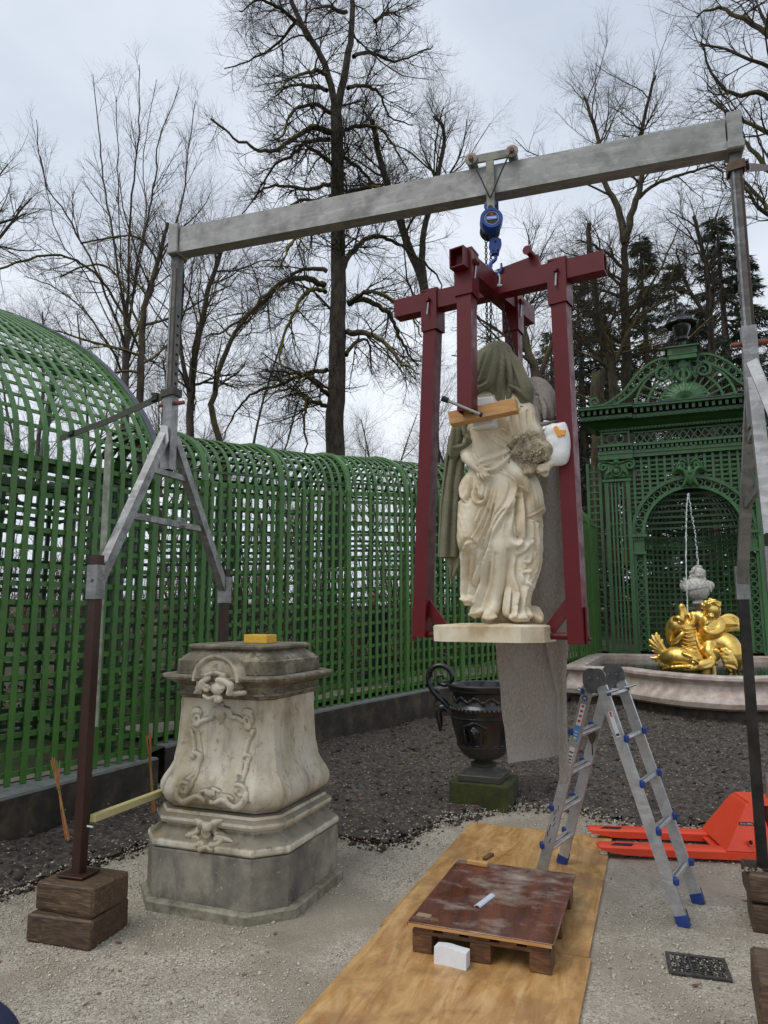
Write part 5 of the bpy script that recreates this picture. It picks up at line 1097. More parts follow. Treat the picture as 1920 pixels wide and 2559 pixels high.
mb = MB(); mb.tube([st - nf * .0 + A3(0, 0, -.04), st + nf * .055 + A3(0, 0, -.04)], .022, 14); mb.build('tube_stub', SR, trk, 40); mb = MB(); mb.tube([st + nf * .0552 + A3(0, 0, -.04), st + nf * .0562 + A3(0, 0, -.04)], .016, 12); mb.build('stub_hole', M['hole_dark'], trk)
upn = unit(A3(0, 0, 1) - nf * nf[2]); lp_ = b0 + fa * 1.155 + A3(0, 0, .28); lp_ = lp_ + sa * (.002 + (.28 - .0915) / (.405 - .0915) * .128) - sa * .004
mb = MB(); mb.box(lp_, (.11, .003, .024), np.stack([fa, -nf, upn], 1)); mb.build('load_label', M['decal_black'], trk)
text('Q max. 2000kg', .0145, lp_ + nf * .003, fa, nf, M['decal_white'], trk)

# ------------------------------------------------------------------ cast iron urn on a mossy block
UC = A3(-1.75, 7.52, 0); mb = MB(); mb.box(UC + A3(0, 0, .115), (.59, .60, .25), rotz(-.02), .012); v = np.concatenate(mb.v); v += rng.normal(0, .006, v.shape)
tag(mesh_obj('mossy_block', v, mb.f, M['moss_stone'], None, 0), 'square stone block covered in green moss under the black urn', 'stone block')
urn = thing('garden_urn', 'large black cast iron urn with scrolled handles and relief bands', 'urn', UC + A3(0, 0, .24)); z = .241
mb = MB(); mb.box(UC + A3(0, 0, .275), (.44, .44, .065), rotz(-.02), .006); mb.build('foot_plate', M['urn_foot'], urn)
mb = MB(); mb.lathe([(.215, .308), (.212, .318), (.19, .328), (.15, .345), (.125, .37), (.135, .385), (.135, .40), (.11, .41), (.09, .425), (.10, .44)], 36, UC); mb.build('foot', M['urn_foot'], urn, 40)
mb = MB(); mb.lathe([(.09, .438), (.16, .455), (.21, .49), (.245, .54), (.262, .57), (.270, .575), (.272, .59)], 96, UC, mod=lambda a: 1 + .022 * np.abs(np.sin(a * 12))); mb.build('lower_bowl', M['urn_foot'], urn, 60)
mb = MB(); mb.lathe([(.272, .59), (.278, .64), (.295, .70), (.318, .78), (.328, .84), (.330, .855)], 120, UC, mod=lambda a: 1 + .010 * np.abs(np.sin(a * 30))); mb.build('bowl', M['cast_iron'], urn, 60)
mb = MB(); mb.lathe([(.330, .855), (.336, .86), (.336, .87), (.330, .875), (.328, .91), (.338, .925), (.340, .965), (.328, .98)], 48, UC); mb.build('band', M['cast_iron'], urn, 40)
mb = MB(); mb.lathe([(.326, .98), (.310, 1.00), (.305, 1.05), (.310, 1.10), (.322, 1.115), (.330, 1.125), (.350, 1.14), (.358, 1.155), (.366, 1.165), (.368, 1.185), (.352, 1.20), (.335, 1.195), (.325, 1.15), (.30, 1.0), (.1, .9), (0, .9)], 48, UC); mb.build('rim', M['cast_iron'], urn, 40)
mb = MB()
for k in range(44):                                     # leaf band
    a = 2 * pi * k / 44; d = A3(cos(a), sin(a), 0); mb.ball(UC + d * .340 + A3(0, 0, .945), (.010, .017, .022), rotz(a), 6, 4)
for k in range(70):
    a = 2 * pi * k / 70; d = A3(cos(a), sin(a), 0); mb.ball(UC + d * .350 + A3(0, 0, 1.135), (.008, .010, .010), rotz(a), 5, 4)
mb.build('bead_band', M['cast_iron'], urn, 60)['kind'] = 'stuff'
s_ = SDF(UC + A3(-.42, -.42, .55), UC + A3(.42, -.12, 1.12), .0075)
for k in range(60):                                     # scrolling relief on the neck
    a = -pi / 2 + (k - 30) * .075; rr = .312; c = UC + A3(rr * cos(a), rr * sin(a), 1.05 + .022 * sin(k * .9)); s_.ell(c, (.014, .014, .020), k=.006)
    if k % 2: s_.chain([c + A3(0, 0, .025), c + A3(.012, 0, .005), c + A3(.02, 0, -.025)], .006, .005)
mc = UC + A3(-.02, -.305, .735)                         # mask and garland in relief
s_.ell(mc, (.055, .03, .07), k=.02); s_.ell(mc + A3(0, -.02, -.01), (.016, .02, .03), k=.01); s_.chain([mc + A3(-.11, .01, .06), mc + A3(-.06, -.01, .075), mc + A3(0, -.01, .10), mc + A3(.06, -.01, .08), mc + A3(.12, .01, .05)], .014, .01, 3)
for sx in (-1, 1): s_.chain([mc + A3(sx * .11, .01, .06), mc + A3(sx * .10, .0, -.02), mc + A3(sx * .09, .02, -.09)], [.014, .010, .016], .01, 3); s_.ell(mc + A3(sx * .022, -.022, .02), .012, k=.006)
for k in range(9): a = -pi / 2 + (k - 4) * .33; s_.slab(UC + A3(.268 * cos(a), .268 * sin(a), .60), (.02, .06, .022), rotz(a), .008, .006)
s_.build('relief', M['cast_iron'], urn)
hp = lambda cx, cy, o=0.: onY(1020 + cx / 3.952, 1580 + cy / 3.952, 7.50 + o)
for mir in (0, 1):
    fl = (lambda p: p) if not mir else (lambda p: A3(2 * UC[0] - p[0], 2 * UC[1] - p[1], p[2]))
    P = np.array([fl(hp(*q)) for q in [(400, 740), (350, 680), (270, 610), (215, 520), (203, 430), (240, 355), (320, 328), (400, 365), (438, 440), (405, 505), (345, 520), (295, 480), (300, 435), (345, 430), (350, 470)]])
    PR = spline(np.c_[P, [.030, .032, .032, .030, .030, .029, .028, .027, .026, .024, .022, .019, .016, .013, .011]], 5); tbuild('handle', M['cast_iron'], urn, PR[:, :3], PR[:, 3], 10)
    P = np.array([fl(hp(*q)) for q in [(395, 770), (340, 740), (300, 790), (315, 880), (318, 975)]]); PR = spline(np.c_[P, [.03, .04, .04, .034, .012]], 4); tbuild('ram_head', M['cast_iron'], urn, PR[:, :3], PR[:, 3], 10)
    P = np.array([fl(hp(*q)) for q in [(275, 560), (300, 600), (285, 650), (265, 700), (290, 730)]]); tbuild('leaf_twist', M['cast_iron'], urn, spline(P, 4), .016, 8)

# ------------------------------------------------------------------ canes, dry stalk, navy bag
def canes(pts, spread, n, label, seed):
    t = thing('cane_bundle', label, 'canes', pts[0]); R = np.random.default_rng(seed)
    for k in range(n):
        o = R.normal(0, spread, 3) * A3(1, 1, 0); e = R.normal(0, spread * 2.2, 3); P = spline([pts[0] + o * 1.4, (pts[0] + pts[1]) / 2 + o * .5, pts[1] + e], 4); tbuild('cane', M['cane'], t, P, np.linspace(.0065, .004, len(P)), 6)
    for f_ in (.35, .62): c = pts[0] * (1 - f_) + pts[1] * f_; mb = MB(); mb.ring(.02, .004, .012, c, A3(1, 0, 0), A3(0, 1, 0), A3(0, 0, 1), 10); mb.build('wire_tie', M['green_box'], t)
c0 = onZ(172, 2098, .05); canes([c0, onP(132, 1898, c0 + A3(-.25, 0, 0), A3(1, 0, 0))], .010, 6, 'tied bundle of orange canes leaning beside the brown gantry leg', 3)
c0 = onZ(385, 2030, .05); canes([c0, onP(370, 1838, c0 + A3(-.05, 0, 0), A3(1, 0, 0))], .014, 6, 'thin orange canes standing at the kerb corner by the pedestal', 4)
tbuild('dry_stalk', M['twig_brown'], None, spline([onZ(965, 1790, .1), onY(945, 1745, 11.2), onY(936, 1690, 11.0), onY(925, 1660, 11.0)], 5), .006, 5); tag(bpy.data.objects['dry_stalk'], 'dry bent plant stalk rising at the curved kerb', 'stalk')
tbuild('dry_vine', M['twig_brown'], None, spline([onY(1135, 1680, 8.2), onY(1137, 1660, 8.2), onY(1122, 1638, 8.2), onY(1097, 1631, 8.2)], 5), .005, 5); tag(bpy.data.objects['dry_vine'], 'pale curled dry stem above the urn handle', 'stem')
q = onZ(-85, 2660, 0.); s_ = SDF(q + A3(-.4, -.3, -.02), q + A3(.4, .4, .36), .02); s_.ell(q + A3(0, 0, .10), (.24, .17, .13), k=.03).ell(q + A3(.0, .0, .17), (.15, .11, .07), k=.05)
s_.chain([q + A3(-.1, 0, .2), q + A3(-.05, 0, .26), q + A3(.0, 0, .26), q + A3(.02, 0, .2)], .012, .01, 4); tag(s_.build('holdall_bag', M['navy_cloth']), 'dark navy cloth holdall on the gravel below the sleeper blocks', 'bag')

# trowel hanging on the ladder
q = LFn + ro + dL * (LL * .70) - rd * .05; tw_ = thing('pointing_trowel', 'brown oval trowel hanging from a ladder rung', 'trowel', q); mb = MB(); P = [(.0, .06), (.022, .045), (.03, .01), (.022, -.025), (.006, -.05), (-.006, -.05), (-.022, -.025), (-.03, .01), (-.022, .045)]
mb.prism(P, q, unit(A3(.93, -.25, 0)), A3(.05, 0, 1), rd, .006); mb.build('blade', simple('trowel_brown', (.05, .03, .012), .5), tw_); tbuild('handle', M['dark_steel'], tw_, [q + A3(0, 0, -.05), q + A3(0, 0, -.13)], .005, 6)
# ------------------------------------------------------------------ statue hanging in the frame
YS = 4.48; U4 = .00065; U5 = .0009
S4 = lambda cx, cy, dy=0.: onY(1120 + cx / 3.814, 1040 + cy / 3.814, YS + dy)
S5 = lambda cx, cy, dy=0.: onY(1040 + cx / 2.7656, 840 + cy / 2.7656, YS + dy)
st = thing('draped_statue', 'cream stone statue of a draped woman holding flowers, head covered by cloth', 'statue', (-.95, YS, slz))
sc4 = A3(-.955, 4.50, 0)
def slabring(hx, hy, c, z): return [sc4 + rotz(ua_ * .8) @ A3(x, y, 0) + A3(0, 0, z) for x, y in ((-hx, -hy + c * .6), (-hx + c, -hy), (hx - c, -hy), (hx, -hy + c), (hx, hy - c), (hx - c, hy), (-hx + c, hy), (-hx, hy - c))]
mb = MB(); mb.loft([slabring(.345, .25, .11, slz), slabring(.347, .252, .11, slz + .093), slabring(.337, .242, .11, slz + .101), slabring(.2, .14, .08, slz + .112)]); mb.build('plinth', M['statue_stone'], st, 40)
f = SDF(A3(-1.36, 4.12, slz + .08), A3(-.52, 4.80, 3.62), .0065)
FOLDS = []; VAL = []; keep = False
def to_crop(V, ox, oy, sc):
    p = V - CP; c, s_ = cos(YAW), sin(YAW); r = p[:, 0] * c + p[:, 1] * s_; g = -p[:, 0] * s_ + p[:, 1] * c; D_ = g * cos(PITCH) + p[:, 2] * sin(PITCH); U_ = -g * sin(PITCH) + p[:, 2] * cos(PITCH)
    return np.stack([(960 + F_PX * r / D_ - ox) * sc, (1279.5 - F_PX * U_ / D_ - oy) * sc], 1)
def crests(V, folds, ox, oy, sc, un, amp=.55, wid=.62):
    q = to_crop(V, ox, oy, sc); o = np.zeros(len(V))
    for P, R in folds:
        PR = spline(np.c_[P, R], 4); best = np.full(len(V), 1e9); sgn = np.zeros(len(V)); rr = np.ones(len(V))
        for a, b in zip(PR[:-1], PR[1:]):
            ab = b[:2] - a[:2]; w_ = q - a[:2]; t = np.clip((w_ @ ab) / (ab @ ab + 1e-9), 0, 1); e = w_ - t[:, None] * ab; d = np.hypot(e[:, 0], e[:, 1]); m = d < best; best[m] = d[m]; sgn[m] = np.sign(ab[0] * e[m, 1] - ab[1] * e[m, 0]); rr[m] = (a[2] + (b[2] - a[2]) * t[m])
        x = best / rr; s1 = x * sgn; o += rr * un * (amp * np.exp(-(np.abs(s1) / wid) ** 1.5) - amp * .55 * np.exp(-((s1 - 1.15) / .38) ** 2) - amp * .45 * np.exp(-((s1 + 1.15) / .38) ** 2))
    return o
def ch(pts, R, k=.02, n=0, cut=False):
    R = np.broadcast_to(np.asarray(R, float), (len(pts),)); P = np.array([S4(*q) for q in pts])
    if not cut and .005 < k <= .012 and n >= 3 and R.max() > 8 and not keep:     # cloth folds: low swell here, crest added to the surface below
        FOLDS.append((np.array(pts, float)[:, :2], R)); P[:, 1] += R * U4 * .9 + .012; f.chain(P, R * U4 * .8, .03, n)
    elif cut and n >= 3: VAL.append((np.array(pts, float)[:, :2], R))
    else: f.chain(P, R * U4, k, n, cut)
# body
ch([(440, -160, .02), (430, 40, 0), (405, 240, -.01), (425, 420, 0), (450, 600, 0)], [170, 215, 185, 165, 215], .05, 3)
f.ell(S4(430, -100, .0), (.21, .11, .10), k=.05).ell(S4(395, -400, .0), (.085, .10, .12), k=.04); ch([(420, -160, 0), (405, -320, 0)], [80, 70], .03)
f.ell(S4(440, 620, .01), (.185, .135, .15), k=.05).ell(S4(330, 60, -.09), (.06, .06, .065), k=.04).ell(S4(510, 70, -.09), (.06, .06, .065), k=.04)
# standing leg and foot
ch([(545, 640, -.04), (540, 900, -.085), (520, 1200, -.10)], [175, 145, 98], .03, 3)
ch([(520, 1200, -.10), (525, 1270, -.105), (515, 1400, -.07), (490, 1560, -.05), (455, 1720, -.045), (430, 1800, -.05)], [96, 92, 98, 84, 58, 54], .02, 3)
ch([(440, 1800, -.04), (420, 1860, -.09), (395, 1895, -.14), (370, 1915, -.17)], [58, 56, 46, 34], .02, 3)
for k_, (tx_, ty_, td_) in enumerate([(338, 1922, -.19), (372, 1932, -.195), (405, 1930, -.19), (435, 1925, -.18), (462, 1915, -.165)]): ch([(400 + (tx_ - 400) * .4, 1895, -.145), (tx_, ty_, td_)], [22, 19 - k_ * 1.5], .008)
# bent leg under the cloth
ch([(300, 640, -.03), (235, 900, -.11), (205, 1180, -.15)], [160, 135, 110], .03, 3); ch([(205, 1180, -.15), (230, 1400, -.03), (260, 1700, .05)], [105, 85, 75], .03, 3)
# mass of the skirt behind and at both sides
ch([(460, 700, .05), (500, 1100, .08), (500, 1500, .09), (500, 1880, .08)], [230, 220, 200, 200], .03, 2)
ch([(650, 620, -.03), (715, 900, -.03), (730, 1200, -.03), (695, 1550, -.04), (665, 1860, -.06)], [125, 140, 135, 115, 100], .03, 3); ch([(800, 650, .0), (815, 900, .0), (825, 1250, .0), (790, 1560, -.01)], [62, 72, 60, 42], .03, 3)
ch([(210, 1230, -.09), (190, 1480, -.05), (190, 1730, -.04)], [102, 82, 62], .02, 2); ch([(380, 1250, -.05), (340, 1500, -.02), (285, 1840, -.04)], [105, 95, 82], .03, 2)
# sash roll and waist folds
ch([(290, 450, -.12), (400, 405, -.15), (500, 370, -.15), (570, 330, -.13)], [30, 42, 40, 28], .012, 4); ch([(370, 520, -.14), (450, 500, -.16), (530, 430, -.16), (580, 380, -.13)], [26, 38, 36, 24], .012, 4)
ch([(300, 490, -.12), (380, 460, -.145), (470, 440, -.15)], [16, 22, 18], .008, 4)
# chest drapery: bodice edge and pulled folds
ch([(240, 115, -.10), (330, 140, -.13), (430, 150, -.13), (520, 130, -.11), (560, 160, -.08)], 13, .010, 4)
for p in ([(262, 160, -.10), (300, 300, -.12), (330, 420, -.12)], [(300, 170, -.12), (400, 300, -.125), (430, 390, -.125)], [(360, 170, -.13), (450, 250, -.12), (560, 300, -.10)], [(255, 230, -.09), (270, 340, -.10), (310, 430, -.11)], [(450, 180, -.12), (540, 230, -.10), (580, 260, -.08)]): ch(p, [9, 14, 8], .012, 4)
# right sleeve with long folds under the grey felt
ch([(640, -40, -.04), (640, 140, -.05), (660, 260, -.04)], [80, 88, 75], .02, 3); ch([(740, -60, .0), (790, 90, -.01), (850, 190, -.02)], [85, 80, 70], .02, 3)
for p in ([(590, -60, -.10), (580, 80, -.11), (620, 200, -.10)], [(650, -60, -.10), (665, 80, -.11), (690, 190, -.09)], [(720, -50, -.08), (735, 80, -.08), (745, 190, -.08)], [(790, -40, -.05), (800, 60, -.07), (850, 150, -.07)]): ch(p, [16, 20, 12], .008, 4)
ch([(620, -60, -.12), (625, 60, -.135), (650, 190, -.12)], 9, 0, 4, True); ch([(690, -60, -.11), (702, 60, -.12), (720, 190, -.12)], 9, 0, 4, True); ch([(765, -50, -.08), (775, 60, -.095), (800, 170, -.10)], 9, 0, 4, True)
# hip swag on the left
ch([(190, 580, -.06), (150, 660, -.06), (150, 760, -.06), (165, 800, -.07)], [40, 52, 50, 26], .012, 4); ch([(265, 640, -.13), (235, 740, -.15), (262, 815, -.16), (315, 828, -.165), (360, 770, -.165), (385, 640, -.15)], [24, 26, 26, 28, 24, 18], .008, 4)
ch([(210, 600, -.10), (195, 700, -.12), (185, 780, -.11)], [22, 26, 20], .008, 4); ch([(290, 640, -.155), (290, 720, -.17), (320, 770, -.175)], [14, 20, 14], .006, 4); ch([(330, 620, -.14), (335, 700, -.16), (325, 745, -.17)], [12, 15, 10], .006, 4)
ch([(175, 800, -.10), (210, 745, -.13), (225, 690, -.14)], 9, 0, 4, True); ch([(275, 700, -.17), (290, 790, -.19), (340, 780, -.19)], 8, 0, 4, True)
# the long diagonal folds across the front
ch([(600, 600, -.13), (640, 680, -.14), (600, 820, -.15), (500, 960, -.15), (420, 1120, -.155), (370, 1300, -.14), (310, 1480, -.11), (250, 1600, -.08)], [20, 40, 42, 40, 42, 46, 44, 30], .012, 5)
ch([(560, 850, -.15), (470, 940, -.16), (400, 1090, -.165), (340, 1250, -.15), (270, 1400, -.12)], [10, 18, 20, 22, 14], .008, 4); ch([(420, 700, -.14), (380, 850, -.16), (330, 1000, -.165), (270, 1120, -.17), (230, 1160, -.17)], [10, 20, 24, 26, 18], .010, 4)
ch([(350, 780, -.15), (310, 900, -.155), (265, 1010, -.165)], [12, 18, 12], .010, 4); ch([(470, 620, -.12), (440, 780, -.15), (380, 980, -.165), (310, 1150, -.16), (260, 1260, -.15)], [10, 16, 16, 18, 12], .008, 4)
ch([(530, 900, -.175), (440, 1030, -.19), (385, 1180, -.19), (340, 1330, -.17)], 10, 0, 5, True); ch([(380, 900, -.19), (320, 1050, -.195), (250, 1150, -.20)], 10, 0, 4, True); ch([(440, 850, -.175), (390, 1000, -.19), (330, 1140, -.19)], 8, 0, 4, True)
# drapery below the bent knee
ch([(190, 1230, -.18), (160, 1350, -.13), (155, 1550, -.09), (150, 1740, -.08)], [46, 44, 40, 34], .010, 4); ch([(240, 1260, -.17), (220, 1420, -.13), (210, 1600, -.10), (205, 1760, -.09)], [36, 34, 30, 32], .008, 4); ch([(290, 1290, -.16), (270, 1450, -.12), (250, 1620, -.08)], [30, 32, 24], .008, 4)
ch([(140, 1740, -.09), (165, 1770, -.12), (200, 1755, -.12), (240, 1775, -.10), (262, 1770, -.07)], 17, .010, 4); ch([(180, 1300, -.19), (185, 1500, -.145), (178, 1720, -.135)], 11, 0, 4, True); ch([(235, 1330, -.18), (232, 1500, -.14), (235, 1720, -.12)], 11, 0, 4, True)
ch([(385, 1300, -.10), (370, 1480, -.07), (310, 1680, -.08), (235, 1880, -.10)], [40, 50, 48, 40], .010, 4); ch([(420, 1330, -.08), (405, 1550, -.05), (360, 1720, -.06), (300, 1870, -.08)], [30, 38, 36, 36], .010, 4); ch([(340, 1400, -.10), (320, 1580, -.08), (250, 1780, -.09)], [18, 22, 20], .008, 4)
ch([(215, 1895, -.10), (270, 1880, -.11), (340, 1850, -.08)], 18, .012, 3); ch([(395, 1400, -.12), (365, 1620, -.105), (290, 1820, -.12)], 10, 0, 4, True); ch([(452, 1320, -.12), (440, 1520, -.09), (400, 1720, -.09), (370, 1840, -.10)], 15, 0, 4, True)
# peplum and hanging panel at the right
ch([(480, 520, -.13), (560, 560, -.15), (620, 600, -.15), (660, 650, -.15), (720, 690, -.14), (762, 735, -.12)], [14, 16, 16, 16, 15, 12], .012, 4); ch([(600, 470, -.11), (660, 560, -.14), (740, 660, -.12)], [50, 60, 40], .02, 4); ch([(700, 560, -.10), (740, 640, -.12), (760, 720, -.12)], 16, .01, 3); ch([(640, 520, -.14), (690, 600, -.155), (730, 690, -.15)], [12, 16, 10], .008, 3)
ch([(800, 600, -.03), (840, 740, -.03), (890, 880, -.02)], [45, 60, 26], .015, 4); ch([(770, 640, -.06), (790, 800, -.07), (770, 940, -.06)], [40, 55, 30], .015, 4); ch([(905, 885, -.02), (830, 930, -.05), (750, 970, -.06)], 15, .012, 4); ch([(820, 640, -.08), (850, 780, -.075), (860, 890, -.05)], [10, 14, 8], .008, 3)
ch([(690, 745, -.11), (700, 900, -.14), (705, 1040, -.15), (722, 1150, -.14)], [36, 44, 44, 24], .010, 4); ch([(630, 800, -.13), (610, 950, -.14), (590, 1080, -.15), (600, 1190, -.155), (660, 1235, -.155), (712, 1195, -.14)], [18, 32, 36, 36, 34, 24], .010, 4); ch([(650, 780, -.14), (640, 1000, -.165), (650, 1120, -.17)], [10, 16, 10], .008, 4)
ch([(665, 780, -.175), (655, 980, -.185), (668, 1150, -.19)], 9, 0, 4, True); ch([(745, 800, -.12), (752, 980, -.13), (748, 1140, -.135)], 10, 0, 4, True)
ch([(770, 990, -.08), (830, 1010, -.05), (868, 1040, -.02)], 15, .010, 3); ch([(790, 1010, -.08), (800, 1150, -.09), (740, 1260, -.11), (660, 1310, -.12), (620, 1270, -.12)], [30, 36, 34, 30, 20], .010, 4); ch([(845, 1040, -.03), (850, 1250, -.03), (840, 1430, -.03), (780, 1620, -.05)], [26, 32, 32, 22], .010, 4)
ch([(800, 1200, -.07), (800, 1330, -.075), (770, 1395, -.09), (720, 1380, -.11)], [24, 26, 26, 14], .008, 4); ch([(825, 1300, -.06), (800, 1450, -.08), (730, 1490, -.11), (690, 1460, -.11)], [20, 24, 22, 12], .008, 4); ch([(640, 1290, -.11), (610, 1420, -.12), (610, 1540, -.12), (660, 1680, -.11), (640, 1780, -.11)], [24, 36, 36, 32, 24], .010, 4)
ch([(700, 1500, -.11), (730, 1580, -.11), (780, 1620, -.08), (745, 1645, -.08)], [18, 26, 22, 12], .008, 4); ch([(780, 1480, -.07), (760, 1600, -.08), (720, 1760, -.09), (720, 1870, -.11), (750, 1915, -.13)], [24, 30, 30, 30, 22], .010, 4); ch([(590, 1660, -.11), (570, 1780, -.12), (560, 1890, -.14)], [26, 36, 34], .010, 4)
ch([(660, 1700, -.12), (650, 1800, -.13), (640, 1900, -.15)], [22, 30, 30], .010, 4); ch([(600, 1920, -.16), (640, 1925, -.17), (700, 1925, -.16), (760, 1925, -.13)], 17, .010, 3); f.chain(spiral(S4(608, 1915, -.185), A3(1, 0, 0), A3(0, 0, 1), 26 * U4, 8 * U4, 1.3, 0, 16), 7 * U4, .003)
ch([(750, 1830, -.04), (800, 1900, -.06), (885, 1945, -.08)], [24, 30, 24], .012, 4); ch([(800, 1840, .02), (850, 1860, .0), (890, 1930, -.02)], [30, 34, 20], .015, 3)
ch([(582, 1280, -.15), (578, 1480, -.14), (560, 1640, -.12), (535, 1860, -.14)], 14, 0, 4, True); ch([(690, 1330, -.14), (665, 1480, -.15), (700, 1640, -.14)], 10, 0, 4, True); ch([(610, 1700, -.17), (605, 1800, -.17), (600, 1890, -.19)], 8, 0, 4, True); ch([(690, 1740, -.15), (690, 1850, -.16)], 9, 0, 3, True)
keep = True
# right arm (towards the waist) and hand
ch([(205, 120, -.02), (175, 300, -.04), (185, 400, -.07)], [70, 62, 55], .02, 3); ch([(185, 395, -.08), (235, 450, -.14), (275, 488, -.17)], [54, 46, 36], .010, 3); ch([(270, 480, -.155), (310, 510, -.17), (340, 530, -.175)], [36, 36, 28], .012, 3)
for a_, b_, c_ in (((310, 475, -.175), (355, 468, -.19), (392, 472, -.18)), ((345, 500, -.185), (380, 510, -.20), (410, 520, -.19)), ((345, 520, -.185), (375, 545, -.20), (398, 572, -.19)), ((330, 535, -.185), (355, 565, -.20), (375, 590, -.19)), ((310, 545, -.18), (325, 580, -.195), (345, 605, -.185)), ((285, 520, -.165), (285, 565, -.18), (305, 600, -.18))): ch([a_, b_, c_], [14, 12, 9], .005, 2)
# left hand under the basket
ch([(1000, 250, .0), (985, 380, -.05), (940, 470, -.09)], [50, 50, 44], .015, 3); ch([(975, 450, -.10), (900, 500, -.12), (860, 515, -.12)], [38, 34, 24], .012, 3)
for dy_, x1 in ((470, 850), (488, 835), (506, 838), (524, 870)): ch([(960, dy_ - 14, -.13), (900, dy_ - 4, -.155), (x1, dy_, -.15)], [14, 12, 9], .005, 2)
ch([(890, 540, -.08), (930, 560, -.08), (950, 530, -.06)], 18, .01, 3)
def VALS(V):
    q = to_crop(V, 1120, 1040, 3.814); o = np.zeros(len(V))
    for P, R in VAL:
        S_ = spline(P, 4); d = np.min([np.linalg.norm(q - (a + np.clip(((q - a) @ (b - a)) / ((b - a) @ (b - a) + 1e-9), 0, 1)[:, None] * (b - a)), axis=1) for a, b in zip(S_[:-1], S_[1:])], axis=0); o = np.maximum(o, .026 * np.exp(-(d / (R[0] * 1.25)) ** 2))
    return o
def crease(V):                                           # fine drapery creases running down the cloth, none on the bare leg
    d = V - A3(-.955, 4.52, 0); d[:, 2] = 0; d /= np.linalg.norm(d, axis=1)[:, None] + 1e-9; lg = np.array([S4(520, 1230, -.10), S4(500, 1500, -.06), S4(430, 1800, -.05), S4(380, 1920, -.17)]); m_ = np.full(len(V), 9.)
    for a, b in zip(lg[:-1], lg[1:]): t = np.clip(((V - a) @ (b - a)) / ((b - a) @ (b - a)), 0, 1); m_ = np.minimum(m_, np.linalg.norm(V - a - t[:, None] * (b - a), axis=1))
    w_ = np.clip((m_ - .085) / .05, 0, 1) * np.where(V[:, 2] > 2.72, .45, 1.); ph = V[:, 0] * 95 + V[:, 2] * 22 + 5 * vnoise(V, 2.6, 31, 2); return d * (np.where(V[:, 1] < 4.56, np.clip(w_ + .25, 0, 1) * np.clip(crests(V, FOLDS, 1120, 1040, 3.814, U4, .95), -.028, .036) - .8 * VALS(V), 0) + w_ * (.0012 * (1 - 2 * np.abs(np.sin(ph))) + .0025 * vnoise(V, 14, 32, 2)))[:, None]
fig = f.build('figure', M['statue_stone'], st, noise=crease)
# basket and bouquet
g_ = SDF(S4(560, 620, -.30), S4(1080, 130, .06), .0065)
bq = lambda pts, R, k=.01, n=3: g_.chain([S4(*q) for q in pts], np.asarray(R, float) * U4, k, n)
bq([(700, 470, -.10), (760, 500, -.13), (800, 510, -.12)], [60, 52, 40], .02); bq([(690, 525, -.13), (740, 540, -.16), (790, 530, -.15)], 16); bq([(700, 380, -.09), (830, 340, -.10), (940, 330, -.08)], [90, 110, 90], .03)
bas = g_.build('flower_basket', M['bouquet_stone'], st)
R5 = np.random.default_rng(5)
def flower(c, r, nrm, kind, seed):
    R = np.random.default_rng(seed); nrm = unit(nrm); t1 = unit(np.cross(nrm, A3(.1, 0, 1))); t2 = np.cross(nrm, t1); mb = MB(); np_ = 5 if kind == 0 else 7
    layers = [(1., .15, np_), (.62, .5, np_)] if kind < 2 else [(1., .1, 6), (.72, .35, 5), (.42, .6, 4)]
    for li, (rr, lift, n_) in enumerate(layers):
        for k in range(n_):
            a = 2 * pi * (k + .5 * li) / n_ + R.uniform(-.15, .15); d = t1 * cos(a) + t2 * sin(a); w = np.cross(nrm, d); p = c + d * r * rr * .55 + nrm * r * lift * .6
            l_ = r * rr * .5; ww = r * rr * (.36 if kind < 2 else .48); u_ = unit(d + nrm * (.25 + lift * .6)); th = np.cross(u_, w)
            v = [p - u_ * l_ - w * ww * .4, p - w * ww + th * 0, p + u_ * l_ * .8 - w * ww * .6 - nrm * r * .06, p + u_ * l_ - nrm * r * .10, p + u_ * l_ * .8 + w * ww * .6 - nrm * r * .06, p + w * ww, p - u_ * l_ + w * ww * .4, p - nrm * r * .12]
            mb.add(v, [(0, 1, 7), (1, 2, 7), (2, 3, 7), (3, 4, 7), (4, 5, 7), (5, 6, 7), (6, 0, 7)])
    mb.ball(c + nrm * r * .32, r * .17, None, 6, 4); return mb.build('flower', M['bouquet_stone'], st)
fl = [(680, 330, -.20, 52, 2), (770, 190, -.14, 56, 0), (835, 320, -.22, 46, 1), (760, 240, -.17, 40, 0), (890, 225, -.14, 44, 2), (930, 270, -.15, 40, 1), (900, 385, -.20, 34, 0), (800, 465, -.19, 42, 2), (640, 240, -.13, 38, 1), (760, 370, -.22, 40, 2), (850, 400, -.21, 34, 1), (965, 340, -.14, 38, 0), (940, 385, -.16, 30, 1), (820, 225, -.16, 36, 2), (700, 260, -.17, 34, 1), (600, 400, -.15, 30, 0), (1000, 300, -.08, 34, 2), (880, 300, -.20, 34, 0), (720, 420, -.19, 30, 1), (860, 180, -.10, 30, 1)]
for k, (x, y, d, r, kd) in enumerate(fl):
    c = S4(x, y, d + .03); n_ = A3((x - 820) / 480, -1, (330 - y) / 300 + .1); flower(c, r * U4 * 1.35, n_, kd, k)
mb = MB()
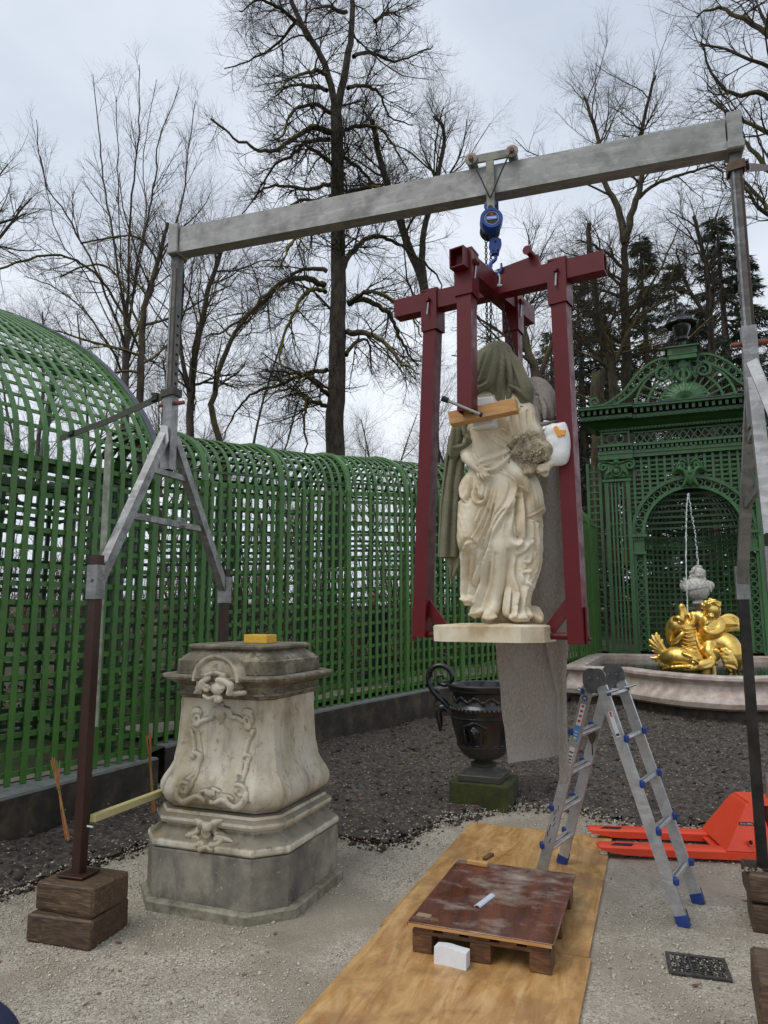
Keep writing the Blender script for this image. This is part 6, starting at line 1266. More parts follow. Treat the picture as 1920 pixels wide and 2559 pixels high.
for k in range(95):
    a = R5.uniform(0, 2 * pi); rr = R5.uniform(.2, 1.05); x = 800 + 250 * rr * cos(a); y = 330 - 140 * rr * sin(a); c = S4(x, y, -.11 - .06 * (1 - min(1, rr) ** 2) + .03 * R5.uniform()); d = unit(A3(cos(a), -.45, sin(a) * .8) + R5.normal(0, .45, 3)); w = unit(np.cross(d, A3(0, -1, .2) + R5.normal(0, .3, 3))); L_ = R5.uniform(25, 52) * U4; nn = np.cross(d, w)
    mb.add([c, c + d * L_ * .5 + w * L_ * .3, c + d * L_ - nn * L_ * .12, c + d * L_ * .5 - w * L_ * .3, c + d * L_ * .5 + nn * L_ * .12], [(0, 1, 4), (1, 2, 4), (2, 3, 4), (3, 0, 4)])
for k in range(26):
    x = R5.uniform(500, 640); y = 400 - (x - 560) * .8 + R5.uniform(-70, 60); c = S4(x, y, -.15); d = unit(R5.normal(0, 1, 3) * A3(1, .5, 1)); w = unit(np.cross(d, A3(0, -1, .2))); L_ = R5.uniform(18, 36) * U4
    mb.add([c, c + d * L_ * .5 + w * L_ * .3, c + d * L_, c + d * L_ * .5 - w * L_ * .3, c + d * L_ * .5 - A3(0, .15, 0) * L_], [(0, 1, 4), (1, 2, 4), (2, 3, 4), (3, 0, 4)])
o = mb.build('leaf_spray', M['bouquet_stone'], st); o['kind'] = 'stuff'

# ------------------------------------------------------------------ cloths, pads and clamp on the statue
def sheet_cloth(name, rows, Yf, m, parent=None, nx=26, ny=60, amp=.012, nf=3., th=.008, seed=0, crumple=.006):
    R = np.random.default_rng(seed); ys = np.array([r[0] for r in rows]); t = np.linspace(0, 1, ny); yy = ys[0] + (ys[-1] - ys[0]) * t
    l = np.interp(yy, ys, [r[1] for r in rows]); r_ = np.interp(yy, ys, [r[2] for r in rows]); V = np.zeros((ny, nx, 3)); s_ = np.linspace(0, 1, nx)
    sl = np.interp(yy, ys, [r[3] if len(r) > 3 else 0 for r in rows]); ph = R.uniform(0, 6)
    for i in range(ny):
        for j in range(nx):
            y_ = yy[i] + sl[i] * (s_[j] - .5); d = amp * sin(2 * pi * nf * s_[j] + ph + 1.5 * t[i]) + amp * .5 * sin(5 * t[i] + 3 * s_[j]); V[i, j] = onY(l[i] + (r_[i] - l[i]) * s_[j], y_, Yf(t[i], s_[j]) + d)
    P = V.reshape(-1, 3); P = P + np.c_[vnoise(P, 6, seed, 2), vnoise(P, 6, seed + 1, 2), vnoise(P, 6, seed + 2, 2)] * crumple
    V = P.reshape(ny, nx, 3); du_ = np.gradient(V, axis=0); dv_ = np.gradient(V, axis=1); N = np.cross(du_, dv_); N /= np.linalg.norm(N, axis=2)[..., None] + 1e-9
    A, B = (V + N * th / 2).reshape(-1, 3), (V - N * th / 2).reshape(-1, 3); I = np.arange(ny * nx).reshape(ny, nx); q = np.stack([I[:-1, :-1], I[:-1, 1:], I[1:, 1:], I[1:, :-1]], -1).reshape(-1, 4); n_ = ny * nx
    rim = np.concatenate([I[0, :], I[1:, -1], I[-1, -2::-1], I[-2:0:-1, 0]]); rq = np.stack([rim, np.roll(rim, -1), np.roll(rim, -1) + n_, rim + n_], 1)[:, ::-1]
    return mesh_obj(name, np.concatenate([A, B]), np.concatenate([q, q[:, ::-1] + n_, rq]), M[m], parent, 60)
bl = thing('wool_blanket', 'olive grey blanket draped over the head and shoulder of the statue', 'blanket', S5(520, 600))
b_ = SDF(A3(-1.40, 4.10, 2.75), A3(-.55, 4.78, 3.86), .0065)
BF = []
def bc(pts, R, k=.02, n=3, cut=False):
    P = np.array([S5(*q) for q in pts]); R = np.broadcast_to(np.asarray(R, float), (len(pts),))
    if n == 4 and not cut: BF.append((np.array(pts, float)[:, :2], R)); P[:, 1] += R * U5 * .4; b_.chain(P, R * U5 * .8, .014, n)
    else: b_.chain(P, R * U5, k, n, cut)
bc([(560, 120, .02), (520, 220, .0), (500, 330, -.02), (490, 400, .0)], [85, 140, 140, 110], .04); bc([(575, 75, .0), (600, 110, .02)], [28, 60], .03); bc([(640, 180, .03), (690, 300, .03), (720, 400, .01), (745, 470, .0)], [70, 80, 80, 40], .03); bc([(410, 150, .0), (395, 300, -.02), (385, 440, -.03)], [50, 45, 30], .03)
bc([(600, 380, .03), (620, 450, .02), (640, 480, .01)], [90, 70, 40], .03); bc([(560, 380, -.05), (580, 460, -.06), (600, 520, -.05)], [72, 66, 52], .03); bc([(400, 420, -.03), (390, 500, -.02)], [40, 40], .02)
for p, r in (([(555, 60, -.02), (545, 150, -.11), (530, 240, -.155), (510, 315, -.165), (470, 345, -.165), (420, 365, -.13), (385, 420, -.09)], [14, 22, 24, 24, 22, 18, 14]), ([(520, 90, -.06), (480, 190, -.12), (450, 280, -.145), (420, 340, -.135)], [12, 18, 18, 12]), ([(470, 110, -.05), (420, 230, -.10), (390, 340, -.09)], [14, 20, 14]), ([(590, 60, -.02), (590, 200, -.12), (575, 330, -.13), (565, 420, -.12), (560, 480, -.10)], [14, 22, 22, 22, 18]), ([(610, 80, -.02), (640, 200, -.09), (650, 320, -.09), (640, 430, -.09), (650, 485, -.08)], [14, 20, 20, 20, 12]), ([(640, 130, .0), (690, 250, -.04), (730, 360, -.06), (770, 440, -.04)], [12, 18, 20, 14]), ([(650, 350, -.09), (700, 370, -.085), (760, 440, -.05)], [12, 16, 10]), ([(640, 485, -.06), (700, 490, -.06), (785, 490, -.02)], [10, 12, 10])): bc(p, r, .010, 4)
for p in ([(570, 100, -.14), (560, 230, -.20), (545, 330, -.20)], [(618, 120, -.13), (622, 260, -.16), (605, 400, -.16)], [(450, 130, -.13), (420, 240, -.16), (405, 320, -.16)], [(668, 200, -.10), (700, 330, -.125)]): bc(p, 9, 0, 4, True)
b_.ell(S5(465, 415, -.14), (.055, .10, .045), k=0, cut=True); b_.ell(S5(430, 460, -.16), (.05, .12, .06), k=0, cut=True)
bc([(590, 470, -.04), (590, 560, -.06), (620, 620, -.06)], [40, 36, 22], .02)
bc([(385, 470, -.03), (350, 550, -.03), (310, 620, -.04)], [44, 56, 50], .03); bc([(330, 560, -.02), (300, 640, -.05), (280, 720, -.06), (265, 800, -.06)], [50, 52, 48, 46], .02); bc([(380, 620, -.06), (370, 700, -.08), (330, 760, -.09), (270, 770, -.10)], [18, 26, 26, 18], .010, 4); bc([(330, 620, -.10), (345, 690, -.115), (385, 735, -.10)], [14, 18, 12], .008, 4); bc([(260, 640, -.09), (250, 740, -.10), (240, 830, -.09)], [16, 20, 14], .008, 4)
b_.build('hood', M['blanket'], bl, noise=lambda V: np.c_[np.zeros(len(V)), -np.where(V[:, 1] < 4.54, np.clip(crests(V, BF, 1040, 840, 2.7656, U5, .7), -.02, .02), 0) + .004 * vnoise(V, 9, 8, 2), np.zeros(len(V))])
rows = [(840 + y / 2.7656, 1040 + a / 2.7656, 1040 + b / 2.7656) for y, a, b in ((690, 232, 392), (760, 225, 385), (820, 215, 372), (870, 205, 335), (1000, 192, 322), (1200, 172, 318), (1400, 160, 312), (1525, 155, 306))]
sheet_cloth('hanging_end', rows, lambda t, s: YS - .07 + .05 * t + .03 * s, 'blanket', bl, amp=.014, nf=2.3, th=.014, seed=4)
rows = [(840 + y / 2.7656, 1040 + a / 2.7656, 1040 + b / 2.7656) for y, a, b in ((1520, 185, 306), (1560, 215, 306), (1600, 228, 300), (1650, 232, 265), (1705, 240, 246))]
sheet_cloth('frayed_corner', rows, lambda t, s: YS + .0 + .02 * s, 'blanket', bl, 12, 24, .010, 1.5, .008, 6)
fe_ = thing('grey_felt', 'dirty grey felt sheet hanging behind the statue down to the urn', 'felt', S5(900, 600, .3))
b_ = SDF(A3(-.80, 4.22, 2.95), A3(-.38, 4.90, 3.60), .007)
bc([(775, 335, .16), (840, 365, .12), (895, 450, .08), (915, 540, .05)], [38, 75, 75, 45], .03); bc([(770, 330, .10), (800, 420, .06), (830, 520, .02), (850, 590, .0)], [20, 26, 24, 16], .015); bc([(800, 320, .12), (880, 380, .06), (930, 470, .03), (945, 560, .03)], [16, 20, 20, 16], .012); bc([(825, 595, -.01), (870, 610, -.02), (955, 592, .02)], 12, .01); bc([(860, 420, .0), (890, 500, -.02), (890, 570, -.02)], [14, 18, 12], .012); bc([(790, 400, .03), (840, 410, .02), (900, 430, .02)], 8, .0, 3, True)
b_.build('shoulder_wrap', M['felt'], fe_)
sheet_cloth('hanging_sheet', [(1150, 1352, 1404), (1300, 1346, 1414), (1480, 1332, 1424), (1590, 1300, 1428)], lambda t, s: 4.86 + .03 * s, 'felt', fe_, 20, 50, .018, 1.3, .008, 8)
sheet_cloth('hanging_sheet', [(1590, 1236, 1404), (1620, 1240, 1404, -6), (1700, 1248, 1402, -6), (1800, 1258, 1400, -8), (1897, 1270, 1399, -18)], lambda t, s: 4.92 + .03 * s, 'felt', fe_, 26, 50, .010, 1.2, .008, 9)
sheet_cloth('hanging_sheet', [(1592, 1362, 1424), (1660, 1374, 1416), (1740, 1392, 1416), (1850, 1396, 1420), (1960, 1398, 1424)], lambda t, s: 4.88 - .02 * s, 'felt', fe_, 14, 50, .008, 1.0, .008, 10)
# wrapped foam pad with orange tape
pd = thing('wrapped_pad', 'white film wrapped foam pad with orange tape between statue and red leg', 'pad', S5(980, 740)); b_ = SDF(S5(860, 960, -.22), S5(1090, 540, .12), .0065)
bc([(915, 640, -.10), (935, 760, -.10), (945, 870, -.09)], [26, 28, 26], .015); bc([(1000, 640, -.08), (1010, 750, -.08), (1005, 850, -.08)], [44, 50, 46], .02); bc([(950, 630, -.09), (970, 750, -.09), (975, 860, -.08)], [26, 34, 34], .02); bc([(1020, 610, -.08), (1040, 720, -.07), (1040, 820, -.07)], [18, 22, 20], .012)
bc([(948, 620, -.15), (960, 740, -.155), (962, 840, -.15)], 7, 0, 4, True)
b_.build('foam_core', M['wrap_film'], pd, noise=lambda V: np.c_[vnoise(V, 22, 3, 2), vnoise(V, 22, 4, 2), vnoise(V, 22, 5, 2)] * .0022)
q = [S5(x, y, -.140) for x, y in ((948, 628), (975, 617), (988, 648), (1034, 646), (1028, 680), (978, 692))]; mb = MB(); mb.loft([[p + A3(0, .03, 0) for p in q], q]); mb.build('orange_tape', M['orange_tape'], pd)
# clamp timber, foam and threaded rod
Yc = Fb[1] + .085; c0 = onY(1040 + 238 / 2.7656, 840 + 578 / 2.7656, Yc); c1 = onY(1040 + 700 / 2.7656, 840 + 482 / 2.7656, Yc); mb = MB(); mb.bar(c0, c1, .085, .082, b=.003); tag(mb.build('clamp_timber', M['new_timber']), 'planed orange timber clamped across the chest of the statue', 'timber')
q = S5(480, 540, 0); q = A3(q[0] - .0, Yc + .095, q[2]); mb = MB(); mb.box(onY(1040 + 480 / 2.7656, 840 + 537 / 2.7656, Yc + .105), (.135, .10, .19), rotz(-.08), .008); tag(mb.build('foam_pad', M['foam_white']), 'white foam pad between the clamp timber and the statue chest', 'foam')
r0 = onY(1040 + 200 / 2.7656, 840 + 437 / 2.7656, Fb[1] - .10); r1 = onY(1040 + 447 / 2.7656, 840 + 542 / 2.7656, Fb[1] - .03)
rd_ = thing('threaded_rod', 'bare steel rod with black end caps through the red front leg', 'rod', r0); tbuild('rod', M['zinc'], rd_, [r0, r1], .0095, 10)
d_ = unit(r1 - r0); tbuild('end_cap', M['black_rubber'], rd_, [r0 - d_ * .02, r0 + d_ * .022], .017, 10); tbuild('end_cap', M['black_rubber'], rd_, [r1 - d_ * .006, r1 + d_ * .012], .014, 10)
# ------------------------------------------------------------------ fountain basin
AX = 1.05
half = [(-2.62, 20.0), (-2.75, 14.86), (-2.3, 14.72), (-1.70, 14.66), (-1.62, 14.50), (-1.35, 14.05), (-.98, 13.62), (-.55, 13.25), (0, 13.06)]
outl = np.array(half + [(-x, y) for x, y in half[-2::-1]])
def offset_poly(P, d):
    n = len(P); o = []
    for i in range(n):
        a, b, c = P[i - 1], P[i], P[(i + 1) % n]; t1 = (b - a) / (np.linalg.norm(b - a) + 1e-9); t2 = (c - b) / (np.linalg.norm(c - b) + 1e-9); n1 = np.array([t1[1], -t1[0]]); n2 = np.array([t2[1], -t2[0]]); m_ = n1 + n2; m_ /= max(1e-6, (np.linalg.norm(m_) ** 2) / 2); o.append(b + m_ * d)
    return np.array(o)
sg_ = np.sign(np.sum(outl[:, 0] * np.roll(outl[:, 1], -1) - np.roll(outl[:, 0], -1) * outl[:, 1]))
def bring(off, z): q = offset_poly(outl, off * sg_); return [A3(AX + x, y, z) for x, y in q]
bas_ = thing('fountain_basin', 'pale stone fountain basin with moulded curved rim', 'basin', (AX, 16.5, .1))
mb = MB(); mb.loft([bring(-.02, .05), bring(-.02, .36), bring(-.06, .38)], caps=False); mb.build('foot_wall', M['basin_foot'], bas_, 40)
mb = MB(); mb.loft([bring(.0, .37), bring(.10, .38), bring(.17, .42), bring(.19, .50), bring(.16, .56), bring(.10, .60), bring(.08, .62), bring(.055, .64), bring(.03, .70), bring(.02, .77), bring(.05, .82), bring(.09, .835), bring(.11, .86), bring(.105, .905), bring(.07, .925), bring(-.22, .925), bring(-.26, .90), bring(-.27, .55)], caps=False); mb.build('moulded_rim', M['basin_stone'], bas_, 35)
q = offset_poly(outl, -.24 * sg_); mb = MB(); mb.add([A3(AX + x, y, .80) for x, y in q], [tuple(range(len(q)))]); o = mb.build('basin_water', M['water'], origin=(AX, 16.5, .8)); struct(o)
# ------------------------------------------------------------------ gilded group
GY = 16.3; UG = .00178; gp = lambda cx, cy, dy=0.: onY(1600 + cx / 5.1875, 1450 + cy / 5.1875, GY + dy)
go = thing('gilded_group', 'gilded fountain group of winged child riding a dolphin', 'sculpture', gp(750, 1170)); b_ = SDF(gp(60, 1240, -1.15), gp(1420, 180, .75), .0135)
def gc(pts, R, k=.016, n=3, cut=False): R = np.broadcast_to(np.asarray(R, float), (len(pts),)); b_.chain([gp(*p) for p in pts], np.where(R > 55, 55 + (R - 55) * .74, R) * UG, k, n, cut)
gc([(800, 1150, .05), (740, 980, .0), (680, 840, -.02), (630, 700, -.06), (600, 600, -.08)], [190, 180, 150, 120, 100]); gc([(560, 640, -.08), (490, 590, -.12), (470, 560, -.12)], [110, 120, 100]); gc([(440, 560, -.1), (400, 650, -.08), (400, 800, -.05)], [70, 70, 40]); gc([(600, 560, -.1), (660, 560, -.1), (690, 470, -.08), (690, 440, -.08)], [70, 60, 36, 34], .03)
gc([(560, 540, -.14), (545, 440, -.12), (530, 360, -.12), (545, 330, -.14)], [50, 38, 34, 24], .02); gc([(560, 350, -.12), (600, 420, -.12), (620, 490, -.12)], [20, 26, 22], .015); gc([(640, 440, -.14), (640, 500, -.18), (610, 540, -.2)], [22, 26, 20], .012); b_.ell(gp(612, 500, -.20), (.05, .06, .09), k=0, cut=True)
gc([(450, 500, -.28), (500, 490, -.34), (545, 520, -.34), (545, 560, -.33)], [22, 28, 26, 18], .02); b_.ell(gp(508, 545, -.36), .034, k=.006); gc([(400, 800, -.15), (460, 780, -.28), (530, 720, -.32), (560, 680, -.32)], [16, 22, 26, 20], .015); gc([(420, 830, -.2), (480, 800, -.3), (540, 730, -.34)], 14, .01); gc([(400, 860, -.1), (480, 760, -.3)], 14, .01)
for k in range(6): gc([(560 - k * 4, 620 + k * 45, -.30 + k * .01), (640, 640 + k * 48, -.33 + k * .012), (720, 620 + k * 52, -.25)], 9, .008)
gc([(720, 640, -.12), (740, 760, -.2), (790, 900, -.25), (860, 980, -.25)], [14, 20, 24, 16], .012)
gc([(340, 1010, -.22), (440, 1000, -.30), (580, 1010, -.38), (740, 1080, -.42)], [80, 140, 130, 90]); gc([(300, 1100, -.2), (450, 1130, -.35), (650, 1140, -.5), (800, 1120, -.5)], [60, 70, 50, 40]); gc([(780, 1100, -.5), (880, 1070, -.48), (950, 1030, -.42)], [60, 40, 26], .03); gc([(800, 1140, -.55), (900, 1120, -.52), (960, 1060, -.45)], [26, 26, 18], .015)
gc([(560, 950, -.55), (660, 990, -.60), (740, 1020, -.58), (800, 1000, -.5)], [16, 24, 24, 14], .02); b_.ell(gp(690, 1072, -.63), .034, k=.006); gc([(640, 1040, -.6), (700, 1030, -.63), (745, 1070, -.6)], 14, .01); gc([(300, 1155, -.4), (420, 1130, -.55), (560, 1120, -.6), (640, 1130, -.6)], [14, 22, 20, 12], .012); gc([(400, 880, -.2), (560, 890, -.38), (720, 930, -.42), (800, 1000, -.4)], [16, 22, 22, 14], .015)
for a_, b2, r_ in (((215, 690), (225, 770), 26), ((250, 720), (255, 800), 22), ((290, 775), (275, 840), 24), ((160, 720), (200, 800), 24), ((125, 775), (180, 835), 24), ((130, 850), (210, 890), 22), ((160, 920), (240, 930), 18), ((210, 1050), (250, 990), 22), ((130, 1000), (200, 1010), 16)): gc([(360, 950, -.15), (b2[0], b2[1], -.15), (a_[0], a_[1], -.15)], [26, r_ + 6, r_ * .6], .006)
# child
gc([(910, 790, -.05), (900, 660, -.12), (890, 540, -.12)], [165, 135, 130]); gc([(810, 500, -.1), (760, 460, -.08), (720, 500, -.1)], [75, 62, 40]); gc([(1010, 540, -.12), (1030, 640, -.2), (960, 690, -.28), (880, 680, -.30), (850, 640, -.30)], [75, 62, 52, 40, 30], .03); b_.ell(gp(935, 385, -.22), (.165, .17, .195), k=.03); gc([(920, 500, -.14), (935, 440, -.18)], [70, 70])
b_.ell(gp(880, 470, -.36), (.05, .045, .04), k=.02).ell(gp(925, 470, -.38), (.055, .05, .05), k=.02); b_.ell(gp(893, 445, -.405), (.02, .02, .028), k=.01)
Rg = np.random.default_rng(3)
for k in range(34): a = Rg.uniform(-.3, pi + .3); e = Rg.uniform(0, 1); c = gp(935 + 105 * cos(a) * (.5 + .5 * e), 345 - 85 * sin(a) * (.5 + .5 * e), -.22 - .16 * (1 - e)); P = spiral(c, A3(1, 0, 0), A3(0, -.3, 1), .05, .012, 1., Rg.uniform(0, 6), 8); b_.chain(P, .017, .008)
for k in range(6): b_.ell(gp(1000 + 25 * sin(k * 2), 400 + k * 22, -.18), .045, k=.01)
b_.ell(gp(815, 330, -.16), (.05, .05, .07), k=.02)
gc([(1000, 800, -.08), (1120, 830, -.12), (1190, 900, -.2), (1230, 1000, -.22), (1230, 1120, -.15)], [150, 150, 125, 110, 70]); gc([(910, 840, -.18), (900, 930, -.3), (930, 1000, -.32), (985, 990, -.34)], [85, 72, 56, 40], .03); gc([(985, 1000, -.34), (1000, 940, -.38), (985, 910, -.40)], [40, 34, 26], .02)
for k in range(5): b_.ell(gp(960 + k * 14, 905 - (k == 2) * 4, -.42), .016, k=.008)
for p in ([(1060, 900), (1120, 950), (1180, 960)], [(1070, 980), (1130, 1010), (1200, 1000)], [(1080, 1050), (1150, 1060), (1230, 1080)], [(1100, 1110), (1170, 1120), (1240, 1150)], [(1090, 900), (1080, 1000), (1120, 1110), (1180, 1180)], [(1170, 940), (1220, 1050), (1250, 1120)]): gc([(x, y, -.38) for x, y in p], [18, 26, 18, 14][:len(p)], .012)
gc([(1120, 940, -.28), (1160, 1040, -.3), (1190, 1150, -.28)], [70, 80, 50]); gc([(980, 1050, -.35), (990, 1090, -.36)], [26, 20], .01); gc([(840, 580, -.32), (940, 520, -.34), (1010, 470, -.25)], 7, .006)
gc([(1050, 500, .0), (1130, 470, .05), (1210, 480, .05), (1300, 540, .05)], [26, 32, 28, 18], .02)
for k in range(9): t = k / 8; gc([(1080 + 120 * t, 510 + 20 * t, .03), (1090 + 190 * t, 600 - 20 * t, .02), (1085 + 275 * t, 665 - 15 * t * (1 - t) * 4, .0)], [30, 30, 16], .008, 2)
for k in range(7): t = k / 6; gc([(1090 + 100 * t, 500 + 20 * t, .0), (1110 + 130 * t, 570, -.03)], [24, 18], .008, 2)
b_.build('gilded_figure', M['gold'], go)
# water jet
jt = thing('water_jet', 'thin white water jet rising from the dolphin mouth', 'water jet', gp(620, 480, -.2)); j7 = lambda cx, cy: onY(1400 + cx / 3.192, 1180 + cy / 3.192, GY - .2)
P = spline([j7(1018, 1110), j7(1008, 800), j7(1006, 450), j7(1013, 250), j7(1022, 175)], 14); P = P + np.c_[rng.normal(0, .004, len(P)), rng.normal(0, .004, len(P)), np.zeros(len(P))]; tbuild('rising_stream', M['spray'], jt, P, np.linspace(.018, .012, len(P)) * rng.uniform(.5, 1.15, len(P)), 6)
D_ = spline([j7(1024, 172), j7(1045, 300), j7(1075, 480), j7(1092, 650), j7(1105, 760)], 16); mb = MB()
for k, p in enumerate(D_): mb.ball(p + rng.normal(0, .008, 3), (.011, .011, .024 * rng.uniform(.5, 1.4)), None, 6, 4)
for k in range(60): t = rng.uniform(0, .55); p = P[int((1 - t) * (len(P) - 1))]; mb.ball(p + rng.normal(0, .022, 3), .006 * rng.uniform(.6, 1.6), None, 5, 3)
o = mb.build('falling_drops', M['spray'], jt, 60); o['kind'] = 'stuff'
# ------------------------------------------------------------------ bust on its pedestal in the niche
BY = 20.2; UB = .00358; bp7 = lambda cx, cy, dy=0.: onY(1400 + cx / 3.192, 1180 + cy / 3.192, BY + dy); bs = thing('marble_bust', 'grey white stone bust with curled wig and draped shoulders', 'bust', bp7(1100, 1130)); b_ = SDF(bp7(930, 1010, -.5), bp7(1260, 730, .4), .0155)
def bb(pts, R, k=.03, n=3, cut=False): b_.chain([bp7(*p) for p in pts], np.asarray(R, float) * UB, k, n, cut)
b_.ell(bp7(1112, 818, -.08), (.125, .15, .19), k=.03); bb([(1108, 860, 0), (1100, 900, 0)], [28, 34]); b_.ell(bp7(1095, 918, 0), (.30, .17, .12), k=.04); bb([(1095, 930, 0), (1102, 960, 0), (1105, 985, 0)], [90, 62, 46])
for k in range(60): a = Rg.uniform(-.5, pi + .5); e = Rg.uniform(.75, 1.1); c = bp7(1100 + 50 * cos(a) * e, 812 - 58 * sin(a) * e, Rg.uniform(-.14, .1)); b_.ell(c, .042, k=.006)
for sx, xs in ((-1, 1050), (1, 1148)):
    for k in range(14): b_.ell(bp7(xs + Rg.uniform(-12, 12), 800 + k * 8, -.08 + Rg.uniform(-.05, .03)), .042, k=.006)
for p in ([(1140, 880), (1100, 920), (1050, 930), (990, 910)], [(1150, 900), (1110, 945), (1050, 950), (1000, 940)], [(1160, 880), (1170, 920), (1180, 960)], [(1180, 880), (1200, 920), (1205, 950)], [(970, 870), (985, 900), (1000, 930)], [(990, 850), (1010, 890), (1040, 920)], [(1145, 920), (1110, 965), (1070, 970)]): bb([(x, y, -.2 + .0008 * abs(x - 1095)) for x, y in p], 8, .010)
bb([(1080, 890, 0), (1020, 892, 0), (985, 905, 0), (995, 940, 0)], [24, 26, 24, 14]); bb([(1120, 890, 0), (1170, 892, 0), (1205, 905, 0), (1195, 935, 0)], [24, 26, 22, 12]); b_.ell(bp7(1104, 826, -.235), (.018, .025, .035), k=.01); b_.ell(bp7(1095, 812, -.235), (.022, .02, .016), k=0, cut=True); b_.ell(bp7(1116, 810, -.235), (.022, .02, .016), k=0, cut=True)
b_.build('bust_figure', M['bust_stone'], bs); cz = bp7(1103, 985)
mb = MB(); mb.lathe([(.16, 0), (.13, -.02), (.11, -.05), (.115, -.12), (.15, -.17), (.155, -.20)], 20, cz); mb.build('socle', M['bust_stone'], bs, 40)
mb = MB(); zt_ = cz[2] - .19; mb.box(cz + A3(0, 0, -.25), (.40, .40, .10), None, .01); mb.box(cz + A3(0, 0, -.345), (.52, .52, .09), None, .015); mb.box(A3(cz[0], cz[1], (zt_ - .20 + .9) / 2), (.46, .46, zt_ - .20 - .9), None, .01); mb.build('stele', M['basin_foot'], bs)

# ------------------------------------------------------------------ green iron portal
PYF = 21.0; W = lambda x, z, d=0.: A3(AX + x, PYF + d, z)
po = thing('garden_portal', 'tall green iron trellis portal with arch, cornice and scrolled pediment', 'portal', W(0, .9)); GI = M['green_iron']; GD = M['green_dark']
def pbx(name, x0, x1, z0, z1, d0, d1, m=None, par=None): mb = MB(); mb.box(W((x0 + x1) / 2, (z0 + z1) / 2, (d0 + d1) / 2), (x1 - x0, d1 - d0, z1 - z0)); return mb.build(name, m or GI, par or po)
EX, EZ, EY = A3(1, 0, 0), A3(0, 0, 1), A3(0, 1, 0)
RINGS = {}
def ringo(x, z, r, w=.036, d=.06, dep=0., par=None):
    key = (round(r, 3), w, d)
    if key not in RINGS: mb = MB(); mb.ring(r - w / 2, w, d, (0, 0, 0), EX, EZ, EY, 14); RINGS[key] = proto('ring', mb, GI, 40)
    return put(RINGS[key], 'ring', par or po, W(x, z, dep))
for s in (-1, 1):
    pil = thing('pilaster', '', '', W(s * 1.9, .9)); pil.parent = po; pil.location = W(s * 1.9, .9) - WLOC[po.name]; del pil['label']; del pil['category']
    X_ = lambda a, b: (min(s * a, s * b), max(s * a, s * b))
    for a, b in ((1.56, 1.67), (2.14, 2.25)): pbx('stile', *X_(a, b), .95, 5.68, -.14, -.04, par=pil)
    for xx in (1.76, 1.86, 1.96, 2.06): pbx('slender_bar', *X_(xx - .024, xx + .024), .98, 5.66, -.11, -.07, par=pil)
    for z_ in np.arange(1.25, 5.6, .36): pbx('cross_bar', *X_(1.67, 2.14), z_ - .015, z_ + .015, -.068, -.045, par=pil)
    pbx('base_block', *X_(1.50, 2.32), .86, .97, -.20, .05, par=pil); pbx('neck_moulding', *X_(1.52, 2.30), 5.68, 5.75, -.18, .0, par=pil)
    b_ = SDF(W(s * 1.9 - .62, 5.72, -.42), W(s * 1.9 + .62, 6.34, .12), .02)
    b_.slab(W(s * 1.9, 6.0, -.06), (.62, .20, .46), rd=.03, k=.02)
    for e in (-1, 1): b_.chain(spiral(W(s * 1.9 + e * .36, 6.12, -.18), EX * e, EZ, .15, .03, 1.4, pi / 2, 22, -1), np.linspace(.04, .022, 22), .01); b_.chain([W(s * 1.9 + e * .34, 6.27, -.18), W(s * 1.9 + e * .15, 6.22, -.2), W(s * 1.9, 6.16, -.2)], .03, .01); b_.chain([W(s * 1.9 + e * .30, 5.78, -.16), W(s * 1.9 + e * .26, 5.92, -.2), W(s * 1.9 + e * .14, 6.0, -.2)], [.05, .05, .03], .015, 3)
    b_.ell(W(s * 1.9, 5.96, -.18), (.10, .08, .11), k=.02).ell(W(s * 1.9, 6.24, -.2), (.09, .07, .08), k=.02); b_.chain(spiral(W(s * 1.9, 5.96, -.22), EX, EZ, .16, .13, 1., 0, 20), .022, .008)
    b_.build('capital', GI, pil); pbx('abacus', *X_(1.45, 2.36), 6.30, 6.36, -.26, .06, par=pil)
    # outer side panel of lattice
    for a, b in ((2.34, 2.42), (2.68, 2.76)): pbx('side_post', *X_(a, b), .92, 6.3, .10, .20)
    for z_ in np.arange(1.05, 6.2, .2): pbx('side_lath', *X_(2.42, 2.68), z_ - .02, z_ + .02, .13, .16)
    pbx('side_bar', *X_(2.52, 2.565), .95, 6.25, .165, .19)
    for dd in np.arange(.35, 1.3, .22):
        pbx('return_bar', *X_(2.70, 2.74), .95, 6.3, dd, dd + .045, GD)
    # jamb with stacked rings, impost
    for a, b in ((1.235, 1.30), (1.49, 1.555)): pbx('jamb_stile', *X_(a, b), .95, 3.58, -.06, .02)
    for z_ in np.arange(1.10, 3.55, .205): ringo(s * 1.395, z_, .098)
    pbx('impost', *X_(1.22, 1.58), 3.60, 3.68, -.12, .08); pbx('impost', *X_(1.26, 1.54), 3.68, 3.98, -.07, .04); pbx('impost', *X_(1.18, 1.60), 4.08, 4.16, -.17, .10)
    for k in range(5): x_ = 1.275 + k * .06; pbx('dentil', *X_(x_, x_ + .035), 3.98, 4.075, -.12, .05)
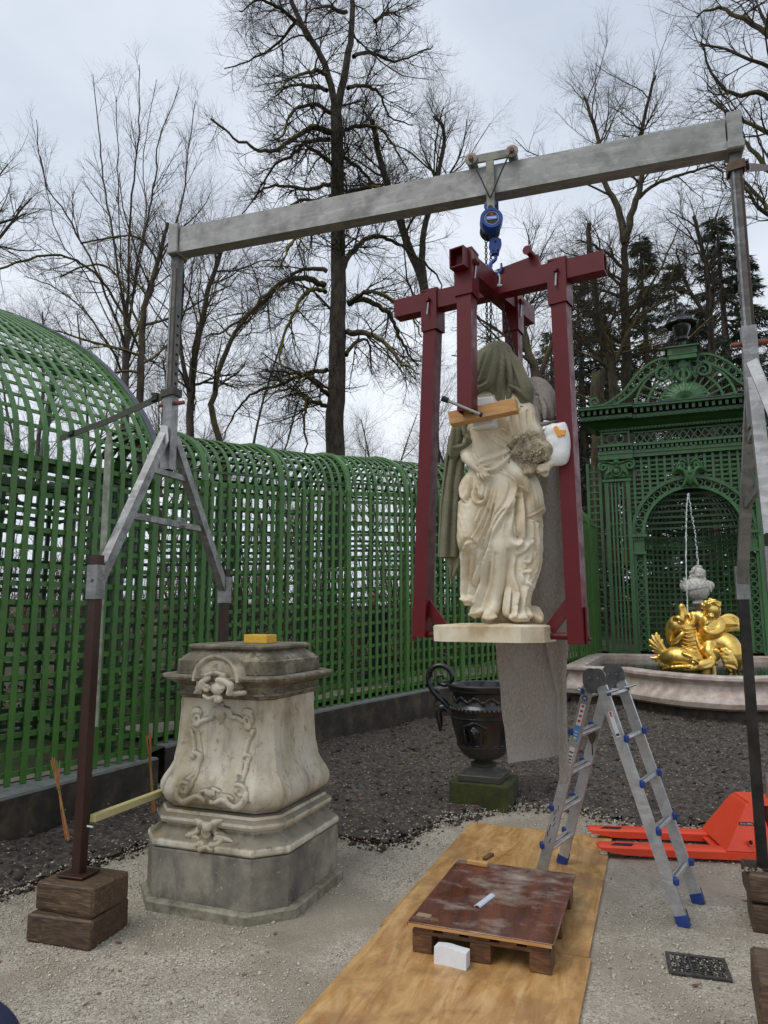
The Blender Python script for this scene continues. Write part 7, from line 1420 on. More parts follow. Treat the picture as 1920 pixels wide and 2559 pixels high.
# arch band with rings
mb = MB(); mb.ring(1.27, .085, .09, W(0, 4.16, -.06), EX, EZ, EY, 40, 0, pi); mb.build('arch_rail', GI, po, 40); mb = MB(); mb.ring(1.545, .085, .09, W(0, 4.16, -.06), EX, EZ, EY, 40, 0, pi); mb.build('arch_rail', GI, po, 40)
for k in range(19):
    a = pi * (k + .5) / 19
    if abs(a - pi / 2) > .12: ringo(1.405 * cos(a), 4.16 + 1.405 * sin(a), .105)
b_ = SDF(W(-.5, 5.3, -.42), W(.5, 6.25, .05), .02); b_.ell(W(0, 5.72, -.16), (.10, .12, .30), k=.04).ell(W(0, 5.78, -.26), (.055, .05, .055), k=.01)
for e in (-1, 1): b_.chain([W(e * .42, 5.80, -.12), W(e * .28, 5.92, -.2), W(e * .14, 5.84, -.22), W(e * .10, 5.62, -.2), W(e * .17, 5.45, -.16)], [.03, .05, .05, .04, .05], .02, 4); b_.chain(spiral(W(e * .20, 5.98, -.16), EX * e, EZ, .12, .03, 1.2, 0, 16), .03, .01); b_.chain([W(e * .06, 6.1, -.15), W(e * .16, 6.18, -.15), W(e * .26, 6.12, -.12)], .035, .01)
b_.build('keystone', GI, po)
# spandrel lattice
for x in np.arange(-1.44, 1.45, .205):
    zl = 4.16 + math.sqrt(max(0, 1.58 ** 2 - x * x)); pbx('lattice_bar', x - .032, x + .032, zl, 6.38, -.02, .02)
for z_ in np.arange(4.3, 6.35, .13):
    xl = math.sqrt(max(0, 1.58 ** 2 - (z_ - 4.16) ** 2))
    if z_ - 4.16 >= 1.58: pbx('lattice_lath', -1.55, 1.55, z_ - .028, z_ + .028, .022, .045)
    elif xl < 1.5:
        for s in (-1, 1): pbx('lattice_lath', *sorted((s * xl, s * 1.55)), z_ - .028, z_ + .028, .022, .045)
for z_ in np.arange(4.35, 6.3, .16): pbx('rear_lath', -1.6, 1.6, z_ - .03, z_ + .03, .42, .45, GD)
# entablature
def entab(x0, x1, dz, m=None):
    n_ = lambda z0, z1, d, nm='moulding': pbx(nm, x0, x1, z0, z1, -d - dz, .30, m)
    n_(6.36, 6.46, .10, 'architrave'); n_(6.463, 6.56, .13, 'architrave'); n_(6.66, 6.73, .22)
    for x in np.arange(x0 + .04, x1 - .03, .12): pbx('dentil', x, x + .07, 6.565, 6.655, -.17 - dz, .0)
for sp in ((-2.38, -1.44, .10), (-1.435, 1.435, 0.), (1.44, 2.38, .10)): entab(*sp)
for a, b in ((-1.42, 1.42),):
    pbx('frieze_rail', a, b, 6.735, 6.78, -.03, .04); pbx('frieze_rail', a, b, 7.06, 7.11, -.03, .04)
    n_ = 15; st_ = (b - a) / n_
    for k in range(n_):
        for e in (0, 1): p0 = W(a + k * st_ + e * st_, 6.78, .0); p1 = W(a + (k + 1) * st_ - e * st_, 7.06, .0); mb = MB(); mb.bar(p0 + A3(0, .012 * e, 0), p1 + A3(0, .012 * e, 0), .03, .010, up=EY); mb.build('frieze_lath', GI, po)
for s in (-1, 1):
    for a, b, c, d in ((1.50, 2.30, 6.735, 6.79), (1.50, 2.30, 7.08, 7.13), (1.50, 1.56, 6.79, 7.08), (2.24, 2.30, 6.79, 7.08)): pbx('frieze_panel', *sorted((s * a, s * b)), c, d, -.14, .02)
    for e in (-.11, .11): ringo(s * 1.9 + e, 6.935, .14, .03, .05, -.12)
for z_, d in ((7.115, .10),):
    pbx('rope_moulding', -2.32, 2.32, 7.135, 7.20, -.20, .25)
    for x in np.arange(-2.28, 2.3, .09): mb = MB(); mb.ball(W(x, 7.167, -.21), (.034, .03, .03), None, 6, 4); mb.build('bead', GI, po)
cov = [(.16, 7.2), (.20, 7.24), (.34, 7.33), (.46, 7.38)]
mb = MB(); mb.loft([[W(-2.3 - d, z_, -d), W(2.3 + d, z_, -d), W(2.3 + d, z_, .5), W(-2.3 - d, z_, .5)] for d, z_ in cov]); mb.build('cove', GD, po)
for x0, x1, dz in ((-2.80, -1.40, .14), (-1.395, 1.395, 0.), (1.40, 2.80, .14)):
    pbx('cornice_band', x0, x1, 7.385, 7.50, -.50 - dz, .4)
    for x in np.arange(x0 + .05, x1 - .08, .165): pbx('cornice_panel', x, x + .10, 7.41, 7.475, -.53 - dz, -.505 - dz); pbx('bracket', x, x + .075, 7.505, 7.63, -.64 - dz, .2)
    pbx('cornice_top', x0 - .02, x1 + .02, 7.635, 7.70, -.74 - dz, .4); mb = MB(); mb.box(W((x0 + x1) / 2, 7.711, -.20 - dz / 2), (x1 - x0 + .06, 1.14 + dz, .018)); mb.build('lead_cover', M['lead'] if x0 > -1.4 and x1 < 1.4 else GI, po)
# pediment
c6 = lambda cx, cy: ((cx - 985) * .00381, 7.74 + (905 - (cy + (cx - 985) * .090)) * .00381)
rl = [(345, 905, 10), (372, 912, 11), (404, 910, 12), (440, 898, 14), (475, 880, 15), (510, 857, 18), (548, 830, 20), (587, 797, 22), (622, 757, 24), (657, 712, 25), (692, 670, 27), (735, 634, 28), (785, 598, 29), (852, 577, 30), (908, 602, 25), (928, 640, 18), (917, 682, 15)]
pts = np.array([c6(x, y) for x, y, r in rl]); rad = np.array([r for *_, r in rl]) * .00381
tg = np.gradient(pts, axis=0); tg /= np.linalg.norm(tg, axis=1)[:, None]; nr = np.stack([-tg[:, 1], tg[:, 0]], 1)
for s in (-1, 1):
    sec_ = [(-.045, -.018), (.045, -.018), (.045, .018), (-.045, .018)]
    for q in (1, -1):
        P = pts + nr * (rad + .022)[:, None] * q; P = spline(P, 4); P3 = np.array([W(s * (x if True else x), z_, .0) for x, z_ in P]); u_ = np.gradient(P3, axis=0); u_ = np.cross(u_, EY); mb = MB(); mb.sweep(P3, [(-.03, -.05), (.03, -.05), (.03, .05), (-.03, .05)], up=EY); mb.build('scroll_rail', GI, po, 40)
    for (x, z_), r in zip(pts, rad): ringo(s * x, z_, max(.035, round(r / .01) * .01) + .012, .03, .06, -.03)
    for (cx, cy, r0, tr, a0, sg2) in ((850, 662, 62, 1.6, pi / 2, 1), (352, 868, 44, 1.4, -pi / 2, -1)):
        x, z_ = c6(cx, cy); P = spiral(W(s * x, z_, -.02), EX * s, EZ, r0 * .00381, .03, tr, a0, 36, sg2); mb = MB(); mb.sweep(P, [(-.03, -.06), (.03, -.06), (.03, .06), (-.03, .06)], up=EY, scale=np.linspace(1.2, .6, 36)); mb.build('volute', GI, po, 40)
xc, zc_ = 0., 7.73
for r_ in (1.31, 1.0, .68): mb = MB(); mb.ring(r_, .065, .06, W(xc, zc_, -.02), EX, EZ, EY, 40, .02, pi - .02); mb.build('fan_arc', GI, po, 40)
for k in range(1, 16):
    a = pi * k / 16; ro_ = 1.29 if (a < .85 or a > pi - .85) else 1.1; p0 = W(.70 * cos(a), zc_ + .70 * sin(a), .0); p1 = W(ro_ * cos(a), zc_ + ro_ * sin(a), .0); mb = MB(); mb.bar(p0, p1, .04, .03, up=EY); mb.build('fan_spoke', GI, po)
b_ = SDF(W(-.8, 7.72, -.40), W(.8, 9.12, .12), .019)
for k in range(15): a = pi * (.04 + .92 * k / 14); r_ = .52 + .03 * (k % 2); b_.chain([W(.0, 7.86, -.10), W(.5 * r_ * cos(a), 7.86 + .45 * r_ * sin(a), -.22), W(r_ * cos(a), 7.86 + .88 * r_ * sin(a), -.12)], [.05, .055, .05], .006, 3)
for e in (-1, 1): b_.chain(spiral(W(e * .30, 7.86, -.16), EX * e, EZ, .12, .03, 1.2, pi, 16, -1), .032, .01); b_.chain([W(e * .05, 7.82, -.18), W(e * .2, 7.78, -.18), W(e * .55, 7.9, -.12), W(e * .62, 8.0, -.1)], .035, .01, 3); b_.chain([W(e * .04, 8.42, -.1), W(e * .16, 8.55, -.12), W(e * .10, 8.75, -.12)], [.05, .05, .03], .015, 3); b_.chain([W(0, 9.05, -.1), W(e * .10, 8.9, -.14), W(e * .05, 8.7, -.12)], [.04, .05, .03], .015, 3); b_.chain([W(e * .22, 9.1, -.08), W(e * .14, 8.85, -.1), W(e * .30, 8.5, -.06)], [.04, .03, .03], .01, 3)
b_.chain([W(0, 8.3, -.1), W(0, 8.7, -.12), W(0, 9.08, -.1)], [.08, .06, .10], .02, 3); b_.build('shell_crest', GI, po)
pbx('finial_base', -.36, .36, 9.02, 9.14, -.30, .30); pbx('finial_box', -.38, .38, 9.145, 9.34, -.32, .32); pbx('finial_panel', -.26, .26, 9.18, 9.30, -.325, -.322, GD); pbx('finial_cap', -.44, .44, 9.345, 9.38, -.38, .38)
fu = thing('finial_urn', 'black covered iron urn crowning the green portal', 'urn', W(0, 9.38)); k_ = W(.03, 9.38)
mb = MB(); mb.lathe([(.26, 0), (.26, .03), (.16, .05), (.09, .10), (.08, .20), (.10, .24), (.17, .28), (.18, .34), (.14, .38), (.16, .42), (.22, .55), (.27, .72), (.27, .74)], 28, k_); mb.build('cup', M['cast_iron'], fu, 40)
mb = MB(); mb.lathe([(.27, .72), (.40, .70), (.44, .74), (.42, .80), (.30, .88), (.16, .95), (.10, .98), (.09, 1.06), (.13, 1.12), (.13, 1.18), (.08, 1.24), (.07, 1.30), (.09, 1.34), (.05, 1.40), (0, 1.42)], 28, k_, mod=lambda a: 1 + .04 * np.cos(a * 14)); mb.build('lid', M['cast_iron'], fu, 40)
# niche behind the arch: lattice apse and half dome
ra = 1.45; n_ = 27
for k in range(n_):
    a = pi * (k + .5) / n_; p = W(ra * cos(a), 0, .35 + ra * sin(a)); mb = MB(); mb.bar(A3(p[0], p[1], .9), A3(p[0], p[1], 4.2), .06, .02, up=A3(cos(a), sin(a), 0)); mb.build('niche_bar', GI if 6 < k < 21 else GD, po)
    b = np.linspace(0, pi / 2 * .94, 10); P = np.stack([AX + ra * cos(a) * np.cos(b), PYF + .35 + ra * sin(a) * np.cos(b), 4.2 + 1.32 * np.sin(b)], 1); mb = MB(); mb.tube(P, .028, 4); mb.build('dome_rib', GD, po)
aa = np.linspace(0.02, pi - .02, 28)
for z_ in np.arange(1.05, 4.2, .165):
    mb = MB(); mb.sweep([W(ra * cos(a) * .985, z_, .35 + ra * sin(a) * .985) for a in aa], [(-.01, -.028), (.01, -.028), (.01, .028), (-.01, .028)]); mb.build('niche_ring', GI, po)
for b in np.linspace(.12, pi / 2 * .9, 9):
    mb = MB(); mb.sweep([A3(AX + ra * cos(a) * cos(b), PYF + .35 + ra * sin(a) * cos(b), 4.2 + 1.32 * sin(b)) for a in aa], [(-.01, -.02), (.01, -.02), (.01, .02), (-.01, .02)]); mb.build('dome_ring', GD, po)
for z_ in (3.95, 4.2): mb = MB(); mb.sweep([W(ra * cos(a) * .975, z_, .35 + ra * sin(a) * .975) for a in aa], [(-.015, -.03), (.015, -.03), (.015, .03), (-.015, .03)]); mb.build('niche_band', GI, po)
for k in range(36):
    a0, a1 = pi * k / 36, pi * (k + 1) / 36
    for e in (0, 1): p0 = W(ra * cos(a0) * .97, 3.98 + .19 * e, .35 + ra * sin(a0) * .97); p1 = W(ra * cos(a1) * .97, 4.17 - .19 * e, .35 + ra * sin(a1) * .97); mb = MB(); mb.bar(p0, p1, .012, .02); mb.build('niche_lath', GI, po)
# ------------------------------------------------------------------ trees
def tubes(P, R, sides=3):
    n, m, _ = P.shape; T = np.gradient(P, axis=1); T /= np.linalg.norm(T, axis=2)[..., None] + 1e-9
    ref = np.where(np.abs(T[:, :1, 2:3]) > .8, np.array([1., .2, 0]), np.array([.1, .1, 1.])); ref = np.broadcast_to(ref, T.shape)
    X = np.cross(T, ref); X /= np.linalg.norm(X, axis=2)[..., None] + 1e-9; Y = np.cross(T, X)
    a = np.arange(sides) * 2 * pi / sides; V = P[:, :, None] + R[:, :, None, None] * (np.cos(a)[None, None, :, None] * X[:, :, None] + np.sin(a)[None, None, :, None] * Y[:, :, None])
    I = np.arange(n * m * sides).reshape(n, m, sides); J = np.roll(I, -1, axis=2)
    Q = np.stack([I[:, :-1], J[:, :-1], J[:, 1:], I[:, 1:]], -1).reshape(-1, 4); return V.reshape(-1, 3), Q
def join(L):
    V = []; Q = []; n = 0
    for v, q in L: V.append(v); Q.append(q + n); n += len(v)
    return np.concatenate(V), np.concatenate(Q)
def sprout(P, R, G, per, t0, t1, L, ang, m=5, up=0., wob=.25, bend=0., rr=.6, tip=.35, lmode=.5, rmax=None, asd=.22):
    n, mm, _ = P.shape; N = n * per; pi_ = np.repeat(np.arange(n), per); t = G.uniform(t0, t1, N); k = t * (mm - 1); i = np.minimum(k.astype(int), mm - 2); f = (k - i)[:, None]
    p = P[pi_, i] * (1 - f) + P[pi_, i + 1] * f; T = P[pi_, i + 1] - P[pi_, i]; T /= np.linalg.norm(T, axis=1)[:, None] + 1e-9; r = R[pi_, i] * (1 - f[:, 0]) + R[pi_, i + 1] * f[:, 0]
    q = G.normal(size=(N, 3)); q -= T * (q * T).sum(1)[:, None]; q /= np.linalg.norm(q, axis=1)[:, None]; a = G.normal(ang, asd, N)[:, None]
    d = np.cos(a) * T + np.sin(a) * q; d[:, 2] += up; d /= np.linalg.norm(d, axis=1)[:, None]
    ln = G.uniform(L[0], L[1], N) * (1 - lmode * (t - t0) / (t1 - t0 + 1e-9)); out = np.zeros((N, m, 3)); out[:, 0] = p; st_ = ln / (m - 1)
    for j in range(1, m):
        s_ = j / (m - 1); d = d + G.normal(0, wob, (N, 3)); d[:, 2] += bend * (2 * s_ - .9) + up * .12; d /= np.linalg.norm(d, axis=1)[:, None]; p = p + d * st_[:, None]; out[:, j] = p
    r0 = r * rr * G.uniform(.7, 1.1, N)
    if rmax: r0 = np.minimum(r0, rmax)
    return out, r0[:, None] * np.linspace(1, tip, m)[None]
def smooth_line(P, r0, r1, G, wob=.03, n=5):
    S_ = spline(P, n); S_ = S_ + G.normal(0, wob, S_.shape); return S_, np.linspace(r0, r1, len(S_))
def tree(name, label, trunk, limbs, G, lv, bark='bark', limb_bark=None, tw='twig', cat='tree', group=None, base_z=.6, auto=None):
    root = thing(name, label, cat, A3(trunk[0][0][0][0], trunk[0][0][0][1], base_z), group); TR = []; LM = []
    for P, r0, r1 in trunk: S_, r = smooth_line(np.array(P), r0, r1, G, .02); TR.append((S_, r))
    for k, (S_, r) in enumerate(TR): v, q = tubes(S_[None], r[None], 10); mesh_obj('trunk' if k == 0 else 'fork', v, q, M[bark], root, 60)
    for P, r0, r1 in limbs: S_, r = smooth_line(np.array(P), r0, r1, G, .012 + r0 * .12); LM.append((S_, r))
    if auto:
        pool = [resample(np.c_[S_, r], 1.0) for S_, r in TR]; mx = 14
        P_ = np.stack([np.stack([np.interp(np.linspace(0, 1, mx), np.linspace(0, 1, len(S_)), S_[:, c]) for c in range(3)], 1) for S_, r in TR]); R_ = np.stack([np.interp(np.linspace(0, 1, mx), np.linspace(0, 1, len(r)), r) for S_, r in TR])
        p2, r2 = sprout(P_, R_, G, m=8, **auto)
        for a, b in zip(p2, r2): LM.append((a, b))
    for S_, r in LM: v, q = tubes(S_[None], np.asarray(r)[None], 6); mesh_obj('limb', v, q, M[limb_bark or bark], root, 60)
    mx = 12; allL = LM + [(S_[len(S_) // 2:], r[len(S_) // 2:] * .6) for S_, r in TR]
    P_ = np.stack([np.stack([np.interp(np.linspace(0, 1, mx), np.linspace(0, 1, len(S_)), S_[:, c]) for c in range(3)], 1) for S_, r in allL]); R_ = np.stack([np.interp(np.linspace(0, 1, mx), np.linspace(0, 1, len(r)), r) for S_, r in allL])
    br = []; tws = []
    for li, kw in enumerate(lv):
        P_, R_ = sprout(P_, R_, G, **kw); (br if li == 0 else tws).append(tubes(P_, R_, 4 if li == 0 else 3))
    v, q = join(br); o = mesh_obj('branches', v, q, M[limb_bark or bark], root); o['kind'] = 'stuff'
    v, q = join(tws); o = mesh_obj('twigs', v, q, M[tw], root); o['kind'] = 'stuff'
    return root
def pxl(L, D, dd=None): dd = [0] * len(L) if dd is None else dd; return [atD(x, y, D + e) for (x, y), e in zip(L, dd)]
G0 = np.random.default_rng(11); D = 24.
c2 = lambda L, dep: [atD(480 + x / 1.923, y / 1.923, D + dep * (i / (len(L) - 1)) ** .8) for i, (x, y) in enumerate(L)]
limb_px = [[(665, 640), (590, 610), (500, 650), (420, 710), (330, 720), (200, 660), (80, 560)], [(660, 670), (560, 680), (470, 750), (400, 790), (330, 900), (300, 960)], [(680, 800), (600, 730), (500, 700), (480, 790)], [(670, 880), (560, 910), (420, 890), (330, 920), (240, 1030)], [(650, 1300), (560, 1290), (470, 1330), (360, 1430), (250, 1560)], [(640, 1370), (540, 1340), (420, 1370), (300, 1490), (180, 1570), (60, 1620)], [(640, 1400), (560, 1400), (480, 1520), (420, 1680), (440, 1790)], [(650, 1780), (560, 1790), (420, 1850), (280, 1900), (200, 2000), (150, 2110)],
  [(740, 940), (840, 900), (920, 910), (1000, 960)], [(720, 1290), (780, 1200), (860, 1140), (940, 1150), (1060, 1220), (1180, 1320), (1200, 1400)], [(750, 1460), (830, 1440), (940, 1500), (990, 1590), (1040, 1700), (1090, 1760)], [(760, 1460), (850, 1400), (950, 1430), (1040, 1500), (1100, 1620)], [(745, 1600), (840, 1600), (930, 1650), (1000, 1740), (1090, 1800)], [(740, 760), (820, 820), (900, 900), (990, 880)], [(740, 620), (830, 600), (920, 630), (980, 720), (1040, 820)], [(745, 420), (820, 410), (900, 450), (950, 560), (1060, 600)], [(650, 430), (560, 410), (480, 410), (380, 470)], [(660, 540), (580, 500), (480, 540), (440, 640), (380, 680)], [(640, 350), (560, 345), (470, 380), (400, 450)], [(560, 190), (500, 110), (420, 200), (300, 280), (160, 330)], [(500, 100), (420, 40), (320, 0), (230, 60)], [(780, 270), (860, 250), (950, 290), (1060, 270), (1160, 220)], [(730, 830), (650, 960), (520, 960), (420, 1040), (330, 1050)],
  [(700, 1000), (600, 1040), (520, 1120), (460, 1200), (420, 1300)], [(660, 1900), (600, 1850), (540, 1800), (470, 1790), (330, 1780)], [(740, 1700), (790, 1640), (850, 1650), (860, 1800)], [(640, 1950), (560, 1930), (540, 2000), (550, 2200)], [(560, 1930), (480, 1870), (400, 1880)], [(880, 100), (940, 60), (1000, 80)], [(740, 60), (640, 30), (560, 50)]]
limbs = []
for k, L_ in enumerate(limb_px):
    r_ = .12 if k in (0, 5, 9, 10, 12) else .085; dep = (-3.2, 2.6, -1.4, 3.4, 1.2, -2.4)[k % 6]; limbs.append((c2(L_, dep), r_, .022))
trunk = [(pxl([(838, 1420), (838, 1150), (840, 1000), (845, 800), (845, 600), (843, 400), (840, 262)], D), .36, .21), (pxl([(840, 270), (815, 170), (775, 95), (735, 20), (715, -80), (700, -220)], D), .14, .06), (pxl([(845, 262), (868, 150), (882, 40), (872, -80), (870, -220)], D), .15, .06)]
tree('chestnut_tree', 'huge bare tree with mossy drooping boughs right behind the low trellis', trunk, limbs, G0,
     [dict(per=12, t0=.08, t1=1., L=(1.3, 3.0), ang=.9, m=7, wob=.15, bend=.02, rr=.5, up=-.08, rmax=.032), dict(per=8, t0=.12, t1=1., L=(.5, 1.25), ang=.85, m=5, wob=.17, bend=.16, rr=.75, up=.05, rmax=.017), dict(per=4, t0=.2, t1=1., L=(.28, .8), ang=.7, m=2, wob=.16, bend=.22, rr=.7, up=.12, rmax=.0125, tip=.85)], 'bark', 'bark_moss', 'twig_dark', auto=dict(per=9, t0=.35, t1=1., L=(1.8, 3.8), ang=1.35, wob=.2, up=.1, bend=-.06, rr=.3, rmax=.05))
G1 = np.random.default_rng(5); D1 = 17.
st_ = [[(318, 820), (320, 640), (335, 450), (350, 300), (345, 160)], [(320, 860), (290, 640), (262, 480), (248, 330), (232, 185)], [(318, 880), (250, 700), (180, 560), (110, 450), (92, 300)], [(322, 800), (352, 620), (385, 470), (398, 350), (450, 220)], [(322, 900), (380, 700), (440, 560), (470, 400), (488, 250)], [(316, 940), (230, 800), (140, 720), (60, 690)], [(320, 920), (400, 780), (450, 640), (500, 520)], [(318, 860), (300, 600), (295, 420), (290, 240)], [(318, 900), (220, 690), (150, 600), (100, 390)], [(320, 820), (365, 560), (360, 380), (390, 200)], [(316, 1000), (230, 900), (120, 860), (20, 800)], [(322, 1000), (400, 880), (470, 760)]]
limbs = [(pxl(L_, D1, list(np.linspace(0, (-1.4, 1.2, .6, -1.)[k % 4], len(L_)))), np.hypot(.016, .028 * (k < 6)), .008) for k, L_ in enumerate(st_)]
tree('hornbeam_tree', 'slender bare tree with fan of fine upright branches behind the tall trellis', [(pxl([(305, 1420), (308, 1150), (315, 950), (322, 780)], D1), .12, .07)], limbs, G1,
     [dict(per=14, t0=.1, t1=.98, L=(.8, 1.9), ang=.55, m=6, wob=.05, up=.22, rr=.5, rmax=.014), dict(per=7, t0=.15, t1=1., L=(.35, .85), ang=.6, m=4, wob=.10, up=.12, rr=.75, rmax=.0085), dict(per=3, t0=.2, t1=1., L=(.15, .4), ang=.6, m=2, wob=.10, up=.1, rr=.8, rmax=.007, tip=.8)], 'bark_grey', 'bark', 'twig_dark')
LV = lambda s=1., t=1.: [dict(per=9, t0=.15, t1=1., L=(1.1 * s, 2.6 * s), ang=.75, m=6, wob=.18, rr=.5, up=.03, rmax=.028), dict(per=7, t0=.15, t1=1., L=(.5 * s, 1.3 * s), ang=.75, m=4, wob=.16, rr=.6, up=.05, rmax=.014 * t), dict(per=5, t0=.2, t1=1., L=(.25 * s, .6 * s), ang=.7, m=2, wob=.15, rr=.6, up=.06, rmax=.0105 * t, tip=.8)]
AU = lambda per, L, t0=.45, ang=1.0, up=.25: dict(per=per, t0=t0, t1=1., L=L, ang=ang, wob=.14, up=up, bend=.04, rr=.45, rmax=.06)
def ptree(name, label, trunks, D_, r0, seed, per=14, L=(2., 4.), lv=None, bark='bark', lb=None, tw='twig', t0=.4, up=.25, ang=1., extra=(), group=None):
    G = np.random.default_rng(seed); tr = [(pxl(T_, D_), r0 * (.8 if k == 0 else .45), r0 * (.32 if k == 0 else .15)) for k, T_ in enumerate(trunks)]
    return tree(name, label, tr, [(pxl(T_, D_, list(np.linspace(0, e, len(T_)))), r0 * .24, .02) for T_, e in extra], G, lv or LV(), bark, lb, tw, 'tree', group, auto=AU(per, L, t0, ang, up))
ptree('mossy_tree', 'bare tree with mossy leaning stem beside the left gantry post', [[(342, 1420), (345, 1150), (352, 900), (362, 770), (395, 655), (418, 560)]], 15.5, .12, 21, 9, (1.6, 3.2), LV(.7), 'bark_moss', 'bark_moss', 'twig_brown', .35, .1, 1.2, [([(352, 880), (270, 720), (190, 650), (90, 640), (-20, 680)], -1.5), ([(350, 820), (300, 700), (240, 660), (150, 690)], 1.), ([(395, 660), (360, 600), (300, 590), (200, 610)], .8)])
ptree('forked_tree', 'bare tree with two dark stems between the left gantry post and the big chestnut', [[(505, 1420), (480, 1150), (478, 980), (498, 820), (535, 690), (575, 560)], [(478, 1000), (450, 860), (455, 700), (440, 560)]], 21., .17, 22, 12, (1.8, 3.6), None, 'bark', 'bark', 'twig', .3)
ptree('leaning_tree', 'bare tree with crooked mossy stem under the gantry beam beside the chestnut', [[(585, 1420), (560, 1150), (530, 1010), (565, 880), (610, 800), (680, 720)]], 19., .13, 23, 9, (1.5, 3.), LV(.8), 'bark_moss', 'bark_moss', 'twig', .4)
ptree('tall_tree', 'tall bare tree with leaning top behind the red lifting frame', [[(1085, 1420), (1085, 1150), (1075, 900), (1060, 720), (1010, 580), (960, 430), (930, 300)], [(1062, 720), (1055, 600), (1085, 480), (1112, 340), (1085, 290)]], 27., .34, 24, 13, (2.2, 4.6), None, 'bark', 'bark_moss', 'twig', .3, .15)
ptree('curved_tree', 'bare mossy tree curving between the red frame legs', [[(1355, 1420), (1345, 1150), (1342, 960), (1312, 850), (1300, 770), (1330, 660)], [(1342, 960), (1380, 860), (1420, 800), (1440, 740)]], 19., .20, 25, 10, (1.6, 3.2), LV(.8), 'bark_moss', 'bark', 'twig', .4)
ptree('crown_tree', 'tall bare tree forking widely under the right end of the beam', [[(1575, 1420), (1570, 1100), (1565, 900), (1560, 700), (1562, 600)], [(1562, 610), (1545, 520), (1510, 450), (1490, 330), (1460, 240)], [(1562, 600), (1590, 500), (1605, 430), (1600, 330), (1640, 190)]], 25., .30, 26, 10, (2., 4.4), LV(1., .9), 'bark_moss', 'bark_moss', 'twig', .35, .2, 1., [([(1592, 495), (1640, 460), (1720, 432), (1790, 415), (1815, 470)], .5), ([(1570, 680), (1500, 620), (1440, 600)], -1.), ([(1565, 800), (1640, 690), (1700, 560)], 1.)])
ptree('bent_tree', 'bare tree with dark mossy bent stem left of the green portal', [[(1530, 1420), (1535, 1100), (1530, 930), (1505, 830), (1482, 700), (1470, 560)], [(1530, 930), (1550, 870), (1590, 800)]], 24., .24, 27, 12, (1.6, 3.4), LV(.8), 'bark_moss', 'bark_moss', 'twig', .25, .1)
ptree('slim_tree', 'slim bare tree behind the portal urn', [[(1795, 1420), (1785, 1000), (1775, 800), (1765, 660), (1735, 540)], [(1775, 800), (1720, 720), (1690, 620)]], 28., .2, 28, 10, (1.6, 3.4), LV(.9), 'bark', 'bark', 'twig', .3)
ptree('right_tree', 'large bare tree reaching in over the right end of the beam', [[(2010, 1420), (1990, 900), (1975, 500), (1960, 150), (1950, -150)]], 17., .30, 29, 8, (2.4, 4.2), LV(.9), 'bark_moss', 'bark_moss', 'twig', .35, .1, 1.1, [([(1965, 260), (1890, 235), (1810, 225), (1750, 110)], -1.), ([(1972, 480), (1900, 400), (1840, 330), (1790, 250)], 1.), ([(1960, 120), (1880, 60), (1800, 20), (1740, 40)], .5), ([(1975, 560), (1900, 520), (1830, 430)], -1.2), ([(1955, 0), (1900, -40), (1830, -60)], .3)])
ptree('edge_tree', 'bare tree beyond the tall trellis reaching in with budded twigs', [[(-150, 1420), (-130, 900), (-110, 650), (-90, 450)]], 13., .16, 30, 9, (1.2, 2.4), LV(.5), 'bark', 'bark', 'twig_dark', .5)
# broken mossy trunk
G = np.random.default_rng(3); P = np.array(pxl([(1495, 1420), (1496, 1150), (1495, 1030), (1496, 935)], 23.)); S_, r = smooth_line(P, .24, .21, G, .015); v, q = tubes(S_[None], r[None], 14); sn = thing('broken_trunk', 'thick broken mossy tree trunk beside the portal scroll', 'trunk', P[0]); mesh_obj('trunk', v, q, M['bark_moss'], sn, 60)
mb = MB(); e = S_[-1]; rg_ = [e + A3(.215 * cos(a), .215 * sin(a), G.uniform(-.05, .22)) for a in np.arange(14) * 2 * pi / 14]; mb.add([e + A3(.215 * cos(a), .215 * sin(a), -.1) for a in np.arange(14) * 2 * pi / 14] + rg_ + [e + A3(0, 0, -.05)], [(i, (i + 1) % 14, 14 + (i + 1) % 14, 14 + i) for i in range(14)] + [(14 + i, 14 + (i + 1) % 14, 28) for i in range(14)]); mb.build('splintered_top', M['bark_moss'], sn)

# woodland behind: three kinds of bare tree, copied
def template(seed, H, spread, forks):
    G = np.random.default_rng(seed); tr = [([A3(0, 0, 0), A3(G.normal(0, .2), G.normal(0, .2), H * .3), A3(G.normal(0, .4), G.normal(0, .4), H * .6), A3(G.normal(0, .8), G.normal(0, .8), H * .92)], .17, .03)]
    for k in range(forks): a = G.uniform(0, 6.28); z = H * G.uniform(.3, .5); tr.append(([A3(0, 0, z), A3(spread * .3 * cos(a), spread * .3 * sin(a), z + H * .15), A3(spread * .5 * cos(a), spread * .5 * sin(a), z + H * .4)], .08, .02))
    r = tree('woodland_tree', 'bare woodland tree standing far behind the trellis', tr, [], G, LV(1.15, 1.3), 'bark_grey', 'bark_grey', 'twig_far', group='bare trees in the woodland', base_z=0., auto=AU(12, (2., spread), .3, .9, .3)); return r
def copytree(src, loc, rz, sc):
    r = src.copy(); col.objects.link(r); r.location = loc; r.rotation_euler = (0, 0, rz); r.scale = (sc, sc, sc)
    for c in src.children: k = c.copy(); col.objects.link(k); k.parent = r
    return r
T3 = [template(41, 15, 4.5, 2), template(42, 18, 5., 1), template(43, 13, 4., 3)]
spots = [(60, 31), (190, 40), (390, 33), (545, 38), (640, 31), (745, 42), (930, 33), (1000, 44), (1165, 30), (1215, 40), (1290, 34), (1400, 44), (1440, 31), (1640, 41), (1715, 34), (1850, 30), (1905, 40)]
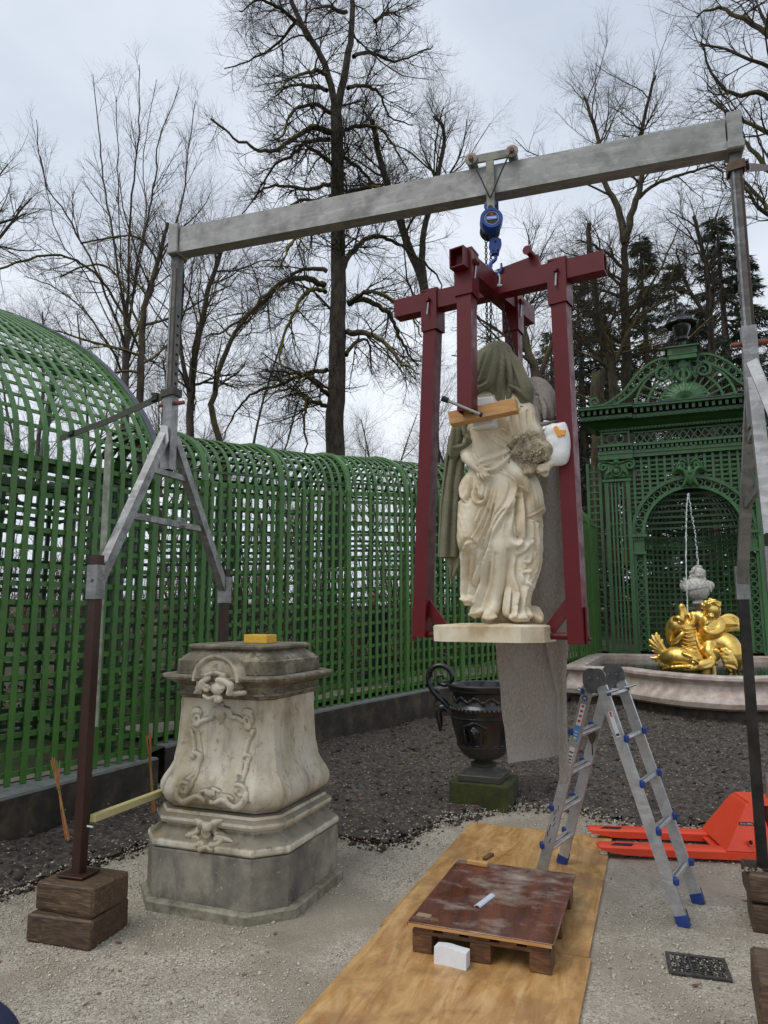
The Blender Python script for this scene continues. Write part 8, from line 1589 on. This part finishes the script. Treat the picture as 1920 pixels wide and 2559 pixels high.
for k, (x, D_) in enumerate(spots):
    p = atD(x, 1500, D_); p[2] = 1.0; src = T3[k % 3]
    if k < 3: src.location = p; src.rotation_euler = (0, 0, k * 1.3)
    else: src = copytree(src, p, k * 2.1, G0.uniform(.75, 1.0))
    src['label'] = ('bare woodland tree far behind the tall trellis on the left' if x < 420 else 'bare woodland tree far behind the big chestnut and the low trellis' if x < 1050 else 'bare woodland tree far behind the red lifting frame' if x < 1420 else 'bare woodland tree far behind the green portal')
# conifers
def conifer(seed, H, R_):
    G = np.random.default_rng(seed); root = thing('spruce_tree', 'dark sparse conifer behind the green portal', 'tree', (0, 0, 0), 'dark conifers behind the portal')
    v, q = tubes(np.array([[A3(0, 0, 0), A3(.05, 0, H * .5), A3(0, 0, H)]]), np.array([[.28, .16, .02]]), 8); mesh_obj('trunk', v, q, M['bark'], root, 60); n = int(H * 21); z = np.sort(G.uniform(.06, .99, n)) * H; a = G.uniform(0, 6.28, n); L_ = R_ * (1 - z / H) ** .75 * G.uniform(.55, 1.1, n) + .15; m = 6; s_ = np.linspace(0, 1, m)
    P = np.zeros((n, m, 3)); P[..., 0] = np.cos(a)[:, None] * L_[:, None] * s_; P[..., 1] = np.sin(a)[:, None] * L_[:, None] * s_; P[..., 2] = z[:, None] + L_[:, None] * (-.35 * s_ + .22 * s_ ** 2) ; Rr = (.012 + .012 * L_)[:, None] * np.linspace(1, .3, m)[None]
    v, q = tubes(P, Rr, 3); mesh_obj('boughs', v, q, M['bark'], root)['kind'] = 'stuff'
    k = 56; N = n * k; b = np.repeat(np.arange(n), k); t = G.uniform(.15, 1, N); i = np.minimum((t * (m - 1)).astype(int), m - 2); f = (t * (m - 1) - i)[:, None]; c = P[b, i] * (1 - f) + P[b, i + 1] * f; d = P[b, -1] - P[b, 0]; d /= np.linalg.norm(d, axis=1)[:, None]; sd = np.cross(d, A3(0, 0, 1)); sg = G.choice([-1, 1], N)[:, None]
    u = d * .55 + sd * sg * .75 + A3(0, 0, -.35) + G.normal(0, .25, (N, 3)); u /= np.linalg.norm(u, axis=1)[:, None]; ln = G.uniform(.14, .42, N)[:, None]; w_ = np.cross(u, G.normal(size=(N, 3))); w_ /= np.linalg.norm(w_, axis=1)[:, None]; w_ *= G.uniform(.010, .030, N)[:, None]
    v = np.stack([c - w_ * .4, c + u * ln * .5 - w_, c + u * ln, c + u * ln * .5 + w_], 1).reshape(-1, 3); q = np.arange(4 * N).reshape(-1, 4); mesh_obj('needles', v, q, M['needles'], root)['kind'] = 'stuff'; return root
C2 = [conifer(51, 14, 3.4), conifer(52, 16, 3.0)]
for k, (x, ty, D_) in enumerate([(1475, 690, 31), (1650, 575, 34), (1545, 740, 37), (1735, 640, 40), (1860, 520, 33), (1925, 610, 28), (1400, 820, 40), (1790, 760, 30)]):
    p = atD(x, 1500, D_); tz_ = atD(x, ty, D_)[2]; p[2] = .9; h_ = (14, 16)[k % 2]; s_ = (tz_ - .9) / h_; src = C2[k % 2]
    if k < 2: src.location = p; src.scale = (s_, s_, s_); src.rotation_euler = (0, 0, k)
    else: src = copytree(src, p, k * 1.7, s_)
    src['label'] = ('dark conifer between the red frame and the portal cornice', 'dark conifer rising behind the portal urn', 'dark conifer right of the portal urn by the gantry post')[0 if x < 1560 else 1 if x < 1760 else 2]
# undergrowth and far scrub: nobody could count it
def scrub(name, n, D0, D1, H0, H1, x0, x1, m, label, seed, kids=26, rad=.014):
    G = np.random.default_rng(seed); P0 = np.array([atD(x, 1500, d) for x, d in zip(G.uniform(x0, x1, n), G.uniform(D0, D1, n))]); P0[:, 2] = .6; h_ = G.uniform(H0, H1, n); mm = 5; P = np.zeros((n, mm, 3)); dr = G.normal(0, .18, (n, 2))
    for j in range(mm): s_ = j / (mm - 1); P[:, j, :2] = P0[:, :2] + dr * (h_ * s_)[:, None] + G.normal(0, .05, (n, 2)); P[:, j, 2] = P0[:, 2] + h_ * s_
    R_ = np.full((n, 1), rad * 2.2) * np.linspace(1, .4, mm)[None]; L_ = [tubes(P, R_, 3)]; p2, r2 = sprout(P, R_, G, kids, .15, 1., (.3 * H1 ** .5, .62 * H1 ** .5), .75, 4, .1, .16, rr=.5, rmax=rad); L_.append(tubes(p2, r2, 3)); p3, r3 = sprout(p2, r2, G, 4, .2, 1., (.2, .55), .7, 2, .05, .2, rr=.7, rmax=rad * .7); L_.append(tubes(p3, r3, 3))
    v, q = join(L_); return tag(mesh_obj(name, v, q, M[m], None, 0, (0, 0, 0)), label, 'scrub', kind='stuff')
scrub('undergrowth', 270, 14, 30, 1., 4.2, -150, 1350, 'twig_brown', 'brown leafless undergrowth seen through the trellis', 61, 13, .016)
scrub('undergrowth', 60, 24, 30, .8, 3.0, 1300, 2000, 'twig_brown', 'brown leafless undergrowth behind the portal niche', 63, 18, .010)
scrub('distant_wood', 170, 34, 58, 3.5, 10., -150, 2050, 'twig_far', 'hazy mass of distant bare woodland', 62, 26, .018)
# ivy and leaf litter behind the kerb
def litter(n, m, label, cat, nm, seed, r0, r1, zt):
    G = np.random.default_rng(seed); s_ = G.uniform(0, len(PATHB) - 2, n); i = s_.astype(int); off = 1.95 + G.exponential(1.3, n); P = PATHB[i] + NB[i] * off[:, None]; P[:, 2] += .1 + G.uniform(0, zt, n) * np.exp(-off * .1)
    A_ = FA0 + TA * G.uniform(-2.4, 1.4, n // 3)[:, None] + NA * (2.05 + G.exponential(1.2, n // 3))[:, None]; A_[:, 2] += .1 + G.uniform(0, zt, n // 3); P = np.concatenate([P, A_])
    return leaves(nm, P, G.uniform(r0, r1, len(P)), m, label, cat, seed, 1.2)
litter(9000, M['ivy'], 'green ivy and young plants behind the trellis walk', 'ivy', 'ivy_cover', 71, .03, .07, .38); litter(9000, M['brown_leaf'], 'brown leaf litter and withered plants behind the trellis walk', 'leaves', 'leaf_litter', 72, .03, .075, .55)
# ------------------------------------------------------------------ walker behind the trellis
DP = 12.75; p8 = lambda cx, cy, d=0.: atD(560 + cx / 2.964, 1100 + cy / 2.964, DP + d); UP = .00242
pe_ = thing('person', 'person in dark jacket and trousers walking behind the low trellis', 'person', p8(1120, 1910)); LO, HI = p8(1120, 1940) - A3(.75, .75, 0), p8(1120, 1080) + A3(.75, .75, 0)
def body(name, m, items, h=.016, k=.02):
    b = SDF(LO, HI, h)
    for P, R in items: b.chain([p8(*q) for q in P], np.asarray(R, float) * UP, k, 3 if len(P) > 2 else 0)
    return b.build(name, M[m], pe_)
LEG = [([(1140, 1600, 0), (1060, 1740, -.05), (990, 1860, -.02)], [44, 32, 20]), ([(1160, 1600, 0), (1220, 1730, .05), (1280, 1850, .04)], [44, 32, 20])]; TOR = [([(1150, 1590, 0), (1140, 1430, 0), (1125, 1270, 0)], [56, 58, 54]), ([(1060, 1270, -.05), (1180, 1270, .08)], [28, 28])]; ARM = [([(1070, 1275, -.10), (1060, 1400, -.14), (1040, 1510, -.18)], [26, 22, 16]), ([(1185, 1280, .10), (1215, 1400, .14), (1210, 1510, .12)], [26, 22, 16])]
HEAD = [([(1115, 1235, 0), (1105, 1190, 0)], [18, 18]), ([(1102, 1150, 0), (1098, 1185, -.01)], [36, 30]), ([(1072, 1165, -.03), (1070, 1175, -.03)], [6, 8])]; HND = [([(1040, 1515, -.18), (1030, 1545, -.19)], [12, 10]), ([(1210, 1515, .12), (1205, 1545, .11)], [12, 10])]
body('skin', 'skin', HEAD + HND + [([a[0][0], a[0][-1]], [10, 8]) for a in ARM] + [([(1130, 1240, 0), (1150, 1600, 0)], [20, 20])] + [(a[0], [14, 12, 10]) for a in LEG])
body('jacket', 'jacket', TOR + ARM + [([(1150, 1560, 0), (1150, 1620, 0)], [60, 58])]); body('trousers', 'trousers', LEG); body('shoes', 'jacket', [([(990, 1875, -.02), (950, 1900, -.06)], [18, 15]), ([(1285, 1870, .04), (1320, 1902, .02)], [17, 15])]); body('hair', 'hair', [([(1110, 1135, .01), (1128, 1160, .02)], [34, 28])]); body('glasses', 'decal_black', [([(1072, 1160, -.07), (1090, 1160, -.11), (1125, 1158, -.10)], [4, 5, 3])], .010, .005)
# ------------------------------------------------------------------ aluminium ladder leaning at the right trestle
la = thing('leaning_ladder', 'worn aluminium ladder leaning against the right gantry trestle', 'ladder', onY(1900, 1000, 4.2)); a0 = onY(1880, 902, 4.25); d0 = unit(onY(1935, 1035, 4.2) - a0); s0 = unit(A3(.9, -.35, .0)); LL_ = (a0[2] - .01) / -d0[2]
for k in (0, 1): q = a0 + s0 * .36 * k; mb = MB(); mb.bar(q, q + d0 * LL_, .06, .028, up=np.cross(d0, s0), b=.004); mb.build('rail', M['aluminium'], la); bolt(la, q + d0 * .07 - np.cross(s0, d0) * (-.014), np.cross(s0, d0), .010, .006, 'dark_steel')
for k in range(1, int(LL_ / .3)): q = a0 + d0 * .30 * k; mb = MB(); mb.bar(q + s0 * .03, q + s0 * .33, .032, .03, up=d0, b=.003); mb.build('rung', M['aluminium'], la)
